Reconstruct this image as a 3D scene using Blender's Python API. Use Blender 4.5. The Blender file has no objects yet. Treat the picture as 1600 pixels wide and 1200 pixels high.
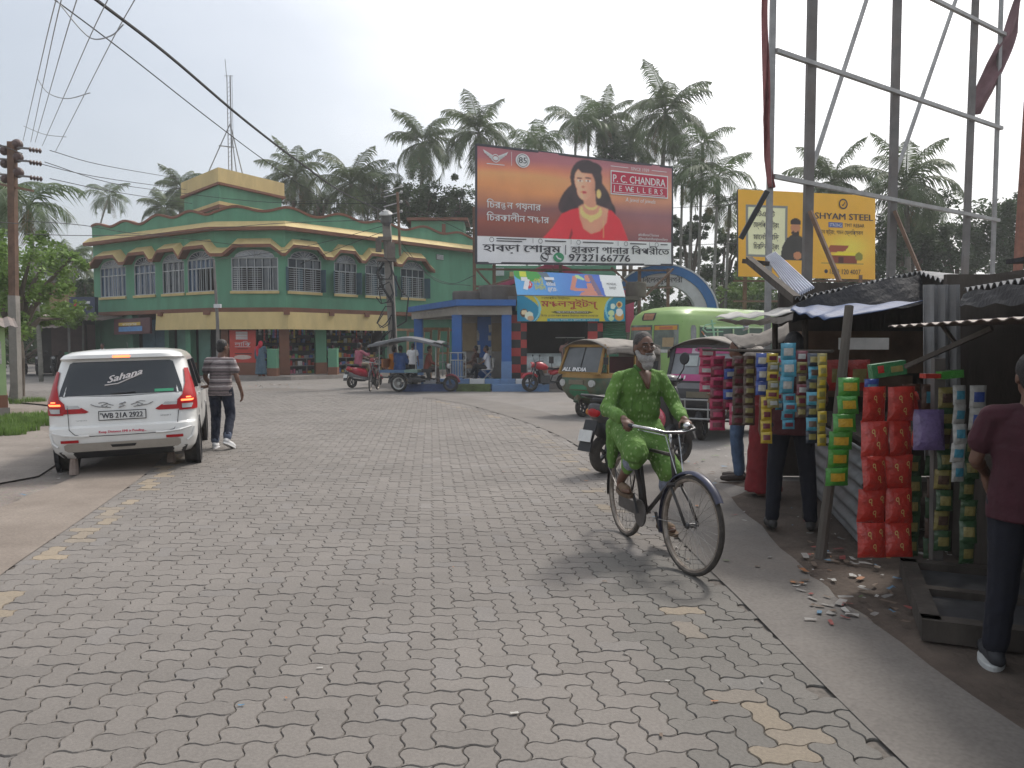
import bpy, bmesh, math, random
import numpy as np
from mathutils import Vector, Matrix, noise as mnoise
from mathutils.geometry import tessellate_polygon
R = math.radians
rnd = random.Random(7)
S = bpy.context.scene
COL = S.collection

# ------------------------------------------------------------------ camera, sky, sun, exposure
CAM_H, FPX, PITCH = 1.65, 1200.0, math.atan(63 / 1200)
cam = bpy.data.cameras.new('camera')
cam.sensor_width = 36; cam.lens = 27.0; cam.clip_start = 0.05; cam.clip_end = 3000
co = bpy.data.objects.new('camera', cam); COL.objects.link(co)
co.location = (0, 0, CAM_H); co.rotation_euler = (R(90) - PITCH, 0, 0)
S.camera = co
S.view_settings.view_transform = 'Standard'; S.view_settings.look = 'None'
S.view_settings.exposure = 0.30; S.view_settings.gamma = 1; S.view_settings.use_curve_mapping = False
SUN_EL, SUN_AZ = 52, 38          # azimuth clockwise from +Y
sund = Vector((math.sin(R(SUN_AZ)) * math.cos(R(SUN_EL)), math.cos(R(SUN_AZ)) * math.cos(R(SUN_EL)), math.sin(R(SUN_EL))))
W = bpy.data.worlds.new('World'); S.world = W; W.use_nodes = True
nt = W.node_tree; nt.nodes.clear()
def wn(t, **k):
    n = nt.nodes.new(t)
    for a, b in k.items(): setattr(n, a, b)
    return n
sky = wn('ShaderNodeTexSky', sky_type='NISHITA', sun_disc=False, sun_elevation=R(SUN_EL), sun_rotation=R(SUN_AZ), dust_density=6.0, air_density=1.0)
b1 = wn('ShaderNodeBackground'); b1.inputs[1].default_value = 0.05
nt.links.new(sky.outputs[0], b1.inputs[0])
# thin bright overcast: a cloud layer that glows towards the sun
tc = wn('ShaderNodeTexCoord')
dot = wn('ShaderNodeVectorMath', operation='DOT_PRODUCT'); dot.inputs[1].default_value = sund
nrm = wn('ShaderNodeVectorMath', operation='NORMALIZE')
nt.links.new(tc.outputs['Generated'], nrm.inputs[0]); nt.links.new(nrm.outputs[0], dot.inputs[0])
half = wn('ShaderNodeMath', operation='MULTIPLY_ADD'); half.inputs[1].default_value = .5; half.inputs[2].default_value = .5
ramp = wn('ShaderNodeValToRGB'); e = ramp.color_ramp.elements
e[0].position = 0.0; e[0].color = (.8, .8, .8, 1)
e[1].position = 1.0; e[1].color = (1.5, 1.5, 1.48, 1)
for p, c in ((.34, (.80, .81, .82, 1)), (.50, (.60, .64, .68, 1)), (.60, (.42, .46, .505, 1)), (.71, (.45, .49, .535, 1)), (.80, (.60, .635, .675, 1)), (.875, (.95, .96, .97, 1)), (.93, (1.3, 1.3, 1.3, 1))):
    q = e.new(p); q.color = c
nz = wn('ShaderNodeTexNoise'); nz.inputs['Scale'].default_value = 2.2; nz.inputs['Detail'].default_value = 5
mul = wn('ShaderNodeVectorMath', operation='MULTIPLY'); mul.inputs[1].default_value = (1, 1, 2.6)
nt.links.new(nrm.outputs[0], mul.inputs[0]); nt.links.new(mul.outputs[0], nz.inputs['Vector'])
ma = wn('ShaderNodeMath', operation='MULTIPLY_ADD'); ma.inputs[1].default_value = .34; ma.inputs[2].default_value = -.17
nt.links.new(nz.outputs[0], ma.inputs[0])
ad = wn('ShaderNodeMath', operation='ADD'); nt.links.new(dot.outputs['Value'], ad.inputs[0]); nt.links.new(ma.outputs[0], ad.inputs[1])
nt.links.new(ad.outputs[0], half.inputs[0]); nt.links.new(half.outputs[0], ramp.inputs[0])
b2 = wn('ShaderNodeBackground'); b2.inputs[1].default_value = 0.80
nt.links.new(ramp.outputs[0], b2.inputs[0])
adds = wn('ShaderNodeAddShader'); wo = wn('ShaderNodeOutputWorld')
nt.links.new(b1.outputs[0], adds.inputs[0]); nt.links.new(b2.outputs[0], adds.inputs[1]); nt.links.new(adds.outputs[0], wo.inputs[0])
sl = bpy.data.lights.new('sun', 'SUN'); sl.energy = 2.2; sl.angle = R(9); sl.color = (1, .955, .89)
so = bpy.data.objects.new('sun', sl); COL.objects.link(so)
so.rotation_euler = (-sund).to_track_quat('-Z', 'Y').to_euler()

# ------------------------------------------------------------------ pixel (1600x1200 photo) <-> world
def ray(px, py):
    u, v = (px - 800) / FPX, (600 - py) / FPX
    c, s = math.cos(PITCH), math.sin(PITCH)
    return Vector((u, c + v * s, -s + v * c))
def G(px, py, z=0.0):
    d = ray(px, py); t = (z - CAM_H) / d.z
    return Vector((0, 0, CAM_H)) + d * t
def P(px, py, Y):
    d = ray(px, py); t = Y / d.y
    return Vector((0, 0, CAM_H)) + d * t

# ------------------------------------------------------------------ materials
MATS = {}
def M(name, col, rough=.7, var=.14, scale=6, bump=0, metal=0, spec=.4, dirt=0, dirtcol=(.09, .075, .06), trans=0, alpha=1, emit=0, coat=0, bscale=None, stretch=(1, 1, 1)):
    if name in MATS: return MATS[name]
    m = bpy.data.materials.new(name); m.use_nodes = True; t = m.node_tree; L = t.links
    b = t.nodes['Principled BSDF']
    tcn = t.nodes.new('ShaderNodeTexCoord'); mp = t.nodes.new('ShaderNodeMapping'); mp.inputs['Scale'].default_value = stretch
    L.new(tcn.outputs['Object'], mp.inputs[0])
    n = t.nodes.new('ShaderNodeTexNoise'); n.inputs['Scale'].default_value = scale; n.inputs['Detail'].default_value = 6; n.inputs['Roughness'].default_value = .62
    L.new(mp.outputs[0], n.inputs['Vector'])
    r = t.nodes.new('ShaderNodeValToRGB'); el = r.color_ramp.elements
    lo, hi = [max(0, c * (1 - var)) for c in col], [min(1, c * (1 + var)) for c in col]
    el[0].position = .3; el[0].color = (*lo, 1); el[1].position = .7; el[1].color = (*hi, 1)
    L.new(n.outputs[0], r.inputs[0]); out = r.outputs[0]
    if dirt:
        n2 = t.nodes.new('ShaderNodeTexNoise'); n2.inputs['Scale'].default_value = scale * .37; n2.inputs['Detail'].default_value = 8; n2.inputs['Roughness'].default_value = .7
        L.new(mp.outputs[0], n2.inputs['Vector'])
        r2 = t.nodes.new('ShaderNodeValToRGB'); r2.color_ramp.elements[0].position = .45; r2.color_ramp.elements[1].position = .75
        r2.color_ramp.elements[1].color = (dirt, dirt, dirt, 1); L.new(n2.outputs[0], r2.inputs[0])
        mx = t.nodes.new('ShaderNodeMix'); mx.data_type = 'RGBA'
        L.new(r2.outputs[0], mx.inputs[0]); L.new(out, mx.inputs[6]); mx.inputs[7].default_value = (*dirtcol, 1); out = mx.outputs[2]
    L.new(out, b.inputs['Base Color'])
    b.inputs['Roughness'].default_value = rough; b.inputs['Metallic'].default_value = metal
    b.inputs['Specular IOR Level'].default_value = spec
    if coat: b.inputs['Coat Weight'].default_value = coat; b.inputs['Coat Roughness'].default_value = .08
    if trans: b.inputs['Transmission Weight'].default_value = trans
    if alpha < 1: b.inputs['Alpha'].default_value = alpha
    if emit: b.inputs['Emission Color'].default_value = (*col, 1); b.inputs['Emission Strength'].default_value = emit
    if bump:
        n3 = t.nodes.new('ShaderNodeTexNoise'); n3.inputs['Scale'].default_value = bscale or scale * 4; n3.inputs['Detail'].default_value = 5
        L.new(mp.outputs[0], n3.inputs['Vector'])
        bp = t.nodes.new('ShaderNodeBump'); bp.inputs['Strength'].default_value = bump; bp.inputs['Distance'].default_value = .02
        L.new(n3.outputs[0], bp.inputs['Height']); L.new(bp.outputs[0], b.inputs['Normal'])
    MATS[name] = m
    return m
def leafmat(name, col, var=.45, scale=.8):
    """foliage: reflects and lets some light through, varies from clump to clump"""
    if name in MATS: return MATS[name]
    m = M(name, col, rough=.55, var=var, scale=scale, spec=.3); t = m.node_tree
    b = t.nodes['Principled BSDF']; o = t.nodes['Material Output']
    tr = t.nodes.new('ShaderNodeBsdfTranslucent'); mx = t.nodes.new('ShaderNodeMixShader'); mx.inputs[0].default_value = .3
    src = b.inputs['Base Color'].links[0].from_socket
    t.links.new(src, tr.inputs[0]); t.links.new(b.outputs[0], mx.inputs[1]); t.links.new(tr.outputs[0], mx.inputs[2]); t.links.new(mx.outputs[0], o.inputs[0])
    return m

# ------------------------------------------------------------------ mesh builder
def frame(d):
    d = Vector(d).normalized()
    a = Vector((0, 0, 1)) if abs(d.z) < .95 else Vector((1, 0, 0))
    x = a.cross(d).normalized(); y = d.cross(x)
    return x, y, d
class MB:
    def __init__(s): s.v = []; s.f = []; s.m = []; s.mats = []; s.cur = 0
    def use(s, m):
        if m not in s.mats: s.mats.append(m)
        s.cur = s.mats.index(m); return s
    def add(s, vs, fs):
        o = len(s.v); s.v.extend(tuple(v) for v in vs); s.f.extend(tuple(i + o for i in f) for f in fs); s.m.extend([s.cur] * len(fs)); return s
    def box(s, c, size, rot=None, top=None):
        hx, hy, hz = [k / 2 for k in size]
        tx, ty = top if top else (1, 1)
        vs = [Vector(p) for p in ((-hx, -hy, -hz), (hx, -hy, -hz), (hx, hy, -hz), (-hx, hy, -hz), (-hx * tx, -hy * ty, hz), (hx * tx, -hy * ty, hz), (hx * tx, hy * ty, hz), (-hx * tx, hy * ty, hz))]
        if rot is not None:
            m = rot if isinstance(rot, Matrix) else Matrix.Rotation(rot, 3, 'Z')
            vs = [m @ v for v in vs]
        c = Vector(c)
        return s.add([v + c for v in vs], [(0, 3, 2, 1), (4, 5, 6, 7), (0, 1, 5, 4), (1, 2, 6, 5), (2, 3, 7, 6), (3, 0, 4, 7)])
    def cyl(s, p0, p1, r0, r1=None, n=10, caps=True):
        r1 = r0 if r1 is None else r1; p0, p1 = Vector(p0), Vector(p1)
        x, y, d = frame(p1 - p0); vs = []
        for p, r in ((p0, r0), (p1, r1)):
            for i in range(n):
                a = 2 * math.pi * i / n; vs.append(p + x * math.cos(a) * r + y * math.sin(a) * r)
        fs = [(i, (i + 1) % n, n + (i + 1) % n, n + i) for i in range(n)]
        if caps: fs += [tuple(range(n - 1, -1, -1)), tuple(range(n, 2 * n))]
        return s.add(vs, fs)
    def bar(s, p0, p1, w, h=None, up=(0, 0, 1)):
        """square section bar"""
        h = w if h is None else h; p0, p1 = Vector(p0), Vector(p1); d = (p1 - p0).normalized(); up = Vector(up)
        if abs(d.dot(up)) > .95: up = Vector((0, 1, 0))
        x = d.cross(up).normalized() * w / 2; y = x.cross(d).normalized() * h / 2
        vs = [p + a * x + b * y for p in (p0, p1) for a, b in ((-1, -1), (1, -1), (1, 1), (-1, 1))]
        return s.add(vs, [(3, 2, 1, 0), (4, 5, 6, 7), (0, 1, 5, 4), (1, 2, 6, 5), (2, 3, 7, 6), (3, 0, 4, 7)])
    def tube(s, pts, r, n=8, caps=True):
        pts = [Vector(p) for p in pts]; rs = r if isinstance(r, (list, tuple)) else [r] * len(pts)
        vs = []; x = None
        for i, p in enumerate(pts):
            d = (pts[min(i + 1, len(pts) - 1)] - pts[max(i - 1, 0)]).normalized()
            if x is None: x = frame(d)[0]
            x = (x - d * x.dot(d)).normalized(); y = d.cross(x)
            for k in range(n):
                a = 2 * math.pi * k / n; vs.append(p + (x * math.cos(a) + y * math.sin(a)) * rs[i])
        fs = []
        for i in range(len(pts) - 1):
            for k in range(n): fs.append((i * n + k, i * n + (k + 1) % n, (i + 1) * n + (k + 1) % n, (i + 1) * n + k))
        if caps: fs += [tuple(range(n - 1, -1, -1)), tuple(range((len(pts) - 1) * n, len(pts) * n))]
        return s.add(vs, fs)
    def ell(s, c, r, rot=None, nu=14, nv=9):
        c = Vector(c); r = (r, r, r) if not hasattr(r, '__len__') else r
        vs = [Vector((0, 0, -r[2]))]
        for j in range(1, nv):
            b = -math.pi / 2 + math.pi * j / nv
            for i in range(nu):
                a = 2 * math.pi * i / nu; vs.append(Vector((r[0] * math.cos(b) * math.cos(a), r[1] * math.cos(b) * math.sin(a), r[2] * math.sin(b))))
        vs.append(Vector((0, 0, r[2]))); fs = []
        for i in range(nu):
            fs.append((0, 1 + (i + 1) % nu, 1 + i))
            for j in range(nv - 2): a = 1 + j * nu; fs.append((a + i, a + (i + 1) % nu, a + nu + (i + 1) % nu, a + nu + i))
            a = 1 + (nv - 2) * nu; fs.append((a + i, a + (i + 1) % nu, len(vs) - 1))
        if rot is not None:
            m = rot if isinstance(rot, Matrix) else Matrix.Rotation(rot, 3, 'Z'); vs = [m @ v for v in vs]
        return s.add([v + c for v in vs], fs)
    def cap(s, p0, p1, r0, r1=None, n=10):
        r1 = r0 if r1 is None else r1
        s.cyl(p0, p1, r0, r1, n, False) if (Vector(p1) - Vector(p0)).length > 1e-5 else None
        s.ell(p0, r0, nu=n, nv=6); s.ell(p1, r1, nu=n, nv=6); return s
    def loft(s, rings, caps=True, closed=True):
        n = len(rings[0]); vs = [v for r in rings for v in r]; fs = []
        for i in range(len(rings) - 1):
            for k in range(n if closed else n - 1): fs.append((i * n + k, i * n + (k + 1) % n, (i + 1) * n + (k + 1) % n, (i + 1) * n + k))
        if caps and closed: fs += [tuple(range(n - 1, -1, -1)), tuple(range((len(rings) - 1) * n, len(rings) * n))]
        return s.add(vs, fs)
    def lathe(s, prof, c=(0, 0, 0), axis=(0, 0, 1), n=20, closed=False):
        """profile of (radius, height along axis)"""
        x, y, d = frame(axis); c = Vector(c)
        rings = [[c + d * h + (x * math.cos(2 * math.pi * k / n) + y * math.sin(2 * math.pi * k / n)) * max(r, 1e-4) for k in range(n)] for r, h in prof]
        if closed: rings.append(rings[0])
        return s.loft(rings, caps=not closed)
    def prism(s, poly, thick, mat4):
        """2-D polygon (x,y) extruded along local z by thick, placed by a 4x4 matrix"""
        n = len(poly); vs = [mat4 @ Vector((x, y, 0)) for x, y in poly] + [mat4 @ Vector((x, y, thick)) for x, y in poly]
        tri = tessellate_polygon([[Vector((x, y, 0)) for x, y in poly]])
        area = sum(poly[i][0] * poly[(i + 1) % n][1] - poly[(i + 1) % n][0] * poly[i][1] for i in range(n))
        fs = []
        for t in tri:
            a, b, c = t
            A = (poly[b][0] - poly[a][0]) * (poly[c][1] - poly[a][1]) - (poly[c][0] - poly[a][0]) * (poly[b][1] - poly[a][1])
            t = (a, b, c) if A > 0 else (a, c, b)
            fs.append((t[0], t[2], t[1])); fs.append(tuple(i + n for i in t))
        for i in range(n):
            j = (i + 1) % n
            fs.append((i, j, n + j, n + i) if area > 0 else (j, i, n + i, n + j))
        return s.add(vs, fs)
    def quad(s, a, b, c, d): return s.add([a, b, c, d], [(0, 1, 2, 3)])
    def grid(s, fn, nu, nv):
        vs = [fn(i / nu, j / nv) for j in range(nv + 1) for i in range(nu + 1)]
        return s.add(vs, [(j * (nu + 1) + i, j * (nu + 1) + i + 1, (j + 1) * (nu + 1) + i + 1, (j + 1) * (nu + 1) + i) for j in range(nv) for i in range(nu)])
    def sheet(s, fn, nu, nv, th=.004):
        """a thin sheet with real thickness: fn gives points, offset along its normal"""
        pts = [[Vector(fn(i / nu, j / nv)) for i in range(nu + 1)] for j in range(nv + 1)]
        off = []
        for j in range(nv + 1):
            row = []
            for i in range(nu + 1):
                du = pts[j][min(i + 1, nu)] - pts[j][max(i - 1, 0)]; dv = pts[min(j + 1, nv)][i] - pts[max(j - 1, 0)][i]
                k = du.cross(dv); row.append(pts[j][i] + (k.normalized() * th if k.length > 1e-9 else Vector((0, 0, th))))
            off.append(row)
        w = nu + 1; N = w * (nv + 1); vs = [p for r in off for p in r] + [p for r in pts for p in r]; fs = []
        for j in range(nv):
            for i in range(nu):
                a = j * w + i; q = (a, a + 1, a + w + 1, a + w); fs.append(q); fs.append(tuple(N + k for k in reversed(q)))
        edge = [(j * w, (j + 1) * w) for j in range(nv)] + [((j + 1) * w + nu, j * w + nu) for j in range(nv)] + [(i + 1, i) for i in range(nu)] + [(nv * w + i, nv * w + i + 1) for i in range(nu)]
        for a, b in edge: fs.append((a, b, N + b, N + a))
        return s.add(vs, fs)
    def build(s, name, mat=None, parent=None, smooth=False, auto=None):
        me = bpy.data.meshes.new(name); me.from_pydata(s.v, [], s.f)
        for m in (s.mats or [mat]): me.materials.append(m)
        if s.mats: me.polygons.foreach_set('material_index', s.m)
        if smooth: me.polygons.foreach_set('use_smooth', [True] * len(s.f))
        if auto is not None:
            me.polygons.foreach_set('use_smooth', [True] * len(s.f)); me.set_sharp_from_angle(angle=R(auto))
        me.update()
        o = bpy.data.objects.new(name, me); COL.objects.link(o)
        if parent is not None: o.parent = parent
        return o
def tag(o, label=None, cat=None, group=None, kind=None):
    for k, v in (('label', label), ('category', cat), ('group', group), ('kind', kind)):
        if v: o[k] = v
    return o
def thing(name, label, cat, loc=(0, 0, 0), rz=0.0, group=None):
    o = bpy.data.objects.new(name, None); COL.objects.link(o); o.empty_display_size = .2
    o.location = loc; o.rotation_euler = (0, 0, rz)
    return tag(o, label, cat, group)
def heading(fx, fy): return math.atan2(-fx, fy)
def dup(o, parent=None):
    c = o.copy(); COL.objects.link(c)
    if parent is not None: c.parent = parent
    for ch in o.children: dup(ch, c)
    return c
def lerp(a, b, t): return a + (b - a) * t
def pl(pts, t):
    """piecewise linear"""
    for (a, x), (b, y) in zip(pts, pts[1:]):
        if t <= b: return lerp(x, y, 0 if b == a else max(0, (t - a) / (b - a)))
    return pts[-1][1]

# ------------------------------------------------------------------ text
_tc = {}
def textgeo(s, res=2):
    if s in _tc: return _tc[s]
    c = bpy.data.curves.new('t', 'FONT'); c.body = s; c.size = 1; c.resolution_u = res
    o = bpy.data.objects.new('t', c); COL.objects.link(o)
    dg = bpy.context.evaluated_depsgraph_get(); me = bpy.data.meshes.new_from_object(o.evaluated_get(dg))
    vs = [tuple(v.co) for v in me.vertices]; fs = [tuple(p.vertices) for p in me.polygons]
    bpy.data.objects.remove(o); bpy.data.meshes.remove(me); bpy.data.curves.remove(c)
    _tc[s] = (vs, fs); return vs, fs
class Board:
    """a flat sign: bilinear face from four corners (bl, br, tr, tl), shapes laid on it in thin raised layers; x,y in 0..1"""
    def __init__(s, bl, br, tr, tl):
        s.c = [Vector(k) for k in (bl, br, tr, tl)]; s.n = (s.c[1] - s.c[0]).cross(s.c[3] - s.c[0]).normalized()
        s.asp = ((s.c[1] - s.c[0]).length + (s.c[2] - s.c[3]).length) / ((s.c[3] - s.c[0]).length + (s.c[2] - s.c[1]).length)
    def at(s, u, v, h=0):
        a, b, c, d = s.c
        return (a * (1 - u) + b * u) * (1 - v) + (d * (1 - u) + c * u) * v + s.n * h
    def slab(s, mb, th=.05):
        vs = [s.at(0, 0), s.at(1, 0), s.at(1, 1), s.at(0, 1)]; vs += [v - s.n * th for v in vs]
        mb.add(vs, [(0, 1, 2, 3), (7, 6, 5, 4), (4, 5, 1, 0), (5, 6, 2, 1), (6, 7, 3, 2), (7, 4, 0, 3)])
    def poly(s, mb, pts, layer=1):
        h = .004 * layer
        tri = tessellate_polygon([[Vector((x, y, 0)) for x, y in pts]]); fs = []
        for a, b, c in tri:
            A = (pts[b][0] - pts[a][0]) * (pts[c][1] - pts[a][1]) - (pts[c][0] - pts[a][0]) * (pts[b][1] - pts[a][1])
            fs.append((a, b, c) if A > 0 else (a, c, b))
        mb.add([s.at(x, y, h) for x, y in pts], fs)
    def rect(s, mb, x0, y0, x1, y1, layer=1): s.poly(mb, [(x0, y0), (x1, y0), (x1, y1), (x0, y1)], layer)
    def ellp(s, mb, cx, cy, rx, ry, layer=1, n=24, a0=0, a1=360):
        s.poly(mb, [(cx + rx * math.cos(R(a0 + (a1 - a0) * i / n)), cy + ry * math.sin(R(a0 + (a1 - a0) * i / n))) for i in range(n if a1 - a0 == 360 else n + 1)], layer)
    def ring(s, mb, cx, cy, r, w, layer=1, n=28):
        o = [(cx + r / s.asp * math.cos(2 * math.pi * i / n), cy + r * math.sin(2 * math.pi * i / n)) for i in range(n)]
        q = [(cx + (r - w) / s.asp * math.cos(2 * math.pi * i / n), cy + (r - w) * math.sin(2 * math.pi * i / n)) for i in range(n)]
        for i in range(n): j = (i + 1) % n; s.poly(mb, [o[i], o[j], q[j], q[i]], layer)
    def line(s, mb, pts, w, layer=1):
        """stroke, w in units of board height"""
        for (x0, y0), (x1, y1) in zip(pts, pts[1:]):
            dx, dy = (x1 - x0) * s.asp, y1 - y0; l = math.hypot(dx, dy) or 1; nx, ny = -dy / l * w / 2 / s.asp, dx / l * w / 2
            s.poly(mb, [(x0 + nx, y0 + ny), (x0 - nx, y0 - ny), (x1 - nx, y1 - ny), (x1 + nx, y1 + ny)], layer)
    def text(s, mb, runs, x, y, hgt, width=None, layer=2, bold=0, slant=0):
        """runs: str or list of (str, scale, dx, dy) for stacked glyphs; hgt = em size in board heights; width = total width in board units"""
        if isinstance(runs, str): runs = [(runs, 1, 0, 0)]
        allv, allf, cx = [], [], 0.0
        for r in runs:
            st, sc, dx, dy = r[:4]; vs, fs = textgeo(st); o = len(allv)
            if not vs: cx += .3; continue
            x0 = min(v[0] for v in vs); x1 = max(v[0] for v in vs)
            adv = r[4] if len(r) > 4 else (x1 - x0) * sc
            allv += [(cx + dx + (v[0] - x0) * sc, v[1] * sc + dy) for v in vs]; allf += [tuple(i + o for i in f) for f in fs]
            cx += adv
        w0 = max(v[0] for v in allv) - min(v[0] for v in allv)
        sx = (width / w0) if width else hgt / s.asp
        for off in ([0] if not bold else [-bold, 0, bold]):
            mb.add([s.at(x + (v[0] + off + slant * v[1]) * sx, y + v[1] * hgt, .004 * layer + .0007 * (off > 0) + .0014 * (off < 0)) for v in allv], allf)
# ------------------------------------------------------------------ ground, road, verge
def poly_in(x, y, poly):
    c = False; n = len(poly); j = n - 1
    for i in range(n):
        xi, yi = poly[i]; xj, yj = poly[j]
        if (yi > y) != (yj > y) and x < (xj - xi) * (y - yi) / (yj - yi) + xi: c = not c
        j = i
    return c
def smoothline(pts, n=6):
    """Catmull-Rom through 2-D points"""
    p = [pts[0]] + list(pts) + [pts[-1]]; out = []
    for i in range(1, len(p) - 2):
        for k in range(n):
            t = k / n; a, b, c, d = p[i - 1], p[i], p[i + 1], p[i + 2]
            out.append(tuple(.5 * ((2 * b[q]) + (-a[q] + c[q]) * t + (2 * a[q] - 5 * b[q] + 4 * c[q] - d[q]) * t * t + (-a[q] + 3 * b[q] - 3 * c[q] + d[q]) * t ** 3) for q in (0, 1)))
    out.append(tuple(pts[-1])); return out
# edges of the block-paved carriageway, in metres
LEFT = smoothline([(-2.6, -6), (-3.0, 0), (-3.45, 4), (-3.85, 5.8), (-4.3, 7.8), (-4.85, 10), (-5.9, 13), (-8.0, 17), (-12.5, 21.5), (-19, 24.6), (-30, 27), (-60, 30)])
RIGHT = smoothline([(2.0, -6), (1.75, 0), (1.56, 3.1), (1.50, 4.9), (1.46, 5.8), (1.40, 8.1), (1.25, 10.8), (.85, 13.8), (-.1, 17.5), (-1.7, 21.8), (-4.4, 25.6), (-9, 29), (-18, 32), (-30, 34), (-60, 37)])
def offset(line, d):
    o = []
    for i, (x, y) in enumerate(line):
        a, b = line[max(i - 1, 0)], line[min(i + 1, len(line) - 1)]; dx, dy = b[0] - a[0], b[1] - a[1]; l = math.hypot(dx, dy)
        dd = d(i, x, y) if callable(d) else d
        o.append((x + dy / l * dd, y - dx / l * dd))
    return o
def dist_line(x, y, line):
    best = 1e9
    for (x0, y0), (x1, y1) in zip(line, line[1:]):
        dx, dy = x1 - x0, y1 - y0; t = max(0, min(1, ((x - x0) * dx + (y - y0) * dy) / (dx * dx + dy * dy)))
        best = min(best, math.hypot(x - x0 - t * dx, y - y0 - t * dy))
    return best
def node_mat(name):
    m = bpy.data.materials.new(name); m.use_nodes = True
    return m, m.node_tree, m.node_tree.nodes['Principled BSDF']
def nd(t, typ, **k):
    n = t.nodes.new(typ)
    for a, b in k.items():
        if a.startswith('i_'):
            key = a[2:]; n.inputs[int(key) if key.isdigit() else key].default_value = b
        else: setattr(n, a, b)
    return n

# soil everywhere, one sheet to the horizon
def soil_mat():
    m, t, b = node_mat('soil'); L = t.links; tcn = nd(t, 'ShaderNodeTexCoord')
    n = nd(t, 'ShaderNodeTexNoise', i_Scale=.9, i_Detail=9., i_Roughness=.65); L.new(tcn.outputs['Object'], n.inputs['Vector'])
    r = nd(t, 'ShaderNodeValToRGB'); e = r.color_ramp.elements; e[0].position = .3; e[0].color = (.13, .10, .08, 1); e[1].position = .7; e[1].color = (.27, .225, .19, 1)
    q = e.new(.5); q.color = (.19, .155, .128, 1); L.new(n.outputs[0], r.inputs[0])
    n2 = nd(t, 'ShaderNodeTexNoise', i_Scale=28., i_Detail=6.); L.new(tcn.outputs['Object'], n2.inputs['Vector'])
    mx = nd(t, 'ShaderNodeMix', data_type='RGBA', blend_type='MULTIPLY', i_0=.55); L.new(r.outputs[0], mx.inputs[6]); L.new(n2.outputs[1], mx.inputs[7])
    hs = nd(t, 'ShaderNodeHueSaturation', i_Saturation=.75, i_Value=1.35); L.new(mx.outputs[2], hs.inputs['Color'])
    L.new(hs.outputs[0], b.inputs['Base Color']); b.inputs['Roughness'].default_value = .95
    bp = nd(t, 'ShaderNodeBump', i_Strength=.6, i_Distance=.03); L.new(n2.outputs[0], bp.inputs['Height']); L.new(bp.outputs[0], b.inputs['Normal'])
    return m
SOIL = soil_mat()
g = MB(); g.add([(-900, -60, -.035), (900, -60, -.035), (900, 1500, -.035), (-900, 1500, -.035)], [(0, 1, 2, 3)])
tag(g.build('ground', SOIL), kind='structure')

def concrete_mat(name, a, bcol, dirt=.6):
    m, t, b = node_mat(name); L = t.links; tcn = nd(t, 'ShaderNodeTexCoord')
    n = nd(t, 'ShaderNodeTexNoise', i_Scale=1.3, i_Detail=9., i_Roughness=.68); L.new(tcn.outputs['Object'], n.inputs['Vector'])
    r = nd(t, 'ShaderNodeValToRGB'); e = r.color_ramp.elements; e[0].position = .32; e[0].color = (*a, 1); e[1].position = .68; e[1].color = (*bcol, 1); L.new(n.outputs[0], r.inputs[0])
    n2 = nd(t, 'ShaderNodeTexNoise', i_Scale=45., i_Detail=4.); L.new(tcn.outputs['Object'], n2.inputs['Vector'])
    mx = nd(t, 'ShaderNodeMix', data_type='RGBA', blend_type='OVERLAY', i_0=.35); L.new(r.outputs[0], mx.inputs[6]); L.new(n2.outputs[0], mx.inputs[7])
    n3 = nd(t, 'ShaderNodeTexNoise', i_Scale=.55, i_Detail=10., i_Roughness=.75, i_Distortion=.6); L.new(tcn.outputs['Object'], n3.inputs['Vector'])
    r3 = nd(t, 'ShaderNodeValToRGB'); r3.color_ramp.elements[0].position = .5; r3.color_ramp.elements[1].position = .7; r3.color_ramp.elements[1].color = (dirt, dirt, dirt, 1); L.new(n3.outputs[0], r3.inputs[0])
    m2 = nd(t, 'ShaderNodeMix', data_type='RGBA'); L.new(r3.outputs[0], m2.inputs[0]); L.new(mx.outputs[2], m2.inputs[6]); m2.inputs[7].default_value = (.15, .125, .105, 1)
    L.new(m2.outputs[2], b.inputs['Base Color']); b.inputs['Roughness'].default_value = .88
    bp = nd(t, 'ShaderNodeBump', i_Strength=.35, i_Distance=.01); L.new(n2.outputs[0], bp.inputs['Height']); L.new(bp.outputs[0], b.inputs['Normal'])
    return m
ASPH = concrete_mat('worn_asphalt', (.14, .13, .121), (.195, .181, .169))
CONC = concrete_mat('dusty_concrete', (.15, .122, .10), (.22, .185, .155), .5)
CONC2 = concrete_mat('edge_concrete', (.115, .104, .095), (.16, .146, .133), .5)
JOINT = M('joint_sand', (.135, .12, .107), .95, .3, 30)

def strip(name, l1, l2, z, mat, lab=None):
    mb = MB(); n = len(l1)
    vs = [(x, y, z) for x, y in l1] + [(x, y, z) for x, y in l2]
    mb.add(vs, [(i, i + 1, n + i + 1, n + i) for i in range(n - 1)])
    o = mb.build(name, mat); 
    if o.data.polygons[0].normal.z < 0: o.data.flip_normals()
    return tag(o, kind='structure')
# joint bed under the blocks and the plain far carriageway
strip('road_bed', LEFT, RIGHT, -.012, JOINT)
# asphalt square at the junction, right and behind
mb = MB(); far_r = [p for p in RIGHT if p[1] > 7.5]
poly = far_r + [(-60, 60), (30, 60), (30, 12), (9, 10.5), (3.0, 8.6)]
tri = tessellate_polygon([[Vector((x, y, 0)) for x, y in poly]]); mb.add([(x, y, -.02) for x, y in poly], [tuple(t) for t in tri])
o = mb.build('junction_asphalt', ASPH)
bm = bmesh.new(); bm.from_mesh(o.data); bmesh.ops.recalc_face_normals(bm, faces=bm.faces); 
for f in bm.faces:
    if f.normal.z < 0: f.normal_flip()
bm.to_mesh(o.data); bm.free(); tag(o, kind='structure')

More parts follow.
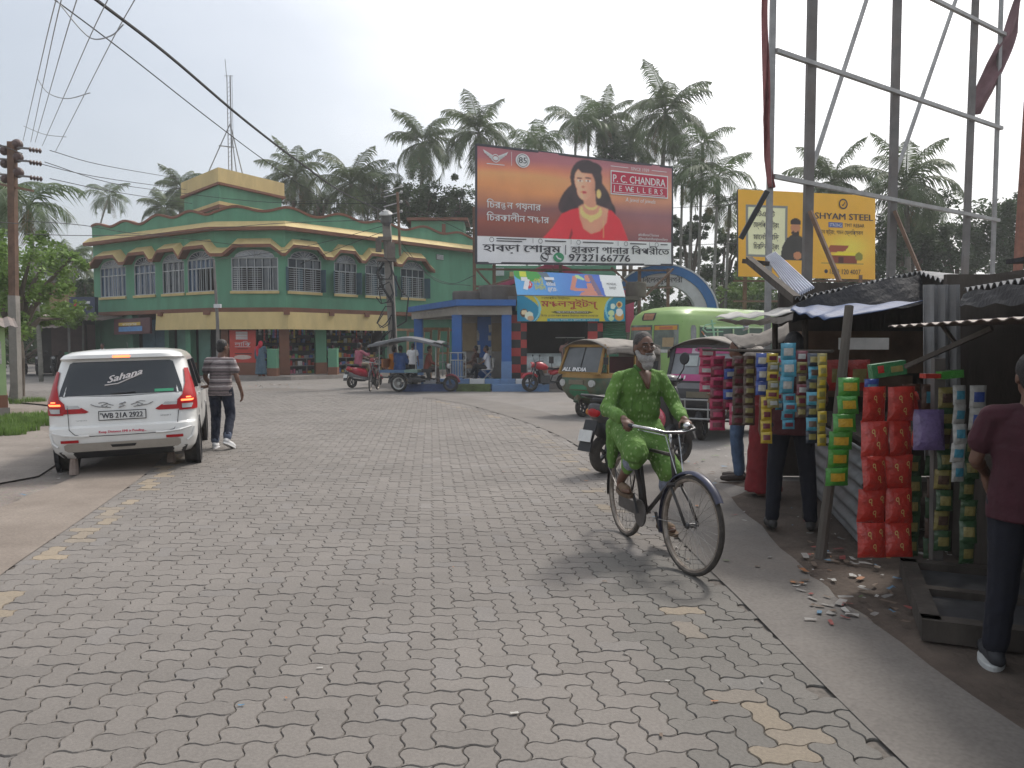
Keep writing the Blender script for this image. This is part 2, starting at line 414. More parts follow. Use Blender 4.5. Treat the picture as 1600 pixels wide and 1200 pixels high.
# interlocking wavy blocks laid in herringbone
def paver_mat():
    m, t, b = node_mat('paver_block'); L = t.links; tcn = nd(t, 'ShaderNodeTexCoord')
    at = nd(t, 'ShaderNodeAttribute', attribute_name='tone')
    n = nd(t, 'ShaderNodeTexNoise', i_Scale=60., i_Detail=5., i_Roughness=.7); L.new(tcn.outputs['Object'], n.inputs['Vector'])
    n1 = nd(t, 'ShaderNodeTexNoise', i_Scale=.45, i_Detail=8., i_Roughness=.7); L.new(tcn.outputs['Object'], n1.inputs['Vector'])
    r1 = nd(t, 'ShaderNodeValToRGB'); e = r1.color_ramp.elements; e[0].position = .25; e[0].color = (.76, .75, .74, 1); e[1].position = .62; e[1].color = (1.10, 1.09, 1.08, 1); L.new(n1.outputs[0], r1.inputs[0])
    mx = nd(t, 'ShaderNodeMix', data_type='RGBA', blend_type='MULTIPLY', i_0=1.); L.new(at.outputs['Color'], mx.inputs[6]); L.new(r1.outputs[0], mx.inputs[7])
    r = nd(t, 'ShaderNodeValToRGB'); e = r.color_ramp.elements; e[0].position = .25; e[0].color = (.74, .73, .72, 1); e[1].position = .75; e[1].color = (1.2, 1.19, 1.18, 1); L.new(n.outputs[0], r.inputs[0])
    m2 = nd(t, 'ShaderNodeMix', data_type='RGBA', blend_type='MULTIPLY', i_0=1.); L.new(mx.outputs[2], m2.inputs[6]); L.new(r.outputs[0], m2.inputs[7])
    L.new(m2.outputs[2], b.inputs['Base Color']); b.inputs['Roughness'].default_value = .8
    bp = nd(t, 'ShaderNodeBump', i_Strength=.35, i_Distance=.006); L.new(n.outputs[0], bp.inputs['Height']); L.new(bp.outputs[0], b.inputs['Normal'])
    return m
def pavers():
    Wd = .128; ang = R(6); near, far = 1.9, 27.0; amp = .012; NS = 6
    poly = [p for p in LEFT] + [p for p in reversed(RIGHT)]
    def template(w, h, inset):
        pts = []
        for a, b in (((0, 0), (w, 0)), ((w, 0), (w, h)), ((w, h), (0, h)), ((0, h), (0, 0))):
            n = NS * int(round(math.hypot(b[0] - a[0], b[1] - a[1])))
            for i in range(n): pts.append((lerp(a[0], b[0], i / n), lerp(a[1], b[1], i / n)))
        out = []
        for x, y in pts:
            px, py = x * Wd + amp * math.sin(2 * math.pi * y), y * Wd + amp * math.sin(2 * math.pi * x)
            cx, cy = w * Wd / 2, h * Wd / 2; sx = (w * Wd - 2 * inset) / (w * Wd); sy = (h * Wd - 2 * inset) / (h * Wd)
            out.append((cx + (px - cx) * sx, cy + (py - cy) * sy))
        return np.array(out)
    ca, sa = math.cos(ang), math.sin(ang); T = {}
    for key, (w, h) in (('h', (2, 1)), ('v', (1, 2))):
        T[key] = (template(w, h, .0052), template(w, h, .0016))
    V = []; F = []; cols = []; o = 0; NG = 260; r = random.Random(3)
    lines = {'r': offset(RIGHT, -.42), 'l': offset(LEFT, .30)}
    for gy in range(0, 300):
        for gx in range(-NG, 120):
            t = (gx - gy) % 4
            if t == 0: key, w, h = 'h', 2, 1
            elif t == 3: key, w, h = 'v', 1, 2
            else: continue
            lx, ly = gx * Wd, gy * Wd; cx, cy = lx + w * Wd / 2, ly + h * Wd / 2
            X, Y = cx * ca - cy * sa, cx * sa + cy * ca
            if Y < near or Y > far or abs(X) > Y * .70 + .6: continue
            if not poly_in(X, Y, poly): continue
            top, low = T[key]; dz = r.uniform(-.0022, .0022); tx, ty = r.uniform(-.012, .012), r.uniform(-.012, .012); n = len(top)
            for arr, z in ((top, 0), (low, -.006), (low, -.0125)):
                q = arr + (lx, ly); wx = q[:, 0] * ca - q[:, 1] * sa; wy = q[:, 0] * sa + q[:, 1] * ca
                zz = z + dz + (wx - X) * tx + (wy - Y) * ty if z > -.012 else np.full(n, z)
                V.append(np.stack([wx, wy, zz], 1))
            F.append(list(range(o, o + n)))
            for k in range(2):
                a, b2 = o + k * n, o + (k + 1) * n
                for i in range(n): F.append([b2 + i, b2 + (i + 1) % n, a + (i + 1) % n, a + i])
            # colour of the block itself: cast batches, plus what is left of the yellow edge paint
            s = r.uniform(.93, 1.06); c = np.array((.158, .146, .135)) * s
            if r.random() < .07: c = np.array((.165, .155, .147)) * s
            d = dist_line(X, Y, lines['r']) if Y < 22 and X > -3 else 9
            if d < .095 and r.random() < .6 and mnoise.noise((X * .7, Y * .6, 3)) > -.2: k_ = r.uniform(.05, .24); c = c * (1 - k_) + np.array((.40, .29, .13)) * k_
            elif d < .42 and Y < 6: c = c * .86 * np.array((.97, 1.0, 1.0))
            d = dist_line(X, Y, lines['l']) if Y < 14 and X < -2 else 9
            if d < .075 and mnoise.noise((X * .7, Y * .9, 8)) > -.3: k_ = r.uniform(.10, .34); c = c * (1 - k_) + np.array((.44, .33, .17)) * k_
            cols += [(*c, 1)] * (3 * n)
            o += 3 * n
    V = np.concatenate(V); me = bpy.data.meshes.new('paved_road'); me.from_pydata(V.tolist(), [], F)
    a = me.color_attributes.new('tone', 'FLOAT_COLOR', 'POINT'); a.data.foreach_set('color', np.array(cols, dtype=np.float32).ravel())
    me.materials.append(paver_mat()); ob = bpy.data.objects.new('paved_road', me); COL.objects.link(ob)
    return tag(ob, kind='structure')
pavers()
# far carriageway beyond the modelled blocks
FARP = M('far_paving', (.168, .153, .141), .85, .12, 1.2, bump=.3, bscale=18)
fl = [(-19, 24.6)] + [p for p in LEFT if p[0] < -19]; 
farL = [p for p in LEFT if p[0] <= -12]; farR = [p for p in RIGHT if p[0] <= -4][-len(farL):]
strip('far_road', farL, farR, -.0095, FARP)
# concrete edge strips on both sides; their outer edges are ragged
rr = random.Random(5)
R1 = [p for p in RIGHT if p[1] < 24]
strip('right_edge_strip', offset(R1, -.03), offset(R1, lambda i, x, y: (.62 + .012 * math.sin(i * 1.7) + rr.uniform(-.012, .012)) + max(0, min(.5, (y - 5) * .1))), .006, CONC2)
L1 = [p for p in LEFT if p[1] < 23]
strip('left_edge_strip', offset(L1, .10), offset(L1, lambda i, x, y: -.78 - .10 * math.sin(i * .35) + rr.uniform(-.02, .02)), .005, CONC)
# broken concrete apron and soil on the left verge
mb = MB(); pts = [G(-260, 800), G(60, 742), G(100, 716), G(102, 690), G(60, 668), G(-60, 690), G(-300, 740)]
pts = [Vector((p.x, p.y, -.012)) for p in pts]; mb.add(pts, [tuple(range(len(pts)))])
o = mb.build('apron_slab', concrete_mat('apron_concrete', (.15, .128, .11), (.23, .20, .175), .8))
if o.data.polygons[0].normal.z < 0: o.data.flip_normals()
tag(o, kind='structure')
# the soil bank right of the road, under the stalls: a slightly lumpy sheet
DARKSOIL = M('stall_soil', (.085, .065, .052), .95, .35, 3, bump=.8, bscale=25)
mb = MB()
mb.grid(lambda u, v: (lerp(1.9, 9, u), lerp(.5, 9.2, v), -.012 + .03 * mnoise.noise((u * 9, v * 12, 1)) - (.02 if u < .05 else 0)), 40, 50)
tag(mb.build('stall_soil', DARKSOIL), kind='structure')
# grass on the left verge
def grass_tufts(name, spots, n, h, seed):
    r = random.Random(seed); mb = MB()
    for _ in range(n):
        cx, cy, rad = r.choice(spots); a = r.uniform(0, 6.28); q = rad * math.sqrt(r.random()); x, y = cx + q * math.cos(a), cy + q * .6 * math.sin(a)
        b = r.uniform(0, 6.28); hh = h * r.uniform(.5, 1.2); w = .006; lx, ly = math.cos(b) * hh * .5 * r.random(), math.sin(b) * hh * .5 * r.random(); dx, dy = math.cos(b + 1.57) * w, math.sin(b + 1.57) * w
        mb.add([(x - dx, y - dy, -.03), (x + dx, y + dy, -.03), (x + lx * .5 + dx, y + ly * .5 + dy, hh * .6), (x + lx * .5 - dx, y + ly * .5 - dy, hh * .6), (x + lx, y + ly, hh)], [(0, 1, 2, 3), (3, 2, 4)])
    return tag(mb.build(name, leafmat('grass_blade', (.13, .21, .05), .4, 3)), 'short green grass growing on the dirt verge behind the white car', 'grass', kind='stuff')
sp = [(G(px, py).x, G(px, py).y, rad) for px, py, rad in ((60, 660, .9), (75, 652, .9), (40, 662, .6), (20, 672, .5), (50, 655, .8), (32, 628, .7), (92, 655, .6), (5, 678, .4))]
grass_tufts('grass', sp, 5200, .14, 4)
# ------------------------------------------------------------------ the green corner building
GREEN = M('green_wall_paint', (.108, .285, .178), .75, .13, 1.6, stretch=(1, 1, .22), dirt=.42, dirtcol=(.07, .13, .09), bump=.08, bscale=30)
DKGREEN = M('dark_green_paint', (.05, .15, .095), .7, .15, 1.2, dirt=.3)
YELL = M('yellow_trim_paint', (.58, .45, .205), .75, .08, 2.5, stretch=(1, 1, .3), dirt=.5, dirtcol=(.30, .24, .13))
BROWN = M('brown_trim_paint', (.20, .085, .05), .75, .15, 1.5, dirt=.3)
WHITE_P = M('white_paint', (.62, .63, .64), .55, .06, 4, dirt=.15)
GRILLE = M('white_grille_paint', (.42, .445, .455), .5, .05, 4)
GLASSD = M('window_glass', (.03, .045, .06), .08, .3, 2, spec=.8)
BLUEGL = M('blue_window_glass', (.045, .085, .15), .12, .3, 1.5, spec=.8)
SHUT = M('dark_shutter_paint', (.04, .09, .12), .6, .2, 3)
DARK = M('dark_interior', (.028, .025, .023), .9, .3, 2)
PLINTH = M('grey_plinth', (.24, .215, .195), .9, .15, 3, dirt=.4, bump=.3)
PA = [Vector((-22.9, 42.3, 0)), Vector((-14.1, 36.7, 0)), Vector((-10.7, 36.5, 0)), Vector((-1.2, 46.9, 0))]
_dirs = [(b - a).normalized() for a, b in zip(PA, PA[1:])]
_nor = [Vector((d.y, -d.x, 0)) for d in _dirs]
_len = [(b - a).length for a, b in zip(PA, PA[1:])]
def fvert(i, off):
    if i == 0: n = _nor[0]; return PA[0] + n * off
    if i == 3: n = _nor[2]; return PA[3] + n * off
    n = (_nor[i - 1] + _nor[i]).normalized(); return PA[i] + n * (off / n.dot(_nor[i]))
def FP(s, z, off=0):
    for i in range(3):
        if s <= _len[i] or i == 2:
            t = s / _len[i]; p = fvert(i, off).lerp(fvert(i + 1, off), 1) if False else fvert(i, off) * (1 - t) + fvert(i + 1, off) * t
            return Vector((p.x, p.y, z))
        s -= _len[i]
def S_of(px, face=None):
    """distance along the facade where the pixel column meets it"""
    k = (px - 800) / FPX * 1.0; acc = 0
    for i in range(3):
        a, d = PA[i], _dirs[i]; t = (k * a.y - a.x) / (d.x - k * d.y)
        if (face is None and -.01 <= t <= _len[i] + .01) or face == i: return acc + t
        acc += _len[i]
    return acc
STOT = sum(_len); SEGS = [0, _len[0], _len[0] + _len[1], STOT]
bld = thing('corner_building', 'two storey green corner building with yellow zigzag trim and wavy parapet', 'building', (0, 0, 0))
WINS = [(160, 200, 'blue'), (213, 246, 'blue'), (257, 291, 'grid'), (296, 338, 'half'), (364, 437, 'wide'), (452, 504, 'open'), (524, 559, 'open'), (572, 613, 'open'), (627, 664, 'open')]
WZ0, WZ1 = 4.15, 5.72
wspan = [(S_of(a), S_of(b)) for a, b, _ in WINS]
def wallskin():
    mb = MB(); mb.use(GREEN)
    zlo, zhi = 3.25, 7.2
    cuts = [0]
    for a, b in wspan: cuts += [a, b]
    cuts.append(STOT)
    def panel(s0, s1, z0, z1, off=0):
        ss = [s0] + [q for q in SEGS if s0 + .01 < q < s1 - .01] + [s1]
        for a, b in zip(ss, ss[1:]): mb.quad(FP(a, z0, off), FP(b, z0, off), FP(b, z1, off), FP(a, z1, off))
    for i in range(0, len(cuts), 2): panel(cuts[i], cuts[i + 1], zlo, zhi)
    for a, b in wspan:
        panel(a, b, zlo, WZ0); panel(a, b, WZ1, zhi)
        D = -.22
        mb.quad(FP(a, WZ0), FP(a, WZ1), FP(a, WZ1, D), FP(a, WZ0, D)); mb.quad(FP(b, WZ1), FP(b, WZ0), FP(b, WZ0, D), FP(b, WZ1, D))
        mb.quad(FP(b, WZ0), FP(a, WZ0), FP(a, WZ0, D), FP(b, WZ0, D)); mb.quad(FP(a, WZ1), FP(b, WZ1), FP(b, WZ1, D), FP(a, WZ1, D))
    # sides and back
    e0, e1 = PA[0] + Vector((4, 14, 0)), PA[3] + Vector((-6, 8, 0))
    for a, b in ((e0, PA[0]), (PA[3], e1), (e1, e0)):
        mb.quad(Vector((a.x, a.y, 0)), Vector((b.x, b.y, 0)), Vector((b.x, b.y, 7.2)), Vector((a.x, a.y, 7.2)))
    mb.build('wall', None, bld)
    # roof slab, upper floor slab
    mb = MB(); pts = [FP(q, 0) for q in SEGS] + [e1, e0]
    for z0, z1 in ((7.0, 7.18), (3.15, 3.3)):
        vs = [Vector((p.x, p.y, z0)) for p in pts] + [Vector((p.x, p.y, z1)) for p in pts]; n = len(pts)
        mb.add(vs, [tuple(range(n - 1, -1, -1)), tuple(range(n, 2 * n))] + [(i, (i + 1) % n, n + (i + 1) % n, n + i) for i in range(n)])
    mb.build('roof_slab', BROWN, bld)
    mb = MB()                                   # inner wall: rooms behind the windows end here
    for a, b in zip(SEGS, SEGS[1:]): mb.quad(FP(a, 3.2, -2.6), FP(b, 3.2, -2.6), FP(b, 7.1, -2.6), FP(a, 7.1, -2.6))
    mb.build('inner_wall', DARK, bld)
wallskin()
def along(s0, s1, step):
    n = max(1, int((s1 - s0) / step)); ss = sorted(set([lerp(s0, s1, i / n) for i in range(n + 1)] + [q for q in SEGS if s0 < q < s1])); return ss
def sweep(mb, ss, prof):
    """prof(s) -> list of (z, off, material for the strip to the next point), closed"""
    P0 = [prof(s) for s in ss]; n = len(P0[0])
    for k in range(n):
        mb.use(P0[0][k][2])
        for i in range(len(ss) - 1):
            a, b = P0[i], P0[i + 1]; k2 = (k + 1) % n
            mb.quad(FP(ss[i], a[k][0], a[k][1]), FP(ss[i + 1], b[k][0], b[k][1]), FP(ss[i + 1], b[k2][0], b[k2][1]), FP(ss[i], a[k2][0], a[k2][1]))
    for i in (0, -1): mb.add([FP(ss[i], q[0], q[1]) for q in P0[i]], [tuple(range(n))])
# wavy parapet with brown coping
def ptop(s): return 7.92 + .13 * math.sin(2 * math.pi * s / 2.75 + .6) + .05 * math.sin(2 * math.pi * s / 5.5)
mb = MB(); sweep(mb, along(0, STOT, .25), lambda s: [(7.15, .03, GREEN), (ptop(s), .03, GREEN), (ptop(s), -.14, GREEN), (7.15, -.14, GREEN)]); mb.build('parapet', None, bld)
mb = MB(); sweep(mb, along(0, STOT, .25), lambda s: [(ptop(s) - .02, .09, BROWN), (ptop(s) + .10, .09, BROWN), (ptop(s) + .10, -.2, BROWN), (ptop(s) - .02, -.2, BROWN)]); mb.build('coping', None, bld)
mb = MB(); sweep(mb, along(-.25, STOT, 1.0), lambda s: [(7.42, .04, YELL), (7.12, .42, BROWN), (6.96, .42, BROWN), (6.98, .0, BROWN)]); mb.build('cornice', None, bld)
# zigzag sunshade over the windows
path = [(-.3, 5.72)]
for a, b in wspan:
    c, h = (a + b) / 2, (b - a) / 2 + .16; h2 = h * .52 if h < 1 else h * .62
    path += [(c - h, 5.78), (c - h2, 6.20), (c + h2, 6.20), (c + h, 5.78)]
path.append((wspan[-1][1] + .45, 5.62))
zz = []
for q in path:
    if not zz or q[0] > zz[-1][0] + .02: zz.append(q)
ss = sorted(set([q[0] for q in zz] + [q for q in SEGS if zz[0][0] < q < zz[-1][0]]))
mb = MB(); sweep(mb, ss, lambda s: [(pl(zz, s) + .42, .0, YELL), (pl(zz, s) + .10, .50, BROWN), (pl(zz, s) - .06, .50, BROWN), (pl(zz, s) + .0, .0, GREEN)]); mb.build('sunshade', None, bld)
mb = MB(); sweep(mb, along(-.1, STOT, 1.2), lambda s: [(3.36, .10, BROWN), (3.16, .10, BROWN), (3.16, -.1, BROWN), (3.36, -.1, BROWN)]); mb.build('floor_band', None, bld)
# windows: frame, panes, grille bars, leaves folded out
def fbox(mb, s0, s1, z0, z1, o0, o1):
    vs = [FP(s, z, o) for o in (o0, o1) for z in (z0, z1) for s in (s0, s1)]
    mb.add(vs, [(0, 1, 3, 2), (5, 4, 6, 7), (0, 2, 6, 4), (3, 1, 5, 7), (2, 3, 7, 6), (1, 0, 4, 5)])
for i, ((a, b, kind), (s0, s1)) in enumerate(zip(WINS, wspan)):
    w = s1 - s0; n = 3 if w > 2 else 2
    mb = MB(); fr = .042
    for x in [s0, s1 - fr] + [s0 + w * k / (2 * n) - fr / 2 for k in range(1, 2 * n)]: fbox(mb, x, x + fr * (1 if x in (s0, s1 - fr) else .75), WZ0, WZ1, -.06, -.015)
    zt = WZ0 + (WZ1 - WZ0) * .70
    for z in (WZ0, zt, WZ1 - fr): fbox(mb, s0 + .01, s1 - .01, z, z + fr, -.055, -.012)
    win = mb.build('window', GRILLE, bld)
    mb = MB()
    if kind in ('wide', 'open'):
        for k in range(1, 11):
            z = lerp(WZ0, zt, k / 11)
            for q in range(n):
                x0, x1 = s0 + w * q / n + .06, s0 + w * (q + 1) / n - .06
                if kind == 'wide' and q == 2: continue
                fbox(mb, x0, x1, z - .011, z + .011, -.05, -.03)
        for q in range(n):
            xm = s0 + w * (q + .5) / n
            for sg in (-.12, .12): fbox(mb, xm + sg * w / n * 1.2, xm + sg * w / n * 1.2 + .02, WZ0, zt, -.048, -.028)
    else:
        for k in range(1, 7):
            x = lerp(s0, s1, k / 7); fbox(mb, x - .01, x + .01, WZ0, zt, -.05, -.03)
    mb.build('grille', GRILLE, win)
    mb = MB(); mb.quad(FP(s0, zt, -.10), FP(s1, zt, -.10), FP(s1, WZ1, -.10), FP(s0, WZ1, -.10))
    if kind == 'wide':
        for q0, q1 in ((0, .17), (.66, 1)): mb.quad(FP(lerp(s0, s1, q0), WZ0, -.10), FP(lerp(s0, s1, q1), WZ0, -.10), FP(lerp(s0, s1, q1), zt, -.10), FP(lerp(s0, s1, q0), zt, -.10))
    if kind in ('blue', 'grid'): mb.quad(FP(s0, WZ0, -.10), FP(s1, WZ0, -.10), FP(s1, zt, -.10), FP(s0, zt, -.10))
    if kind == 'half': mb.quad(FP(s0, WZ0, -.10), FP(lerp(s0, s1, .35), WZ0, -.10), FP(lerp(s0, s1, .35), zt, -.10), FP(s0, zt, -.10))
    mb.build('pane', BLUEGL if kind in ('blue', 'half') else GLASSD, win)
    # fanlight with radiating bars, a shallow arch standing on the frame
    mb = MB(); c = (s0 + s1) / 2; hw = w * .42
    def fan(t): return c - hw * math.cos(t), WZ1 + .36 * math.sin(t)
    mb.use(GLASSD if i % 2 else M('fan_glass', (.22, .25, .28), .15, .4, 3, spec=.7))
    pts = [fan(math.pi * k / 8) for k in range(9)]
    mb.add([FP(x, z, .012) for x, z in pts], [tuple(range(9))]); mb.use(GRILLE)
    for k in range(9):
        x, z = pts[k]; mb.bar(FP(c, WZ1, .03), FP(x, z, .03), .02)
        if k < 8: mb.bar(FP(*pts[k], .03), FP(*pts[k + 1], .03), .03)
    mb.build('fanlight', None, win)
    if kind == 'open':
        for x, sg in ((s0 + .02, -1), (s1 - .02, 1)):
            mb = MB(); p, q = FP(x, WZ0, .02), FP(x + sg * .16, WZ0, .40)
            mb.bar(p + Vector((0, 0, (zt - WZ0) / 2)), q + Vector((0, 0, (zt - WZ0) / 2)), zt - WZ0, .035) if False else mb.box((p + q) / 2 + Vector((0, 0, (zt - WZ0) / 2)), ((q - p).length, .035, zt - WZ0), Matrix.Rotation(math.atan2(q.y - p.y, q.x - p.x), 3, 'Z')); mb.build('shutter', SHUT, win)
        mb = MB(); xm = (s0 + s1) / 2 - w * .12; fbox(mb, xm - .16, xm + .13, WZ0 + .03, zt - .02, -.14, -.11)
        mb.build('shutter', SHUT, win)
    mb = MB(); fbox(mb, s0 - .03, s1 + .03, WZ0 - .13, WZ0 - .005, -.05, .09); mb.build('sill', YELL, bld)
# small vents high on the wall
for px in (480, 688):
    s = S_of(px); mb = MB(); mb.use(WHITE_P if px > 600 else DKGREEN)
    for k in range(4): fbox(mb, s - .25, s + .25, 6.62 - k * .07, 6.66 - k * .07, .005, .05)
    mb.use(DARK); fbox(mb, s - .27, s + .27, 6.38, 6.68, -.01, .008); mb.build('vent', None, bld)
# rooftop stair room with its yellow parapet
stair = []
c0, c1, c2 = P(288, 320, 41.5), P(343, 320, 38.0), P(440, 320, 41.6)
c0.z = c1.z = c2.z = 0; c3 = c2 + (c0 - c1)
def ringbox(mb, z0, z1, grow=0):
    ctr = (c0 + c2) / 2; pts = [p + (p - ctr).normalized() * grow for p in (c0, c1, c2, c3)]
    mb.add([Vector((p.x, p.y, z0)) for p in pts] + [Vector((p.x, p.y, z1)) for p in pts], [(0, 3, 2, 1), (4, 5, 6, 7), (0, 1, 5, 4), (1, 2, 6, 5), (2, 3, 7, 6), (3, 0, 4, 7)])
mb = MB(); mb.use(GREEN); ringbox(mb, 7.19, 9.4); mb.use(YELL); ringbox(mb, 8.46, 8.62, .06); mb.use(BROWN); ringbox(mb, 8.28, 8.45, .12); ringbox(mb, 9.40, 9.52, .22); mb.use(YELL); ringbox(mb, 9.525, 10.22, .16)
mb.build('stair_room', None, bld)
# a second lower roof house at the right, with a black water tank beside it
a, b = P(640, 350, 47), P(728, 350, 50)
mb = MB(); mb.use(GREEN); mb.box(((a.x + b.x) / 2, 49, 8.2), (b.x - a.x, 2.5, 2.0)); mb.use(BROWN); mb.box(((a.x + b.x) / 2, 49, 9.29), (b.x - a.x + .5, 3, .16)); mb.box((lerp(a.x, b.x, .62), 47.7, 8.5), (.22, .12, 1.0)); mb.build('roof_house', None, bld)
# ground floor: back wall, pillars, awning board
sA, sB = S_of(262), S_of(607)
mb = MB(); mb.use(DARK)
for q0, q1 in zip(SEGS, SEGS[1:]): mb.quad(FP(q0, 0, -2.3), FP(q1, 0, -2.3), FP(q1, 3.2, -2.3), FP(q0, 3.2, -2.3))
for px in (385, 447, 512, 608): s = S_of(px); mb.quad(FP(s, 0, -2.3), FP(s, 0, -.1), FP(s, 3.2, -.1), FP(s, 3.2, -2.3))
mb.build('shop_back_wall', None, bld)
mb = MB(); mb.use(DKGREEN)
for q0, q1 in zip([sB] + [q for q in SEGS if q > sB][:0], [STOT]): mb.quad(FP(q0, 0, -.25), FP(q1, 0, -.25), FP(q1, 3.2, -.25), FP(q0, 3.2, -.25))
mb.build('ground_wall', None, bld); mb = MB(); mb.use(DKGREEN); mb.quad(FP(0, 0, -.3), FP(S_of(205), 0, -.3), FP(S_of(205), 3.2, -.3), FP(0, 3.2, -.3)); mb.build('ground_wall', None, bld)
mb = MB()
ss = along(sA, sB, 1.0)
sweep(mb, ss, lambda s: [(3.13, .62, YELL), (2.32, .70, YELL), (2.32, .66, BROWN), (3.13, .58, BROWN)])
for px in (270, 340, 447, 514, 567): s = S_of(px); mb.use(BROWN); fbox(mb, s - .13, s + .13, 3.0, 3.2, .55, .78)
mb.build('awning_board', None, bld)
mb = MB(); mb.use(BROWN); sweep(mb, ss, lambda s: [(3.15, .0, BROWN), (3.15, .62, BROWN), (3.08, .62, BROWN), (3.08, .0, BROWN)]); mb.build('awning_slab', None, bld)
for px, w, mt in ((205, .5, DKGREEN), (262, .35, DKGREEN), (295, .4, GREEN), (352, .35, BROWN), (395, .22, BROWN), (445, .5, BROWN), (502, .62, GREEN), (607, .45, DKGREEN)):
    s = S_of(px); mb = MB(); mb.use(mt); fbox(mb, s - w / 2, s + w / 2, .72, 3.15, -.35, .02); mb.use(BROWN); fbox(mb, s - w / 2 - .02, s + w / 2 + .02, 0, .72, -.36, .04); mb.build('pillar', None, bld)
mb = MB()
s = S_of(190); mb.use(SHUT)
for k in range(2): fbox(mb, S_of(212) + k * 1.15, S_of(212) + 1.1 + k * 1.15, .1, 2.9, -.5, -.45)
mb.build('door', None, bld)
for px in (278, 312):
    s = S_of(px); mb = MB(); mb.use(M('shop_green_door', (.09, .19, .15), .6, .2, 2)); fbox(mb, s - .45, s + .45, .1, 2.5, -.4, -.34); mb.build('door', None, bld)
# the raised pavement in front
mb = MB(); sweep(mb, along(S_of(340), STOT - .5, 1.0), lambda s: [(.16, 1.45, PLINTH), (-.03, 1.5, PLINTH), (-.03, -2.3, PLINTH), (.16, -2.3, PLINTH)])
tag(mb.build('shop_pavement', None), kind='structure')
# low green posts standing on the pavement
for i, (px, lab) in enumerate(((428, 'low green post with brown foot beside the woman in a red scarf'), (513, 'low green post with brown foot beside the tall green pillar'), (605, 'low green post with brown foot behind the open cart, at the end of the shops'))):
    s = S_of(px); p = FP(s, .15, 1.05); o = thing('bollard', lab, 'post', p, 0, 'green posts on the shop pavement'); mb = MB(); mb.use(GREEN); mb.box((0, 0, .80), (.42, .42, .85)); mb.use(M('light_green_cap', (.17, .36, .22), .7)); mb.box((0, 0, 1.245), (.44, .44, .04)); mb.build('shaft', None, o); mb = MB(); mb.box((0, 0, .185), (.46, .46, .37)); mb.build('foot', BROWN, o)
# shop interiors: counters and jumbled goods
GOODS = [M('goods_%s' % n, c, .5, .25, 9) for n, c in (('red', (.42, .05, .04)), ('white', (.55, .54, .52)), ('blue', (.06, .13, .35)), ('yellow', (.55, .38, .06)), ('green', (.07, .25, .10)), ('brown', (.2, .11, .06)), ('grey', (.25, .25, .26)), ('pink', (.5, .14, .22)))]
def shelf_goods(s0, s1, off, rows, seed, zb=.16):
    r = random.Random(seed); mb = MB()
    for z in rows:
        s = s0 + .05
        while s < s1 - .1:
            w, h = r.uniform(.06, .26), r.uniform(.08, .26); mb.use(r.choice(GOODS)); fbox(mb, s, min(s1, s + w), z, z + h, off - .2, off - r.uniform(0, .06)); s += w + r.uniform(.01, .07)
    return mb
for k, (p0, p1, what) in enumerate(((398, 440, 'stationery shop counter behind the woman in the red scarf'), (453, 508, 'low glass shop counter left of the tall green pillar'), (522, 604, 'long shop counter behind the man on the red scooter'))):
    s0, s1 = S_of(p0), S_of(p1); t = thing('shop_counter', what, 'shop counter', FP((s0 + s1) / 2, .16, -.5), 0, 'counters of the shops under the yellow board')
    inv = Matrix.Translation(-FP((s0 + s1) / 2, .16, -.5))
    def loc(mb, name, mat=None, par=t):
        mb.v = [tuple(inv @ Vector(v)) for v in mb.v]; return mb.build(name, mat, par)
    mb = MB(); mb.use(M('counter_grey', (.20, .19, .18), .5, .2, 5))
    for z in (.16, .55, .92): fbox(mb, s0, s1, z, z + .03, -.75, -.28)
    n = max(1, int((s1 - s0) / .8))
    for q in range(n + 1): x = lerp(s0, s1 - .05, q / n); fbox(mb, x, x + .05, .19, .92, -.32, -.285)
    loc(mb, 'frame')
    g1 = shelf_goods(s0, s1, -.40, (.20, .59, .96), k + 10); o = loc(g1, 'goods'); o['kind'] = 'stuff'
    g2 = shelf_goods(s0, s1, -2.0, (.9, 1.3, 1.7, 2.1), k + 40); o = g2.build('shelf_goods'); tag(o, 'jumbled packaged goods on the dim back shelves, ' + ('behind the woman in the red scarf', 'left of the tall green pillar', 'behind the man on the red scooter')[k], 'shop goods', kind='stuff')
    r = random.Random(k + 70); mb = MB()                     # things hung in strips from the lintel
    for _ in range(16):
        s = r.uniform(s0, s1); l = r.uniform(.2, .9); mb.use(r.choice(GOODS + [GOODS[1]] * 3)); w = r.uniform(.05, .16)
        for q in range(int(l / .14) + 1): fbox(mb, s - w / 2, s + w / 2, 2.75 - q * .14 - .12, 2.75 - q * .14, -.32 + .02 * (q % 2), -.28)
    tag(mb.build('hanging_goods'), 'strips of small packets hung in the shop front, ' + ('behind the woman in the red scarf', 'left of the tall green pillar', 'behind the man on the red scooter')[k], 'shop goods', kind='stuff')
# tall red advertisement panel on the wall
s = S_of(381); w = .62; AD = M('red_ad_panel', (.50, .045, .03), .45, .08, 2)
t = thing('advert_panel', 'tall narrow red advertisement panel beside the first open shop', 'advert panel', FP(s, .1, .06), 0)
bd = Board(FP(s - w, .75, .12) - t.location, FP(s + w, .75, .12) - t.location, FP(s + w, 2.28, .12) - t.location, FP(s - w, 2.28, .12) - t.location)
mb = MB(); bd.slab(mb, .06); mb.build('panel', AD, t); mb = MB(); mb.use(WHITE_P)
for k in range(5): bd.rect(mb, .25, .72 + k * .05, .7, .76 + k * .05)
mb.use(M('ad_pale', (.6, .45, .40), .5)); bd.ellp(mb, .5, .17, .33, .07); mb.use(DARK); bd.rect(mb, .2, .26, .85, .29); bd.rect(mb, .3, .42, .7, .44)
mb.use(WHITE_P); bd.text(mb, 'লািক', .2, .52, .16, .62); bd.rect(mb, .2, .485, .8, .50)
mb.build('lettering', None, t)
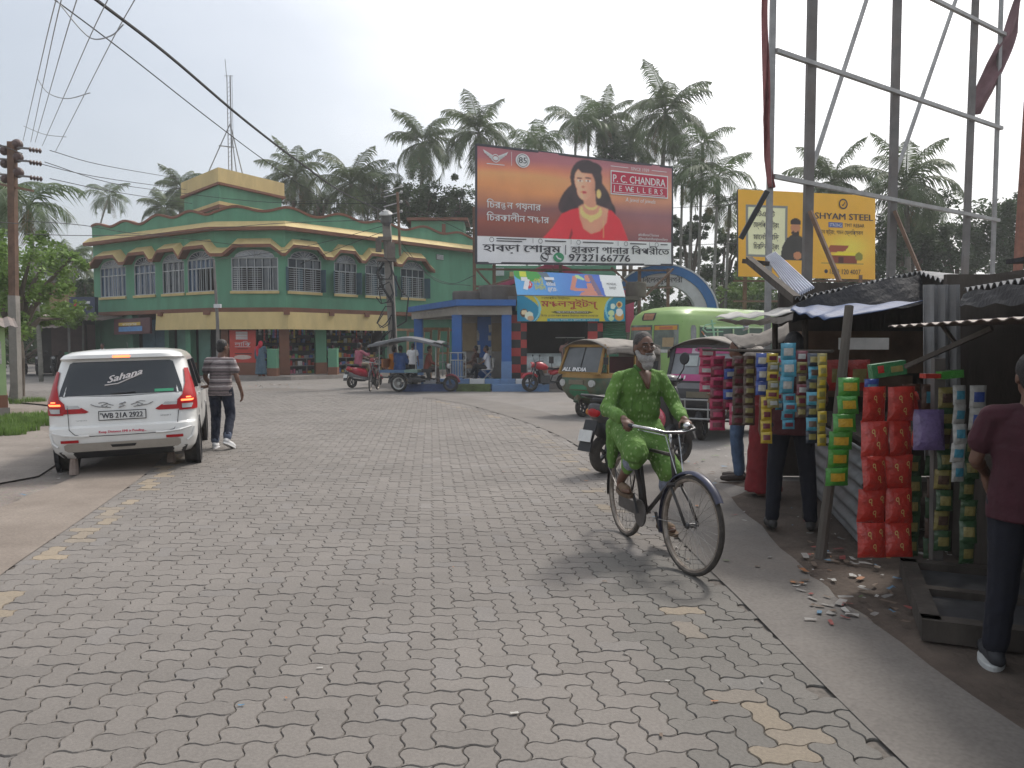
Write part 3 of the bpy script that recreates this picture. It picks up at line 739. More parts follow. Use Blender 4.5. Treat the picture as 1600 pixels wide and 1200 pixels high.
mb = MB(); fbox(mb, s - w, s + w, 0, .75, -.02, .1); mb.v = [tuple(Vector(v) - t.location) for v in mb.v]; mb.build('base', BROWN, t)
# lattice mast on the stair room roof
STEEL = M('grey_steel', (.25, .255, .26), .5, .2, 6, metal=.4)
ms = P(361, 267, 40.5); ms.z = 10.21
t = thing('antenna_mast', 'thin lattice antenna mast with three stays on the yellow stair room', 'antenna mast', ms)
def hz(py, Y=40.5): return (537 - py) / FPX * Y * 1.002 + CAM_H - ms.z
mb = MB(); H = hz(128); d = .09
for x, y in ((-d, -d), (d, -d), (0, d)): mb.cyl((x, y, 0), (x, y, H), .022, n=6)
for k in range(int(H / .22)):
    z = k * .22; mb.bar((-d, -d, z), (d, -d, z + .11), .012); mb.bar((d, -d, z + .11), (0, d, z + .2), .012)
mb.build('lattice', STEEL, t)
mb = MB(); mb.cyl((-.12, 0, H - .3), (-.20, 0, hz(103)), .016, n=6); mb.bar((-.25, 0, H), (.2, 0, H), .02); mb.cyl((.14, 0, H * .3), (.14, 0, H), .012, n=5); mb.build('aerial', STEEL, t)
for q in ((-1.1, -.5, 0), (.55, -.7, 0), (.3, 1.2, 0)):
    mb = MB(); mb.cyl(q, (0, 0, hz(200)), .03, n=6); mb.build('stay', STEEL, t)
mb = MB(); mb.bar((-.52, -.25, hz(235)), (.3, -.3, hz(238)), .05); mb.build('cross_brace', STEEL, t)
# ------------------------------------------------------------------ printed boards and the buildings at the junction
def srgb(r, g, b, k=1.0): return tuple(((c / 255) ** 2.2) * k for c in (r, g, b))
def attr_mat(name, rough=.5):
    if name in MATS: return MATS[name]
    m, t, b = node_mat(name); at = nd(t, 'ShaderNodeAttribute', attribute_name='print'); tcn = nd(t, 'ShaderNodeTexCoord')
    n = nd(t, 'ShaderNodeTexNoise', i_Scale=1.5, i_Detail=6.); t.links.new(tcn.outputs['Object'], n.inputs['Vector'])
    r = nd(t, 'ShaderNodeValToRGB'); r.color_ramp.elements[0].color = (.85, .85, .85, 1); r.color_ramp.elements[1].color = (1.05, 1.05, 1.05, 1); t.links.new(n.outputs[0], r.inputs[0])
    mx = nd(t, 'ShaderNodeMix', data_type='RGBA', blend_type='MULTIPLY', i_0=1.); t.links.new(at.outputs['Color'], mx.inputs[6]); t.links.new(r.outputs[0], mx.inputs[7])
    t.links.new(mx.outputs[2], b.inputs['Base Color']); b.inputs['Roughness'].default_value = rough; MATS[name] = m
    return m
def paint(name, bd, nu, nv, fn, parent, layer=1, wob=0):
    """a printed sheet: one face per print dot, colour stored on the sheet"""
    u = np.linspace(0, 1, nu + 1); v = np.linspace(0, 1, nv + 1); U, V = np.meshgrid(u, v)
    C = fn(U, V); a, b, c, d = [np.array(k) for k in bd.c]; n = np.array(bd.n)
    u3, v3 = U[..., None], V[..., None]
    pts = (a * (1 - u3) + b * u3) * (1 - v3) + (d * (1 - u3) + c * u3) * v3 + n * (.004 * layer)
    if wob: pts = pts + n * (wob * (np.sin(U * 23) * np.sin(V * 7 + 1) + np.sin(U * 9 + V * 5)))[..., None] + n * wob * 2.1
    w = nu + 1; idx = np.arange(w * (nv + 1)).reshape(nv + 1, w)
    F = np.stack([idx[:-1, :-1], idx[:-1, 1:], idx[1:, 1:], idx[1:, :-1]], -1).reshape(-1, 4)
    me = bpy.data.meshes.new(name); me.from_pydata(pts.reshape(-1, 3).tolist(), [], F.tolist())
    at = me.color_attributes.new('print', 'FLOAT_COLOR', 'POINT'); col = np.ones((w * (nv + 1), 4), np.float32); col[:, :3] = C.reshape(-1, 3); at.data.foreach_set('color', col.ravel())
    me.materials.append(attr_mat('printed_sheet')); me.polygons.foreach_set('use_smooth', [True] * len(F))
    o = bpy.data.objects.new(name, me); COL.objects.link(o); o.parent = parent; return o
def inpoly(U, V, poly):
    r = np.zeros(U.shape, bool); n = len(poly); j = n - 1
    for i in range(n):
        (xi, yi), (xj, yj) = poly[i], poly[j]
        with np.errstate(divide='ignore', invalid='ignore'): r ^= ((yi > V) != (yj > V)) & (U < (xj - xi) * (V - yi) / ((yj - yi) or 1e-9) + xi)
        j = i
    return r
def inell(U, V, cx, cy, rx, ry, rot=0):
    x, y = U - cx, V - cy; c, s = math.cos(R(rot)), math.sin(R(rot)); return ((x * c + y * s) / rx) ** 2 + ((-x * s + y * c) / ry) ** 2 < 1
def gnoise(U, V, su, sv, seed):
    r = np.random.RandomState(seed); o = 0
    for k in range(5): o = o + np.sin(U * su * r.uniform(.5, 2) + r.uniform(0, 6)) * np.sin(V * sv * r.uniform(.5, 2) + U * r.uniform(-1, 1) * 3 + r.uniform(0, 6)) / 5
    return o
STEELD = M('rusty_steel', (.16, .105, .075), .8, .35, 4, dirt=.5, dirtcol=(.22, .10, .05))
STEELG = M('weathered_grey_steel', (.155, .15, .145), .7, .25, 3, dirt=.4, dirtcol=(.16, .10, .07))
# ---- the big jewellery billboard
org = Vector((2.5, 32, 0)); t = thing('billboard', 'big jewellery billboard with a woman in red printed on a sunset sky', 'billboard', org)
bd = Board(P(744, 411, 30) - org, P(1050, 414, 34) - org, P(1050, 262, 34) - org, P(744, 226, 30) - org)
BG1 = M('board_back', (.10, .10, .11), .8)
mb = MB(); bd.slab(mb, .08); mb.build('panel', BG1, t)
def poster(U, V):
    C = np.zeros(U.shape + (3,)); q = np.clip((V - .23) / .77, 0, 1) + .10 * gnoise(U, V, 4, 14, 3)
    stops = [(0, (105, 50, 42)), (.18, (132, 66, 50)), (.34, (120, 72, 70)), (.52, (196, 128, 78)), (.68, (206, 140, 88)), (.80, (190, 112, 86)), (.92, (158, 92, 96)), (1.2, (128, 84, 100))]
    xs = [s[0] for s in stops]
    for k in range(3): C[..., k] = np.interp(q, xs, [srgb(*s[1])[k] for s in stops])
    dk = np.clip((U - .35) / .5, 0, 1)[..., None]; C = C * (1 - .30 * dk) + np.array(srgb(140, 100, 112)) * .38 * dk
    def put(mask, c):
        C[mask] = c
    def shade(mask, c0, val):
        C[mask] = np.array(c0) * val[mask][:, None]
    hair = np.array(srgb(46, 30, 34))
    hm = inell(U, V, .530, .80, .083, .18) | inell(U, V, .472, .62, .066, .17, -18) | inell(U, V, .585, .63, .072, .21, 12) | inell(U, V, .445, .53, .058, .085) | inell(U, V, .625, .51, .058, .11)
    C[hm] = hair * (1.2 + 1.2 * gnoise(U, V, 90, 26, 5)[hm][:, None])
    dress = [(.31, .23), (.36, .33), (.405, .46), (.455, .505), (.50, .53), (.60, .525), (.66, .52), (.705, .44), (.74, .29), (.752, .23)]
    m = inpoly(U, V, dress); shade(m, srgb(205, 28, 45), 1 + .22 * gnoise(U, V, 30, 12, 8))
    m = inpoly(U, V, [(.455, .33), (.46, .28), (.452, .23), (.44, .23)]); put(m, srgb(120, 14, 28))
    skin = np.array(srgb(205, 140, 112))
    m = inpoly(U, V, [(.505, .70), (.575, .70), (.58, .565), (.645, .53), (.635, .40), (.60, .315), (.555, .285), (.515, .33), (.495, .43), (.487, .535), (.515, .565)]); shade(m, skin, .92 + .18 * gnoise(U, V, 20, 9, 2))
    m = inell(U, V, .522, .765, .053, .135, 4) | inell(U, V, .517, .69, .037, .09); shade(m, skin, 1.12 - .75 * np.clip((U - .525) * 10, -.2, .6) + .10 * gnoise(U, V, 60, 30, 9))
    m = inell(U, V, .55, .90, .06, .065, -25) & (V > .85); C[m] = hair
    for cx, cy, rx, ry, rot, c in ((.494, .80, .016, .007, 5, hair), (.538, .808, .018, .007, -6, hair), (.497, .776, .012, .008, 0, np.array(srgb(240, 225, 220))), (.538, .782, .013, .008, 0, np.array(srgb(240, 225, 220))), (.497, .776, .006, .008, 0, hair), (.538, .782, .006, .008, 0, hair), (.512, .722, .008, .011, 0, np.array(srgb(170, 100, 80))), (.515, .672, .016, .013, 0, np.array(srgb(170, 50, 60)))):
        C[inell(U, V, cx, cy, rx, ry, rot)] = c
    gold = np.array(srgb(214, 178, 110))
    C[inell(U, V, .594, .668, .012, .042)] = gold
    m = inell(U, V, .553, .50, .058, .085) & ~inell(U, V, .553, .535, .045, .072) & (V < .54); C[m] = gold * (1 + .6 * gnoise(U, V, 300, 180, 6)[m][:, None])
    m = inell(U, V, .553, .425, .015, .03) | (inell(U, V, .553, .56, .035, .05) & ~inell(U, V, .553, .575, .032, .04) & (V < .56)); C[m] = gold
    m = (np.abs(U - .618) < .0022) & (V > .25) & (V < .42); C[m] = gold
    m = (np.abs(U - .505) < .0022) & (V > .60) & (V < .70); C[m] = gold
    for _ in range(3):
        D = C.copy(); D[1:-1, 1:-1] = (C[1:-1, 1:-1] * 2 + C[:-2, 1:-1] + C[2:, 1:-1] + C[1:-1, :-2] + C[1:-1, 2:]) / 6; C = D
    m = V < .228; C[m] = srgb(212, 213, 220)
    return np.clip(C * 1.45 + .02, 0, .85)
paint('poster', bd, 380, 220, poster, t, wob=.012)
mb = MB(); WH = M('print_white', (.72, .72, .72), .5, .05); PR = M('print_red', (.50, .02, .06), .5, .08); PK = M('print_black', (.035, .035, .045), .5, .1); PGN = M('print_green', (.04, .28, .13), .5)
mb.use(WH); LY = 14
bd.text(mb, [('িচর', 1, 0, 0), ('ন', .72, .03, .12, .20), ('ত', .62, -.12, -.14, .44), ('ন গয়নার', 1, .03, 0)], .045, .475, .085, .255, LY, .012)
bd.text(mb, [('িচরকালীন স', 1, 0, 0), ('ম', .72, .03, .12, .34), ('ভ', .68, -.06, -.12, .46), ('ার', 1, .02, 0)], .045, .365, .085, .295, LY, .012)
bd.text(mb, 'SINCE 1939', .765, .925, .046, .10, LY)
bd.line(mb, [(.655, .945), (.75, .945)], .006, LY); bd.line(mb, [(.88, .945), (.965, .945)], .006, LY)
bd.rect(mb, .655, .675, .972, .905, LY); mb.use(PR); bd.rect(mb, .660, .686, .967, .894, LY + 1); mb.use(WH)
bd.text(mb, 'P. C. CHANDRA', .668, .795, .105, .288, LY + 2, .018); bd.line(mb, [(.662, .782), (.965, .782)], .006, LY + 2); bd.line(mb, [(.672, .698), (.955, .698)], .006, LY + 2)
for k, ch in enumerate('JEWELLERS'): bd.text(mb, ch, .668 + k * .0325, .712, .075, None, LY + 2, .012)
bd.text(mb, 'A jewel of jewels', .735, .615, .058, .165, LY, 0, .15)
bd.text(mb, '#InBetaClasses', .805, .285, .036, .115, LY, 0, .15); bd.text(mb, '#SwadeshiRaniJewellery', .805, .247, .036, .165, LY, 0, .15)
# winged emblem and the 85 badge
for sg in (-1, 1):
    for k in range(4): bd.poly(mb, [(.086 + sg * .014, .925 - k * .012), (.086 + sg * (.058 - k * .010), .965 - k * .016), (.086 + sg * (.050 - k * .010), .935 - k * .016), (.086 + sg * .014, .905 - k * .010)][::sg], LY)
bd.ring(mb, .086, .90, .036, .007, LY); bd.ellp(mb, .086, .90, .012, .018, LY); bd.rect(mb, .045, .845, .127, .852, LY); bd.line(mb, [(.160, .85), (.160, .97)], .004, LY)
bd.ellp(mb, .213, .905, .034, .062, LY); mb.use(PK); bd.ring(mb, .213, .905, .054, .004, LY + 1); bd.text(mb, '85', .194, .882, .075, .038, LY + 1, .01)
bd.text(mb, 'হাবড়া েশারুম', .028, .102, .092, .37, LY, .022); bd.line(mb, [(.423, .085), (.423, .175)], .008, LY)
bd.text(mb, 'হাবড়া থানার িবপরীেত', .45, .102, .092, .53, LY, .022)
bd.text(mb, '9732166776', .44, .025, .098, .32, LY, .02); bd.ring(mb, .318, .058, .042, .008, LY)
bd.line(mb, [(.303, .075), (.312, .05), (.330, .038)], .014, LY); 
for x, wd in ((.09, .14), (.32, .105), (.51, .16), (.76, .09), (.93, .04)):
    bd.line(mb, [(x, .205), (x + wd, .205)], .010, LY) if x != .09 else [bd.line(mb, [(x, .213 - q), (x + wd - q, .213 - q)], .009, LY) for q in (0, .02)]
    bd.ring(mb, x - .022, .202, .022, .004, LY)
for x in (.262, .45, .695, .868): bd.line(mb, [(x, .18), (x, .225)], .004, LY)
mb.use(PGN); bd.ellp(mb, .388, .058, .027, .044, LY); mb.use(WH); bd.line(mb, [(.376, .074), (.384, .05), (.401, .040)], .013, LY + 1)
mb.build('lettering', None, t)
mb = MB()                                     # dark frame edge
for a, b in (((0, 0), (1, 0)), ((1, 0), (1, 1)), ((1, 1), (0, 1)), ((0, 1), (0, 0))): mb.bar(bd.at(*a), bd.at(*b), .09)
mb.build('border', M('board_edge', (.06, .06, .07), .7), t)
for px, Yd in ((741, 30.2), (772, 30.8), (876, 32), (1000, 33.6), (1045, 34.3)):
    mb = MB(); p = P(px, 500, Yd); top = 5.0 if px > 742 else 7; mb.bar((p.x - org.x, p.y - org.y + .25, 0), (p.x - org.x, p.y - org.y + .25, top), .13); mb.build('post', STEELD, t)
mb = MB()
for py in (420, 447):
    mb.bar(P(741, py, 30.2) - org + Vector((0, .2, 0)), P(1050, py + 2, 34.2) - org + Vector((0, .2, 0)), .08)
mb.bar(P(741, 455, 30.2) - org, P(830, 425, 31.5) - org, .07); mb.bar(P(955, 418, 33) - org, P(1010, 470, 33.8) - org, .07); mb.bar(P(1052, 420, 34.2) - org, P(1003, 468, 33.8) - org, .08); mb.bar(P(745, 422, 30.2) - org, P(775, 455, 30.7) - org, .06)
mb.build('brace', STEELD, t)
# ---- yellow steel billboard
org = Vector((10, 29, 0)); t = thing('billboard', 'yellow steel bar billboard with a bearded man, partly behind the bare poles', 'billboard', org)
bd = Board(P(1153, 432, 27.5) - org, P(1367, 437, 29) - org, P(1367, 306, 29) - org, P(1153, 296, 27.5) - org)
mb = MB(); bd.slab(mb, .07); mb.build('panel', BG1, t)
def poster2(U, V):
    C = np.zeros(U.shape + (3,)); C[...] = srgb(212, 158, 46)
    C *= (1 + .10 * (V - .5))[..., None]
    glow = np.exp(-(((U - .80) / .16) ** 2 + ((V - .38) / .16) ** 2))[..., None]; C = C * (1 - .6 * glow) + np.array(srgb(225, 215, 80)) * .6 * glow
    m = (np.abs(U - .20) < .145) & (np.abs(V - .53) < .30); C[m] = srgb(118, 122, 118)
    m = (np.abs(U - .20) < .128) & (np.abs(V - .53) < .272); C[m] = srgb(214, 220, 172)
    body = inpoly(U, V, [(.295, .20), (.31, .36), (.345, .46), (.38, .50), (.43, .50), (.47, .45), (.52, .40), (.52, .20)]); C[body] = np.array(srgb(52, 50, 46)) * (1 + .25 * gnoise(U, V, 40, 20, 3)[body][:, None])
    f = inell(U, V, .405, .585, .034, .085); C[f] = srgb(176, 120, 84)
    h = (inell(U, V, .405, .645, .038, .05) & (V > .62)) | (inell(U, V, .405, .52, .028, .035) & ~inell(U, V, .405, .545, .012, .012)); C[h] = srgb(45, 32, 28)
    C[inell(U, V, .42, .26, .03, .045)] = srgb(176, 120, 84)
    for p, c in (([(.62, .30), (.66, .395), (.80, .395), (.77, .33)], (142, 66, 38)), ([(.64, .25), (.72, .32), (.86, .31), (.87, .285)], (222, 198, 40)), ([(.66, .19), (.66, .275), (.86, .275), (.86, .19)], (120, 56, 34)), ([(.72, .19), (.72, .26), (.76, .26), (.76, .19)], (70, 36, 28)), ([(.58, .175), (.6, .19), (.9, .19), (.92, .175)], (120, 110, 60))): C[inpoly(U, V, p)] = srgb(*c)
    C[inell(U, V, .875, .27, .03, .05)] = srgb(120, 120, 40)
    return np.clip(C * 1.25, 0, .85)
paint('poster', bd, 180, 110, poster2, t, wob=.008)
mb = MB(); mb.use(PK); LY = 9
bd.text(mb, 'িটএমিট', .125, .70, .085, .13, LY, .01); bd.text(mb, 'েফ্লিক্স-স্ট্রং', .105, .575, .085, .18, LY, .01); bd.text(mb, 'মােনই বািড়', .105, .435, .085, .18, LY, .01); bd.text(mb, 'িচরিদন স্ট্রং', .105, .325, .085, .18, LY, .01)
bd.text(mb, 'SHYAM STEEL', .545, .70, .105, .435, LY, .02); bd.text(mb, 'TMT REBAR', .765, .615, .06, .15, LY); bd.text(mb, 'েমন ষ্ট্রং, গমন েফ্লিক্সবল', .575, .525, .07, .33, LY)
bd.ring(mb, .755, .885, .062, .016, LY); bd.line(mb, [(.745, .875), (.752, .862), (.768, .905)], .012, LY)
bd.text(mb, '1800 120 4007', .655, .055, .085, .23, LY, .01); bd.ellp(mb, .627, .085, .013, .024, LY)
mb.use(M('print_blue', (.05, .10, .32), .5)); bd.rect(mb, .645, .605, .75, .665, LY); mb.use(WH); bd.text(mb, 'STRONG', .652, .615, .055, .09, LY + 1)
mb.build('lettering', None, t)
for px in (1168, 1256, 1350):
    mb = MB(); p = P(px, 500, 28.4); mb.bar((p.x - org.x, p.y - org.y + .4, 0), (p.x - org.x, p.y - org.y + .4, 4.2), .12); mb.build('post', STEELD, t)
mb = MB()
for py in (438, 470): mb.bar(P(1150, py, 27.8) - org + Vector((0, .3, 0)), P(1370, py, 29.2) - org + Vector((0, .3, 0)), .07)
mb.build('brace', STEELD, t)
# ---- green annex and pink gabled house behind the sweet shop
t = thing('annex_building', 'lower green annex with a yellow ledge, behind and under the big billboard', 'building', (2.6, 49, 0))
mb = MB(); mb.use(GREEN); mb.box((0, 2, 3.3), (8.0, 4, 6.6)); mb.build('wall', None, t)
mb = MB(); mb.box((-1.9, -.3, 6.0), (1.7, .6, .30)); mb.build('ledge', YELL, t); mb = MB(); mb.box((-1.9, -.32, 5.8), (1.8, .68, .1)); mb.build('ledge_lip', BROWN, t)
mb = MB(); mb.box((-1.9, -.06, 5.25), (1.2, .1, .8)); mb.build('window', GLASSD, t); mb = MB(); mb.box((-3.4, -.06, 6.2), (.6, .08, .5)); mb.build('vent', WHITE_P, t)
PINK = M('pink_paint', (.52, .09, .16), .6, .1, 3, dirt=.2)
t = thing('gabled_house', 'low house with pink gable boards behind the sweet shop signs', 'house', (1.78, 33.5, 0))
mb = MB(); mb.use(GREEN); mb.prism([(-3.2, 0), (3.2, 0), (3.2, 3.7), (0, 4.95), (-3.2, 3.7)], 3.0, Matrix(((1, 0, 0, 0), (0, 0, 1, .1), (0, 1, 0, 0), (0, 0, 0, 1)))); mb.build('wall', None, t)
mb = MB()
for sg in (-1, 1): mb.bar((sg * 3.35, 0, 3.72), (sg * .02, 0, 5.05), .25, .26)
mb.build('bargeboard', PINK, t); mb = MB(); mb.box((3.32, -.02, 2.9), (.34, .34, 1.5)); mb.build('corner_post', PINK, t)
# ---- blue and white arch over the side road
t = thing('arch_gate', 'blue and white concrete arch with Bengali lettering behind the green bus', 'arch', (6.85, 35, 0))
ABL = M('arch_blue', (.035, .15, .38), .6, .12, 2, dirt=.25); AWH = M('arch_white', (.55, .56, .57), .6, .08, 2, dirt=.3)
def arc(r0, r1, z0, kx, th, mt, name, y0):
    mb = MB(); rings = []
    for k in range(25):
        a = math.pi * k / 24; c, s_ = math.cos(a), math.sin(a)
        rings.append([Vector((c * r * kx, y, z0 + s_ * r)) for r, y in ((r0, y0), (r1, y0), (r1, y0 + th), (r0, y0 + th))])
    mb.loft(rings); return mb.build(name, mt, t)
arc(1.92, 2.30, 2.92, 1.08, .5, ABL, 'arch_band', 0); arc(1.42, 1.915, 2.92, 1.08, .38, AWH, 'arch_face', .06); arc(2.305, 2.37, 2.92, 1.08, .54, AWH, 'arch_rim', -.02)
for sg in (-1, 1): mb = MB(); mb.box((sg * 2.05, .25, 1.45), (.7, .5, 2.9)); mb.build('pillar', ABL, t)
b2 = Board((-1.05, .04, 4.28), (1.05, .04, 4.28), (1.05, .04, 4.72), (-1.05, .04, 4.72)); mb = MB(); b2.slab(mb, .03); mb.build('name_board', AWH, t); mb = MB(); mb.use(PK); b2.text(mb, 'িনেলনপুর নগরী', .06, .32, .8, .86, 2, .02); mb.build('lettering', None, t)
# ---- bus shelter
t = thing('bus_shelter', 'open bus shelter with blue roof edge and blue and grey pillars', 'bus shelter', (-2, 29, 0))
SBL = M('shelter_blue', (.03, .115, .34), .6, .15, 2, dirt=.2); BEI = M('shelter_grey', (.30, .275, .24), .8, .12, 2, dirt=.45)
LBL = M('pale_blue_paint', (.14, .24, .42), .7, .15, 3, dirt=.3)
def L_(x, y): return (x + 2, y - 29)
plan = [L_(-4.4, 33.5), L_(-1.98, 28.0), L_(.02, 28.0), L_(.02, 33.5)]
def slab(mb, z0, z1, inset):
    cx, cy = sum(p[0] for p in plan) / 4, sum(p[1] for p in plan) / 4; pts = []
    for x, y in plan: d = Vector((cx - x, cy - y)).normalized() * inset; pts.append((x + d.x, y + d.y))
    mb.add([(x, y, z0) for x, y in pts] + [(x, y, z1) for x, y in pts], [(0, 3, 2, 1), (4, 5, 6, 7), (0, 1, 5, 4), (1, 2, 6, 5), (2, 3, 7, 6), (3, 0, 4, 7)])
mb = MB(); slab(mb, 3.02, 3.24, -.25); mb.build('roof', SBL, t)
mb = MB(); slab(mb, 2.70, 3.015, .05); mb.build('beam', BEI, t)
for x, y in ((-2.02, 28.3), (-.20, 28.25), (-4.0, 33.0), (-.2, 32.8)):
    mb = MB(); a, b = L_(x, y); mb.use(SBL); mb.box((a, b, 1.85), (.36, .36, 1.7)); mb.use(LBL); mb.box((a, b, .65), (.38, .38, .7)); mb.build('pillar', None, t)
mb = MB(); x0, x1, yw = -2.0, -.1, 30.2
for k, (q0, q1, mt) in enumerate(((0, .34, BEI), (.34, .62, SBL), (.62, 1, BEI))): mb.use(mt); a = L_(lerp(x0, x1, q0), yw); b = L_(lerp(x0, x1, q1), yw); mb.box(((a[0] + b[0]) / 2, a[1], 1.5), (b[0] - a[0], .15 + .03 * (k == 1), 2.4))
mb.build('back_wall', None, t)
r = random.Random(12); mb = MB(); mb.use(M('poster_paper', (.42, .41, .38), .8, .35, 14, stretch=(1, 1, 1)))
for cx, n in ((.06, 7), (.36, 6), (.62, 7), (.92, 9)):
    for k in range(n): a = L_(lerp(x0, x1, cx + r.uniform(-.04, .04)), yw); mb.box((a[0], a[1] - .10 - k * .003, r.uniform(.9, 2.3)), (r.uniform(.12, .22), .004, r.uniform(.15, .3)), Matrix.Rotation(r.uniform(-.1, .1), 3, 'Y'))
mb.build('torn_posters', None, t)
BRD = M('notice_wood', (.25, .19, .11), .7, .2, 3)
for q in (.18, .78): mb = MB(); a = L_(lerp(x0, x1, q), yw); mb.box((a[0], a[1] - .12, 1.9), (.55, .05, 1.1)); mb.build('notice_board', BRD, t)
b2 = Board(Vector((*L_(-4.25, 33.1), 2.76)), Vector((*L_(-2.0, 28.0), 2.76)), Vector((*L_(-2.0, 28.0), 2.98)), Vector((*L_(-4.25, 33.1), 2.98)))
mb = MB(); mb.use(M('faded_letters', (.15, .15, .15), .8)); b2.text(mb, 'যাত্রী প্রতীক্ষালয়', .25, .3, .6, .5, 26); mb.build('lettering', None, t)
for k in range(7):
    mb = MB(); a = L_(-2.9 + k * .55, 27.4 - .02 * k); mb.box((a[0], a[1] + .3, .30), (.53, .5, .16)); mb.build('kerb_block', [WHITE_P, LBL, LBL][k % 3], t)
mb = MB(); a = L_(-1.2, 28.6); mb.box((a[0], a[1] + .4, .13), (4.2, 2.6, .26)); mb.build('floor_step', LBL, t)
mb = MB(); a = L_(-1.35, 26.95); mb.box((a[0], a[1], .10), (1.2, .35, .26)); mb.build('kerb_stone', M('mossy_kerb', (.09, .12, .05), .9, .4, 4), t); mb = MB(); a = L_(.3, 26.95); mb.box((a[0], a[1], .10), (2.0, .35, .26)); mb.build('kerb_stone', LBL, t); mb = MB(); a = L_(-2.9, 26.95); mb.box((a[0], a[1], .10), (1.9, .35, .26)); mb.build('kerb_stone', M('dark_blue_kerb', (.07, .10, .2), .8, .3, 4), t)
# concrete rings and a tank lying on the shelter and shop roofs
CRG = M('old_concrete', (.12, .105, .09), .95, .3, 2, dirt=.5, bump=.4)
for x, y, z, rad, hh, lab in ((-1.7, 30, 3.25, .62, .42, 'flat dark concrete ring lying on the left of the shelter roof'), (-.55, 29.8, 3.25, .75, .62, 'taller round grey concrete tank on the shelter roof beside the shop sign'), (4.75, 29.6, 3.42, .40, .58, 'round concrete tank on the shop roof at the right end of the sweet shop sign')):
    t = thing('roof_tank', lab, 'tank', (x, y, z), 0, 'concrete tanks on the low roofs'); mb = MB(); mb.lathe([(rad * .97, 0), (rad, .05), (rad, hh - .06), (rad * .95, hh), (rad * .8, hh), (rad * .78, hh - .2), (0, hh - .22)], n=24); mb.build('ring', CRG, t, smooth=False)
# ---- the sweet shop
org = Vector((2.1, 29, 0)); t = thing('sweet_shop', 'small sweet shop with red and black checked pillars and a green rolling shutter', 'shop', org)
RD = M('tile_red', (.46, .04, .035), .35, .08, 4); BK = M('tile_black', (.02, .02, .022), .3, .2, 4)
def checker(px0, px1, Y, n, name):
    a, b = P(px0, 550, Y), P(px1, 550, Y); w = b.x - a.x; mb = MB()
    for k in range(n):
        for q, (f0, f1) in enumerate(((0, .64), (.64, 1))):
            mb.use(RD if (k + q) % 2 else BK); mb.box((a.x + w * (f0 + f1) / 2 - org.x, Y - org.y, .25 + (k + .5) * .31), (w * (f1 - f0), .3, .31))
    mb.build(name, None, t)
checker(797, 823, 29, 8, 'pillar'); checker(918, 941, 29, 8, 'pillar')
a, b = P(823, 550, 32), P(918, 550, 32)
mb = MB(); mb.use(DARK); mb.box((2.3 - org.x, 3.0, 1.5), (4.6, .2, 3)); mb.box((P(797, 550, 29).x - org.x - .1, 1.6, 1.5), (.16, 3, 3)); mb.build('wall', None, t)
mb = MB(); mb.box((2.3 - org.x, 1.7, 3.34), (4.9, 4.2, .14)); mb.build('roof_slab', CRG, t)
GS = M('green_shutter', (.05, .17, .11), .5, .15, 3, dirt=.3); mb = MB(); a, b = P(941, 550, 29), P(977, 550, 29); 
for k in range(24): mb.cyl((a.x - org.x, .05, .2 + k * .1), (b.x - org.x, .05, .2 + k * .1), .055, n=8)
mb.build('rolling_shutter', GS, t)
mb = MB(); a, b = P(795, 550, 28.6), P(978, 550, 28.6); mb.box(((a.x + b.x) / 2 - org.x, -.2, .1), (b.x - a.x, 1.4, .26)); mb.build('step', PLINTH, t)
mb = MB(); mb.use(M('shop_lamp_tube', (.6, .62, .6), .4)); mb.box((.3, 2.8, 1.9), (1.2, .1, .04)); mb.build('shelf', M('shop_shelf', (.2, .17, .13), .6), t)
# glass display counter with trays of sweets
p = P(850, 590, 28.9); t2 = thing('display_counter', 'curved glass display counter full of sweets in the sweet shop', 'display counter', (p.x, p.y + .2, .24))
mb = MB(); mb.box((0, 0, .25), (1.3, .6, .5)); mb.build('base', M('counter_chrome', (.30, .29, .28), .35, .3, 8, metal=.5), t2)
mb = MB(); mb.grid(lambda u, v: (-.65 + 1.3 * u, -.3 + .3 * (1 - math.cos(v * 1.57)), .5 + .55 * math.sin(v * 1.57)), 2, 8); mb.build('glass', M('counter_glass', (.28, .31, .30), .08, .4, 3, spec=.9), t2, smooth=True)
r = random.Random(3)
for k in range(5): mb = MB(); mb.use(r.choice([GOODS[3], GOODS[1], GOODS[5], GOODS[0]])); mb.box((-.5 + k * .25, -.31, .36), (.2, .05, .12)); mb.build('tray', None, t2)
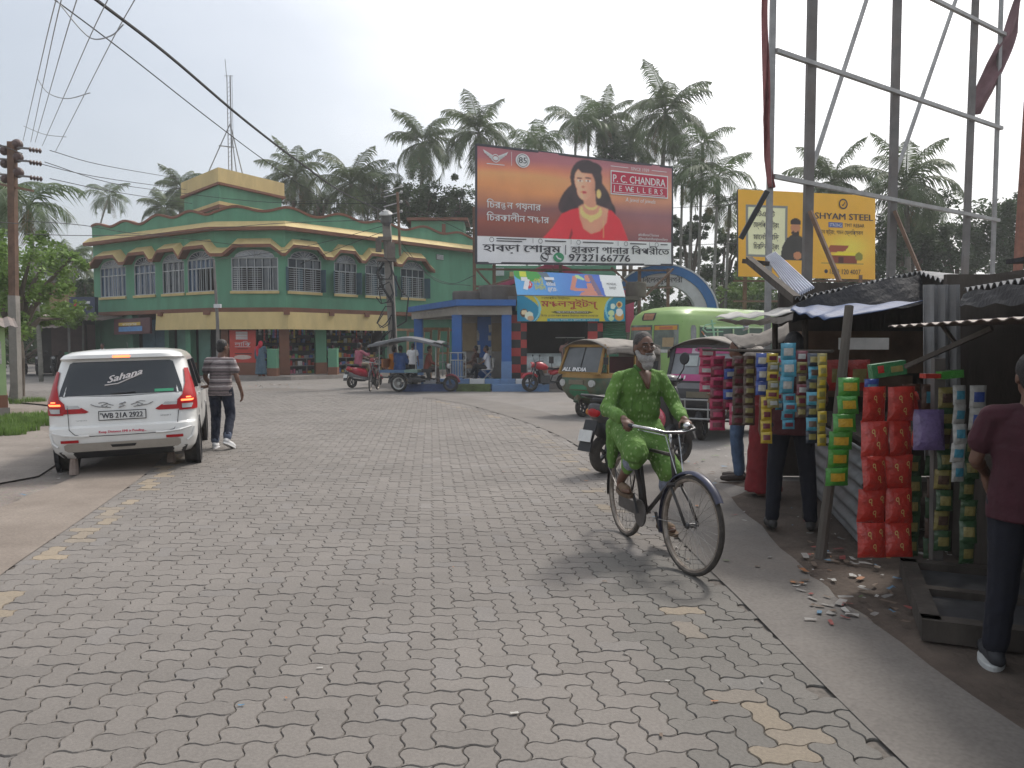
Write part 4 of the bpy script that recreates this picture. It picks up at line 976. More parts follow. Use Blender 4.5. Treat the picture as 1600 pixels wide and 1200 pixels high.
# signs above the shop
org2 = Vector((2.1, 28.4, 2.5))
t = thing('shop_sign', 'yellow and blue sweet shop sign with red Bengali letters and sweets', 'sign', org2)
bd = Board(P(808, 502, 28.4) - org2, P(977, 502, 28.4) - org2, P(977, 465, 28.4) - org2, P(808, 462, 28.4) - org2)
mb = MB(); bd.slab(mb, .14); mb.build('panel', M('sign_edge', (.45, .46, .46), .5), t)
def sw(U, V):
    C = np.zeros(U.shape + (3,)); C[...] = srgb(192, 178, 56); teal = np.array(srgb(30, 132, 165)); lt = np.array(srgb(120, 190, 205))
    l = (U < .215 - .09 * (V - .35) ** 2 * 4) | (U > .80 + .09 * (V - .3) ** 2 * 2); C[l] = teal
    m = inell(U, V, .08, .5, .14, .6) & ~inell(U, V, .065, .5, .135, .62) & (U > .12); C[m] = lt
    m = inell(U, V, .94, .5, .13, .6) & ~inell(U, V, .955, .5, .125, .62) & (U < .9); C[m] = lt
    for cx, cy, rx, ry, c in ((.885, .62, .022, .12, (210, 225, 205)), (.945, .70, .028, .13, (222, 190, 120)), (.945, .70, .018, .09, (160, 92, 44)), (.87, .34, .03, .12, (196, 214, 160)), (.87, .12, .026, .10, (196, 214, 160)), (.945, .22, .042, .2, (206, 150, 70)), (.945, .38, .032, .17, (226, 226, 218)), (.065, .32, .035, .17, (92, 66, 40)), (.065, .35, .026, .10, (222, 205, 165)), (.11, .22, .04, .16, (216, 222, 200)), (.125, .12, .03, .1, (200, 160, 120))): C[inell(U, V, cx, cy, rx, ry)] = srgb(*c)
    m = (V < .11) & (np.abs(U - .52) < .24); C[m] = srgb(40, 140, 160)
    m = (np.abs(V - .37) < .055) & (np.abs(U - .51) < .20 - np.abs(V - .37)); C[m] = srgb(88, 84, 48)
    return np.clip(C * 1.15, 0, .85)
paint('poster', bd, 160, 40, sw, t)
mb = MB(); mb.use(M('print_brick_red', (.40, .06, .04), .5, .08)); bd.text(mb, [('ম', 1, 0, 0), ('ণ', .74, .05, .10, .30), ('ড', .74, -.05, -.08, .44), ('ল', 1, .02, 0, .5), (' ', 1, 0, 0), ('সুইটস্', 1, .05, 0)], .225, .58, .36, .52, 3, .03)
mb.use(PK); bd.text(mb, 'েখায়াক্ষীর িমষ্টান্ন', .225, .89, .11, .26, 3); 
bd.text(mb, 'িব.দ্র. এখােন সকল প্রকার িমষ্টান্ন অর্ডার েনওয়া হয়', .22, .19, .11, .53, 3); mb.use(WH); bd.text(mb, 'কলকাতা, উত্তর ২৪ পরগনা, েমা: ৯৭৩২০', .30, .025, .085, .42, 3); bd.text(mb, 'প্রতিষ্ঠাতা', .36, .35, .07, .3, 3); mb.build('lettering', None, t)
t = thing('shop_sign', 'tilted blue soft drink advert with a woman drinking, above the sweet shop sign', 'sign', org2)
bl_, br_ = P(808, 460.5, 28.35) - org2, P(977, 463.5, 28.35) - org2
bd = Board(bl_, br_, P(969, 431, 28.9) - org2, P(802, 423, 28.9) - org2)
mb = MB(); bd.slab(mb, .10); mb.build('panel', M('sign_edge', (.45, .46, .46), .5), t)
def cola(U, V):
    C = np.zeros(U.shape + (3,)); x = np.clip(U / .8, 0, 1)[..., None]; C[...] = np.array(srgb(96, 165, 215)) * (1 - x) + np.array(srgb(70, 100, 180)) * x
    m = inell(U, V, .13, 1.05, .15, .5); C[m] = srgb(72, 150, 70); m = inpoly(U, V, [(.22, 1), (.31, 1), (.36, .55), (.30, .55)]); C[m] = srgb(92, 108, 120)
    m = U > .80 - .02 * V + .02; C[m] = srgb(214, 216, 214)
    sk = srgb(196, 128, 108)
    for p in ([(.50, .26), (.55, .88), (.60, .92), (.59, .80), (.55, .34)], [(.50, .26), (.56, .20), (.70, .22), (.72, .34), (.60, .34), (.53, .36)], [(.58, .02), (.60, .14), (.66, .24), (.67, .60), (.72, .60), (.73, .24), (.80, .02)]): C[inpoly(U, V, p)] = sk
    C[inell(U, V, .685, .80, .028, .17)] = sk; C[inpoly(U, V, [(.69, 1), (.73, .95), (.77, .40), (.79, .05), (.75, .05), (.715, .5), (.705, .75)])] = srgb(120, 100, 120)
    C[inpoly(U, V, [(.57, .93), (.58, .80), (.65, .70), (.655, .78), (.60, .95)])] = srgb(172, 205, 140)
    C[inell(U, V, .125, .44, .032, .17)] = srgb(200, 60, 66); C[(np.abs(U - .085) < .03) & (np.abs(V - .88) < .11)] = srgb(200, 205, 70)
    return np.clip(C * 1.15, 0, .85)
paint('poster', bd, 160, 40, cola, t)
mb = MB(); mb.use(WH); bd.line(mb, [(.06, .66), (.12, .66), (.085, .22)], .16, 3); bd.text(mb, 'আপ', .105, .36, .22, .04, 3); bd.text(mb, '400ml', .285, .40, .24, .085, 3, .03); bd.text(mb, '@₹20/-', .295, .17, .24, .085, 3, .03); bd.rect(mb, .28, .66, .37, .78, 3)
mb.use(M('print_lime', (.55, .55, .08), .5)); bd.text(mb, 'একটু', .175, .50, .3, .09, 3, .03); bd.text(mb, 'িচলিচল', .175, .22, .28, .10, 3, .03)
mb.use(PK); bd.text(mb, 'MONDAL', .855, .52, .16, .09, 3); bd.text(mb, 'SWEET', .87, .33, .16, .065, 3); mb.build('lettering', None, t)
# ---- left: shed, ochre house, signs, light green hut
t = thing('tin_shed', 'dark open shed with a rusty tin roof, left of the green building', 'shed', (-24, 41, 0))
mb = MB(); mb.use(DARK); mb.box((0, 2, 1.5), (5.0, .2, 3.0)); mb.use(M('shed_shutter', (.07, .045, .04), .7, .3, 2)); 
for k in range(3): mb.box((-1.2 + k * 1.0, 1.86, 1.45), (.9, .06, 2.5))
mb.build('wall', None, t)
TIN = M('rusty_tin', (.17, .14, .125), .6, .25, 2, dirt=.6, dirtcol=(.16, .08, .05)); mb = MB()
mb.sheet(lambda u, v: (-3.4 + 6.6 * u, -1.6 + 4 * v, 2.85 + .55 * v + .03 * math.sin(u * 160)), 110, 2, .01); mb.build('roof', TIN, t)
mb = MB(); mb.sheet(lambda u, v: (-2.6 + 3.6 * u, -2.3 + 1.1 * v, 2.45 + .2 * v + .03 * math.sin(u * 80)), 60, 2, .01); mb.build('awning', TIN, t)
for x in (-2.8, 1.2): mb = MB(); mb.cyl((x, -1.4, 0), (x, -1.4, 2.85), .06); mb.build('post', STEELG, t)
mb = MB(); mb.use(GREEN); mb.box((.95, .1, .75), (1.6, .3, .9)); mb.use(BROWN); mb.box((.95, .1, .15), (1.64, .34, .3)); mb.build('low_wall', None, t)
t = thing('ochre_house', 'stained ochre house with flat roof behind the tin shed', 'house', (-31, 54, 0))
mb = MB(); mb.box((0, 2, 2.95), (3.4, 4, 5.9)); mb.build('wall', M('ochre_plaster', (.26, .175, .085), .9, .25, .5, dirt=.6, dirtcol=(.12, .09, .06)), t); mb = MB(); mb.box((0, 2, 5.98), (3.9, 4.6, .14)); mb.build('roof', CRG, t)
NAVY = M('navy_sign', (.035, .05, .10), .5, .15, 2)
o_ = P(130, 478, 40.6); t = thing('shop_sign', 'dark blue box sign with red mark, raised beside the green building corner', 'sign', o_)
bd = Board(P(108, 491, 40.6) - o_, P(148, 491.5, 40.6) - o_, P(148, 464, 40.6) - o_, P(108, 464, 40.6) - o_); mb = MB(); bd.slab(mb, .35); mb.build('panel', NAVY, t); mb = MB(); mb.use(WHITE_P); bd.rect(mb, .42, .62, .82, .76, 2); bd.rect(mb, .42, .35, .92, .46, 2); mb.use(PR); bd.poly(mb, [(.18, .4), (.28, .35), (.3, .8), (.2, .82)], 2); mb.build('lettering', None, t)
mb = MB(); mb.bar(P(130, 491, 40.7) - o_, P(130, 600, 40.7) - o_, .08); mb.build('post', STEELG, t)
o_ = P(205, 510, 39.6); t = thing('shop_sign', 'dark maroon shop sign with a yellow and blue panel over the ground floor doors', 'sign', o_)
bd = Board(P(178, 523, 40.3) - o_, P(234, 521, 38.6) - o_, P(234, 496, 38.6) - o_, P(178, 499, 40.3) - o_); mb = MB(); bd.slab(mb, .12); mb.build('panel', M('maroon_sign', (.09, .03, .035), .5), t); mb = MB(); mb.use(GOODS[3]); bd.rect(mb, .14, .55, .75, .75, 2); mb.use(M('sign_sky_blue', (.10, .25, .5), .5)); bd.rect(mb, .14, .18, .8, .48, 2); mb.use(WH); bd.text(mb, 'ভাণ্ডার', .25, .55, .22, .4, 3); mb.build('lettering', None, t)
LGR = M('lime_plaster', (.30, .42, .20), .85, .15, 1.2, dirt=.35)
p = G(12, 652); t = thing('lime_hut', 'light green plastered hut with brown foot and tin eave at the left edge', 'hut', (p.x, p.y, 0), R(34))
mb = MB(); mb.use(LGR); mb.box((-1.5, 1.5, 1.25), (3, 3, 1.5)); mb.use(BROWN); mb.box((-1.5, 1.5, .35), (3.03, 3.03, .3)); mb.use(PLINTH); mb.box((-1.5, 1.5, .1), (3.1, 3.1, .24)); mb.build('wall', None, t)
mb = MB(); mb.sheet(lambda u, v: (-3.2 + 3.45 * u, -.35 + 3.6 * v, 2.02 + .3 * v + .025 * math.sin(u * 100)), 70, 2, .01); mb.build('roof', TIN, t)
mb = MB(); mb.use(M('poster_paper', (.42, .41, .38), .8, .35, 14)); mb.box((-.25, -.005, 1.45), (.35, .012, .5)); mb.build('torn_poster', None, t)
# wooden door frames stacked for sale right of the shops
WOOD = M('raw_wood', (.36, .22, .13), .8, .25, 5, stretch=(1, 1, .3))
for k, (px, w, h, lab) in enumerate(((630, 1.1, 2.15, 'unpainted wooden door frame leaning nearest the concrete pole'), (655, 1.0, 2.1, 'unpainted wooden door frame behind the white shirted passenger'), (680, 1.1, 2.2, 'unpainted wooden door frame, third along, under the orange beam'), (698, .8, 2.15, 'unpainted wooden door frame leaning beside the blue shelter pillar'))):
    p = P(px, 560, 33 + .2 * k); t = thing('doorway_timber', lab, 'door frame', (p.x, p.y, .05), R(8 - 6 * k), 'wooden door frames leaning for sale'); 
    for sg in (-1, 1): mb = MB(); mb.bar((sg * w / 2, -.25, 0), (sg * w / 2, .25, h), .09, .12); mb.build('jamb', WOOD, t)
    mb = MB(); mb.bar((-w / 2 - .05, .255, h + .05), (w / 2 + .05, .255, h + .05), .12, .10); mb.build('head', WOOD, t)
    if k % 2: mb = MB(); mb.bar((-w / 2 + .05, .02, h * .55), (w / 2 - .05, .02, h * .55), .06, .08); mb.build('rail', WOOD, t)
# ------------------------------------------------------------------ poles and wires
CPOLE = M('pole_concrete', (.23, .215, .195), .9, .2, 3, dirt=.5, bump=.3)
RUSTP = M('rust_brown_pole', (.13, .075, .05), .85, .3, 4, dirt=.4)
INS = M('brown_insulator', (.075, .045, .04), .35, .2, 5)
CABLE = M('black_cable', (.018, .018, .02), .6, .2, 5)
p = G(26, 628); t = thing('utility_pole', 'tall rust brown electricity pole with pairs of disc insulators at the left edge', 'utility pole', (p.x, p.y, 0)); LP = p
YL = p.y
def zy(py, Y): return CAM_H + (P(800, py, Y).z - CAM_H)
H = zy(222, YL); mb = MB(); mb.use(CPOLE); mb.bar((0, 0, -.1), (.02, 0, 3.0), .22, .2); mb.use(RUSTP); mb.bar((.02, 0, 3.0), (.12, 0, H), .19, .17); mb.build('shaft', None, t)
for py in (228, 248, 272):
    z = zy(py, YL)
    mb = MB()
    for x, rad in ((.24, .15), (-.12, .12)):
        mb.lathe([(.03, -.1), (rad, -.08), (rad * 1.02, -.02), (rad * .75, .05), (.05, .09)], (x, 0, z + (.06 if x > 0 else -.12)), (.25, -.9, .2), n=14)
    mb.build('disc_insulator', INS, t)
    mb = MB(); mb.bar((-.3, 0, z), (.62, -.02, z - .08), .05); mb.build('bracket', STEELG, t)
    mb = MB()
    for k in range(4): mb.lathe([(.02, -.03), (.075, 0), (.02, .04)], (.62 + k * .09, 0, z - .10 - k * .012), (1, 0, -.12), n=10)
    mb.build('strain_insulator', INS, t)
z = zy(290, YL); mb = MB(); mb.bar((-.35, 0, z + .06), (.7, -.05, z - .16), .06); mb.build('cross_arm', STEELD, t)
# concrete pole carrying the lamp, meter boxes and a knot of cables
base = G(618, 604); YC = base.y; t = thing('utility_pole', 'leaning concrete pole with a street lamp and a knot of cables, behind the open cart', 'utility pole', (base.x, base.y, 0)); CP = base
top = P(604, 345, YC) - base; mb = MB(); mb.bar((0, 0, 0), top, .30, .24); mb.build('shaft', CPOLE, t)
lp = P(603, 338, YC - .4) - base; mb = MB(); mb.lathe([(.02, .24), (.12, .22), (.26, .10), (.24, .06)], lp, (0, -.35, 1), n=14); mb.use(M('lamp_cap', (.45, .45, .44), .5)); mb.build('lamp_cap', None, t)
mb = MB(); mb.lathe([(.21, .05), (.22, -.20), (.10, -.36), (.01, -.36)], lp, (0, -.35, 1), n=14); mb.build('lamp_bowl', M('lamp_bowl', (.10, .10, .10), .25, .2, 3), t)
mb = MB(); mb.tube([lp + Vector((0, .05, -.1)), lp + Vector((0, .4, -.3)), top + Vector((.02, 0, -.6))], .035); mb.build('lamp_arm', STEELG, t)
for dx, z, s in ((-.28, -.95, (.22, .2, .5)), (.20, -1.15, (.3, .22, .6)), (.02, -1.5, (.75, .2, .12)), (-.05, -.7, (.5, .16, .14))): mb = MB(); mb.box(top + Vector((dx, -.2, z)), s, R(8)); mb.build('cable_box', M('cable_box', (.12, .10, .085), .7, .3, 5, dirt=.4), t)
r = random.Random(8)
for k in range(4):
    mb = MB(); q0 = top + Vector((0, -.18, -1.5 - k * .9)); pts = [q0 + Vector((.30 * math.sin(a * .9 + k) + r.uniform(-.1, .1), -.08 - .05 * r.random(), -.35 + .42 * math.cos(a * .9 + k * .7))) for a in range(12)]; mb.tube(pts, .022, 5); mb.build('cable_coil', CABLE, t)
mb = MB(); mb.tube([top + Vector((-.1, -.15, -1.6)), top + Vector((-.35, -.15, -2.0)), top + Vector((-.1, -.17, -2.6)), Vector((-.05, -.2, 3.2)), Vector((0, -.2, 1.0))], .05, 6); mb.build('down_cable', CABLE, t)
mb = MB(); mb.tube([top + Vector((.15, -.15, -1.7)), top + Vector((.5, -.15, -2.6)), Vector((.55, -.2, 3.4)), Vector((.45, -.2, 2.5)), Vector((.1, -.2, 2.3))], .03, 6); mb.build('down_cable', CABLE, t)
ip = P(625, 375, YC) - base; it = P(621, 300, YC) - base; mb = MB(); mb.bar(ip + Vector((0, 0, -.6)), it, .09); mb.build('iron_upright', STEELD, t)
for py in (294, 303, 318, 333):
    q = P(622, py, YC) - base; mb = MB(); mb.bar(q + Vector((-.55, 0, -.12)), q + Vector((.1, 0, .05)), .035); mb.ell(q + Vector((.12, 0, .07)), .06, nu=8, nv=6); mb.build('wire_bracket', M('galvanised', (.38, .38, .37), .5, .2, 6), t)
# thin pole left of the shops
base = P(341, 595, 33.5); base.z = 0; t = thing('street_pole', 'thin grey pole with a small bracket standing above the walking man', 'pole', base); top = P(334, 406, 33.5) - base
mb = MB(); mb.tube([(0, 0, 0), (0.02, 0, 2.6), top], [.09, .075, .05]); mb.build('shaft', STEELG, t); mb = MB(); q = P(340, 478, 33.4) - base; mb.box(q, (.3, .12, .16)); mb.build('bracket', WHITE_P, t)
# wires
def wire(pts, rad, label, group='overhead wires at the junction', n=6, mat=None):
    """pts (px,py,Y): smooth curve through points in space"""
    W3 = [P(*q) if not isinstance(q, Vector) else q for q in pts]; out = []
    p = [W3[0] * 2 - W3[1]] + W3 + [W3[-1] * 2 - W3[-2]]
    for i in range(1, len(p) - 2):
        for k in range(n):
            s = k / n; a, b, c, d = p[i - 1:i + 3]; out.append(.5 * (2 * b + (c - a) * s + (2 * a - 5 * b + 4 * c - d) * s * s + (3 * b - a - 3 * c + d) * s ** 3))
    out.append(W3[-1]); mb = MB(); mb.tube(out, rad, 5); o = mb.build('overhead_wire', mat or CABLE)
    return tag(o, label, 'wire', group)
wire([(135, -12, 9.0), (260, 84, 10.6), (380, 186, 13.2), (470, 255, 17), (540, 303, 22.5), (612, 336, 31)], .021, 'thick black overhead cable running from the top left down to the concrete lamp pole')
wire([(70, -12, 9.5), (190, 78, 11.2), (330, 188, 14), (430, 262, 18), (520, 318, 23.5), (604, 352, 31)], .009, 'thinner overhead wire just below the thick black cable')
GW = M('grey_wire', (.30, .31, .32), .5)
for k, (x0, y0, x1, lab) in enumerate(((36, 220, 90, 'leftmost of the pale wires rising from the left pole'), (48, 222, 98, 'pale wire rising from the left pole, second from the left'), (55, 222, 123, 'pale wire rising from the left pole, in the middle of five'), (66, 228, 173, 'pale wire rising from the left pole, second from the right'), (86, 238, 216, 'rightmost of the pale wires rising from the left pole'))):
    wire([(x0, y0, 21), (lerp(x0, x1, .35), lerp(y0, -10, .36), 14), (lerp(x0, x1, .7), lerp(y0, -10, .72), 10.5), (x1, -10, 8.6)], .0065, lab, 'pale wires from the left pole', mat=GW)
for k, (pts, lab) in enumerate((
    ([(78, 235, 21.5), (160, 258, 26), (280, 279, 36)], 'dark wire from the top arm of the left pole to the green stair room'),
    ([(70, 253, 21.5), (170, 285, 26), (270, 300, 34), (420, 316, 33), (606, 318, 31)], 'dark wire from the second arm of the left pole to the lamp pole'),
    ([(78, 279, 21.5), (180, 300, 26), (300, 318, 36)], 'dark wire from the third arm of the left pole to the wavy parapet'),
    ([(40, 250, 21.8), (150, 276, 25), (290, 296, 35.5)], 'thin dark wire close under the top arm wire of the left pole'),
    ([(38, 345, 21.8), (130, 352, 26), (240, 366, 34), (420, 350, 33.5), (600, 343, 31)], 'low wire passing before the yellow cornice from the left pole to the lamp pole'),
    ([(38, 365, 21.8), (120, 368, 26), (250, 369, 35), (380, 384, 36)], 'low dark wire from the left pole to the sunshade of the green building'),
    ([(-10, 346, 19), (35, 350, 21.8)], 'short wire leaving the left pole to the left edge'),
    ([(-10, 222, 17), (35, 240, 21.8)], 'wire from the left edge to the top of the left pole'),
    ([(602, 352, 31), (500, 380, 33), (400, 398, 35.3), (340, 405, 33.5)], 'dark drooping wire from the lamp pole to the thin grey pole'),
    ([(604, 360, 31), (540, 384, 33), (470, 412, 36)], 'dark wire from the lamp pole to the window row of the green building'),
    ([(624, 318, 31), (690, 345, 33), (760, 380, 36), (800, 400, 40)], 'wire from the lamp pole passing behind the jewellery billboard'),
    ([(624, 375, 31), (665, 425, 33), (705, 443, 32), (742, 430, 30.2)], 'slack wire looping from the lamp pole to the post of the jewellery billboard'),
    ([(624, 385, 31), (680, 438, 33), (735, 446, 30.4)], 'second slack wire looping low to the post of the jewellery billboard'),
    ([(624, 330, 31), (700, 342, 33), (742, 350, 30.5)], 'wire from the lamp pole to the left edge of the jewellery billboard'),
    ([(1050, 325, 34.5), (1100, 322, 32), (1160, 318, 28)], 'wire between the jewellery billboard and the yellow billboard'),
    ([(1040, 385, 34.6), (1100, 382, 33), (1155, 380, 28)], 'lower wire between the jewellery billboard and the yellow billboard'),
    ([(440, 316, 41), (520, 312, 37), (606, 300, 31)], 'pale wire from the stair room to the bracket on top of the lamp pole'))):
    wire(pts, .011 if k < 4 else .012, lab, n=5)
for k, (pts, lab) in enumerate((([(37, 197, 19.5), (70, 210, 19), (104, 214, 18.5)], 'spacer cord across the pale wires just above the left pole'), ([(58, 122, 14), (75, 145, 13.8), (105, 154, 13.5), (141, 145, 13.2)], 'sagging spacer cord half way up the pale wires'), ([(90, 2, 9.5), (125, 45, 9.5), (147, 61, 9.5), (175, 55, 9.5), (193, 38, 9.5)], 'sagging spacer cord across the pale wires near the top edge'))):
    wire(pts, .008, lab, 'spacer cords on the pale wires', mat=GW)

# ------------------------------------------------------------------ palms and trees
BARK = M('palm_bark', (.17, .155, .135), .9, .25, 3, dirt=.4, stretch=(1, 1, 4), bump=.4)
BARK2 = M('areca_bark', (.22, .215, .19), .9, .2, 3, dirt=.3, stretch=(1, 1, 3))
FR = [leafmat('palm_leaf', (.085, .12, .05), .4, .9), leafmat('areca_leaf', (.085, .128, .05), .4, 1.1), leafmat('dry_frond', (.17, .12, .05), .3, 1.1)]
def frond(mb, r, az, el, L, wl, droop, nl, stiff=.5, mat=None):
    """one feather leaf: arching midrib and two rows of thin hanging leaflets"""
    if mat: mb.use(mat)
    d = Vector((math.cos(az), math.sin(az), 0)); pts = []; p = Vector((0, 0, 0)); a = el; N = 9
    for i in range(N + 1):
        pts.append(p.copy()); a -= droop / N * (.6 + i / N); p = p + (d * math.cos(a) + Vector((0, 0, math.sin(a)))) * (L / N)
    side = Vector((-d.y, d.x, 0)); mb.tube(pts, [.035 * L / 3 * (1 - .85 * i / N) for i in range(N + 1)], 4, False)
    for k in range(nl):
        f = .14 + .86 * k / (nl - 1); x = f * N; i = min(N - 1, int(x)); q = pts[i].lerp(pts[i + 1], x - i); tng = (pts[i + 1] - pts[i]).normalized()
        ll = wl * (math.sin(math.pi * min(1, f * .9 + .12)) ** .6) * r.uniform(.85, 1.1) * (1 if f < .85 else .7); up = side.cross(tng)
        for sg in (-1, 1):
            dr = (side * sg * (.75) + tng * .55 - up * r.uniform(-.1, .25) * (1 if tng.z > -.5 else .3)).normalized()
            m1 = q + dr * ll * .5; e1 = q + dr * ll + Vector((0, 0, -ll * (1 - stiff) * r.uniform(.6, 1.2))); m1.z -= ll * (1 - stiff) * .25
            w = tng * (.022 * L / 3 + .010)
            mb.add([q - w * .6, q + w * .6, m1 + w, m1 - w, e1], [(0, 1, 2, 3), (3, 2, 4)])
def coco_crown(seed, n=21):
    r = random.Random(seed); mb = MB()
    for k in range(n):
        az = k * 2.39996 + r.uniform(-.2, .2); f = k / n; el = lerp(1.4, -.5, f) + r.uniform(-.12, .12); dr = lerp(1.1, 2.3, f) * r.uniform(.8, 1.2)
        frond(mb, r, az, el, r.uniform(3.2, 4.0), 1.1, dr, 46, .15, FR[0])
    for k in range(3): frond(mb, r, r.uniform(0, 6.3), -.9, 2.6, .6, .6, 20, .2, FR[2])
    mb.use(M('coconut_husk', (.10, .11, .04), .6, .3, 3))
    for k in range(9): a = r.uniform(0, 6.28); mb.ell((.35 * math.cos(a), .35 * math.sin(a), -.35 - .3 * r.random()), (.14, .14, .17), nu=7, nv=5)
    return mb
def areca_crown(seed, n=10):
    r = random.Random(seed); mb = MB()
    mb.use(M('areca_shaft', (.09, .13, .05), .5, .2, 3)); mb.cyl((0, 0, -1.1), (0, 0, .05), .11, .09, 8)
    for k in range(n):
        az = k * 2.39996 + r.uniform(-.2, .2); f = k / n; el = lerp(1.2, .05, f); frond(mb, r, az, el, r.uniform(1.7, 2.3), .85, lerp(1.2, 2.5, f), 34, .3, FR[1])
    mb.use(FR[2])
    for k in range(2): frond(mb, r, r.uniform(0, 6.3), -1.0, 1.5, .4, .4, 12, .2, FR[2])
    return mb
CR = {}
def crownmesh(kind, seed):
    k = (kind, seed)
    if k not in CR: o = (coco_crown if kind == 'c' else areca_crown)(seed).build('crown'); CR[k] = o.data; bpy.data.objects.remove(o)
    return CR[k]
def palm(px, py, Y, kind, sc, lean, label, rz, seed, group=None, vis=None):
    hd = P(px, py, Y); base = Vector((hd.x - lean, hd.y, -.1)); t = thing('coconut_palm' if kind == 'c' else 'areca_palm', label, 'palm tree', base, 0, group or ('coconut palms beyond the junction' if kind == 'c' else 'areca palms beyond the junction'))
    h = hd - base; n = 8; pts = [Vector((h.x * (i / n) ** 1.6, h.y * i / n, h.z * i / n)) for i in range(n + 1)]
    rr_ = (.20, .12) if kind == 'c' else (.10, .075); mb = MB(); mb.tube(pts, [lerp(rr_[0], rr_[1], i / n) for i in range(n + 1)], 8); mb.build('trunk', BARK if kind == 'c' else BARK2, t, smooth=True)
    c = bpy.data.objects.new('crown', crownmesh(kind, seed)); COL.objects.link(c); c.parent = t; c.location = h; c.scale = (sc * .9, sc * .9, sc * .95); c.rotation_euler = (0, 0, rz)
PALMS = [
 (662, 225, 56, 'c', .98, .6, 'tall coconut palm whose crown stands left of the jewellery billboard top corner'),
 (748, 208, 52, 'c', 1.0, -.5, 'tall coconut palm directly above the left top corner of the jewellery billboard'),
 (462, 276, 54, 'c', .92, .8, 'coconut palm rising just right of the yellow stair room'),
 (548, 288, 52, 'c', .98, .4, 'bushy coconut palm above the wavy parapet, midway to the lamp pole'),
 (1040, 178, 50, 'c', 1.12, .5, 'tallest coconut palm, above the right top corner of the jewellery billboard'),
 (945, 190, 56, 'c', .80, .2, 'coconut palm over the woman on the jewellery billboard, right of a slim palm'),
 (990, 225, 58, 'c', .85, .2, 'low coconut palm half hidden behind the top right of the jewellery billboard'),
 (1300, 285, 42, 'c', .85, .5, 'coconut palm standing right behind the yellow billboard'),
 (1415, 290, 40, 'c', 1.0, -.4, 'coconut palm between the yellow billboard and the dark trees on the right'),
 (283, 295, 62, 'c', .75, .5, 'coconut palm peeping over the roof left of the stair room'),
 (258, 328, 58, 'c', .72, .4, 'short coconut palm showing just above the wavy parapet on the left'),
 (105, 418, 62, 'c', .9, .5, 'coconut palm behind the ochre house'),
 (62, 408, 66, 'c', .5, .3, 'small distant palm beside the left electricity pole'),
 (170, 308, 75, 'a', 1.5, 3.6, 'leaning palm with a long bare trunk, alone against the sky on the left'),
 (4, 312, 36, 'a', 1.25, .3, 'slim palm with yellow drooping fronds at the left edge'),
 (45, 322, 34, 'a', 1.35, -.3, 'slim palm with drooping fronds just right of the left electricity pole'),
 (118, 398, 60, 'a', 1.1, .2, 'slim palm standing above the palm behind the ochre house'),
 (900, 190, 52, 'a', 1.35, .2, 'slim palm above the head of the woman on the billboard'),
 (920, 198, 54, 'a', 1.2, .2, 'slim palm between two taller crowns above the jewellery billboard'),
 (845, 224, 50, 'a', 1.2, .1, 'slim palm peeping over the middle of the jewellery billboard'),
 (825, 230, 56, 'a', 1.3, .1, 'drooping slim palm left of the one peeping over the jewellery billboard'),
 (1098, 226, 46, 'a', 1.15, .2, 'slim palm just right of the tallest coconut palm'),
 (1122, 278, 44, 'a', 1.55, .2, 'dense slim palm between the two billboards'),
 (1082, 272, 48, 'a', 1.3, .2, 'slim palm touching the right edge of the jewellery billboard'),
 (1066, 290, 50, 'a', 1.2, .1, 'low slim palm behind the right edge of the jewellery billboard'),
 (1140, 322, 45, 'a', 1.2, .2, 'low slim palm whose crown nearly touches the yellow billboard'),
 (592, 280, 54, 'a', 1.1, .2, 'slim palm above the lamp of the concrete pole'),
 (575, 300, 56, 'a', 1.15, .2, 'slim palm left of the lamp of the concrete pole'),
]
r0 = random.Random(21)
for i, (px, py, Y, k, sc, ln, lab) in enumerate(PALMS): palm(px, py, Y, k, sc, ln, lab, r0.uniform(0, 6.28), 100 + (i % 3) if k == 'c' else 200 + (i % 2))
# leafy trees: trunk, limbs and thousands of small leaf faces in uneven clumps
TL = [leafmat('dark_leaf', (.055, .088, .038), .5, .7), leafmat('mid_leaf', (.05, .085, .03), .5, .7), leafmat('fresh_leaf', (.15, .24, .055), .45, 1.2)]
WOODB = M('tree_bark', (.11, .09, .07), .9, .3, 4, bump=.4)
def tree(base, blobs, n, leaf, mat, label, group, seed, trunk=True, name='leafy_tree'):
    r = random.Random(seed); t = thing(name, label, 'tree', base, 0, group); mb = MB(); tot = sum(b[3] ** 2 for b in blobs)
    for bx, by, bz, br in blobs:
        subs = [(Vector((r.gauss(0, .55), r.gauss(0, .5), r.gauss(0, .45))) * br, r.uniform(.22, .5) * br) for _ in range(9)]
        for _ in range(int(n * br ** 2 / tot)):
            c, q = r.choice(subs); v = Vector((r.gauss(0, 1), r.gauss(0, 1), r.gauss(0, 1))).normalized() * q * r.random() ** .4
            p = Vector((bx, by, bz)) + c + v; a, b_ = Vector((r.gauss(0, 1), r.gauss(0, 1), r.gauss(0, .6))).normalized(), Vector((r.gauss(0, 1), r.gauss(0, 1), r.gauss(0, .6))).normalized()
            s = leaf * r.uniform(.6, 1.4); b_ = (b_ - a * b_.dot(a)).normalized() * .5
            mb.add([p - a * s * .5, p + b_ * s * .5, p + a * s * .5, p - b_ * s * .5], [(0, 1, 2, 3)])
    mb.build('crown', mat, t)
    if trunk:
        mb = MB(); zc = min(b[2] for b in blobs); mb.tube([(0, 0, -.1), (.1, 0, zc * .5), (0, .1, zc)], [.22, .17, .12]); 
        for bx, by, bz, br in blobs: mb.tube([(0, .05, zc * .7), (bx * .5, by * .5, lerp(zc, bz, .5)), (bx, by, bz)], [.12, .08, .03], 6)
        mb.build('trunk', WOODB, t)
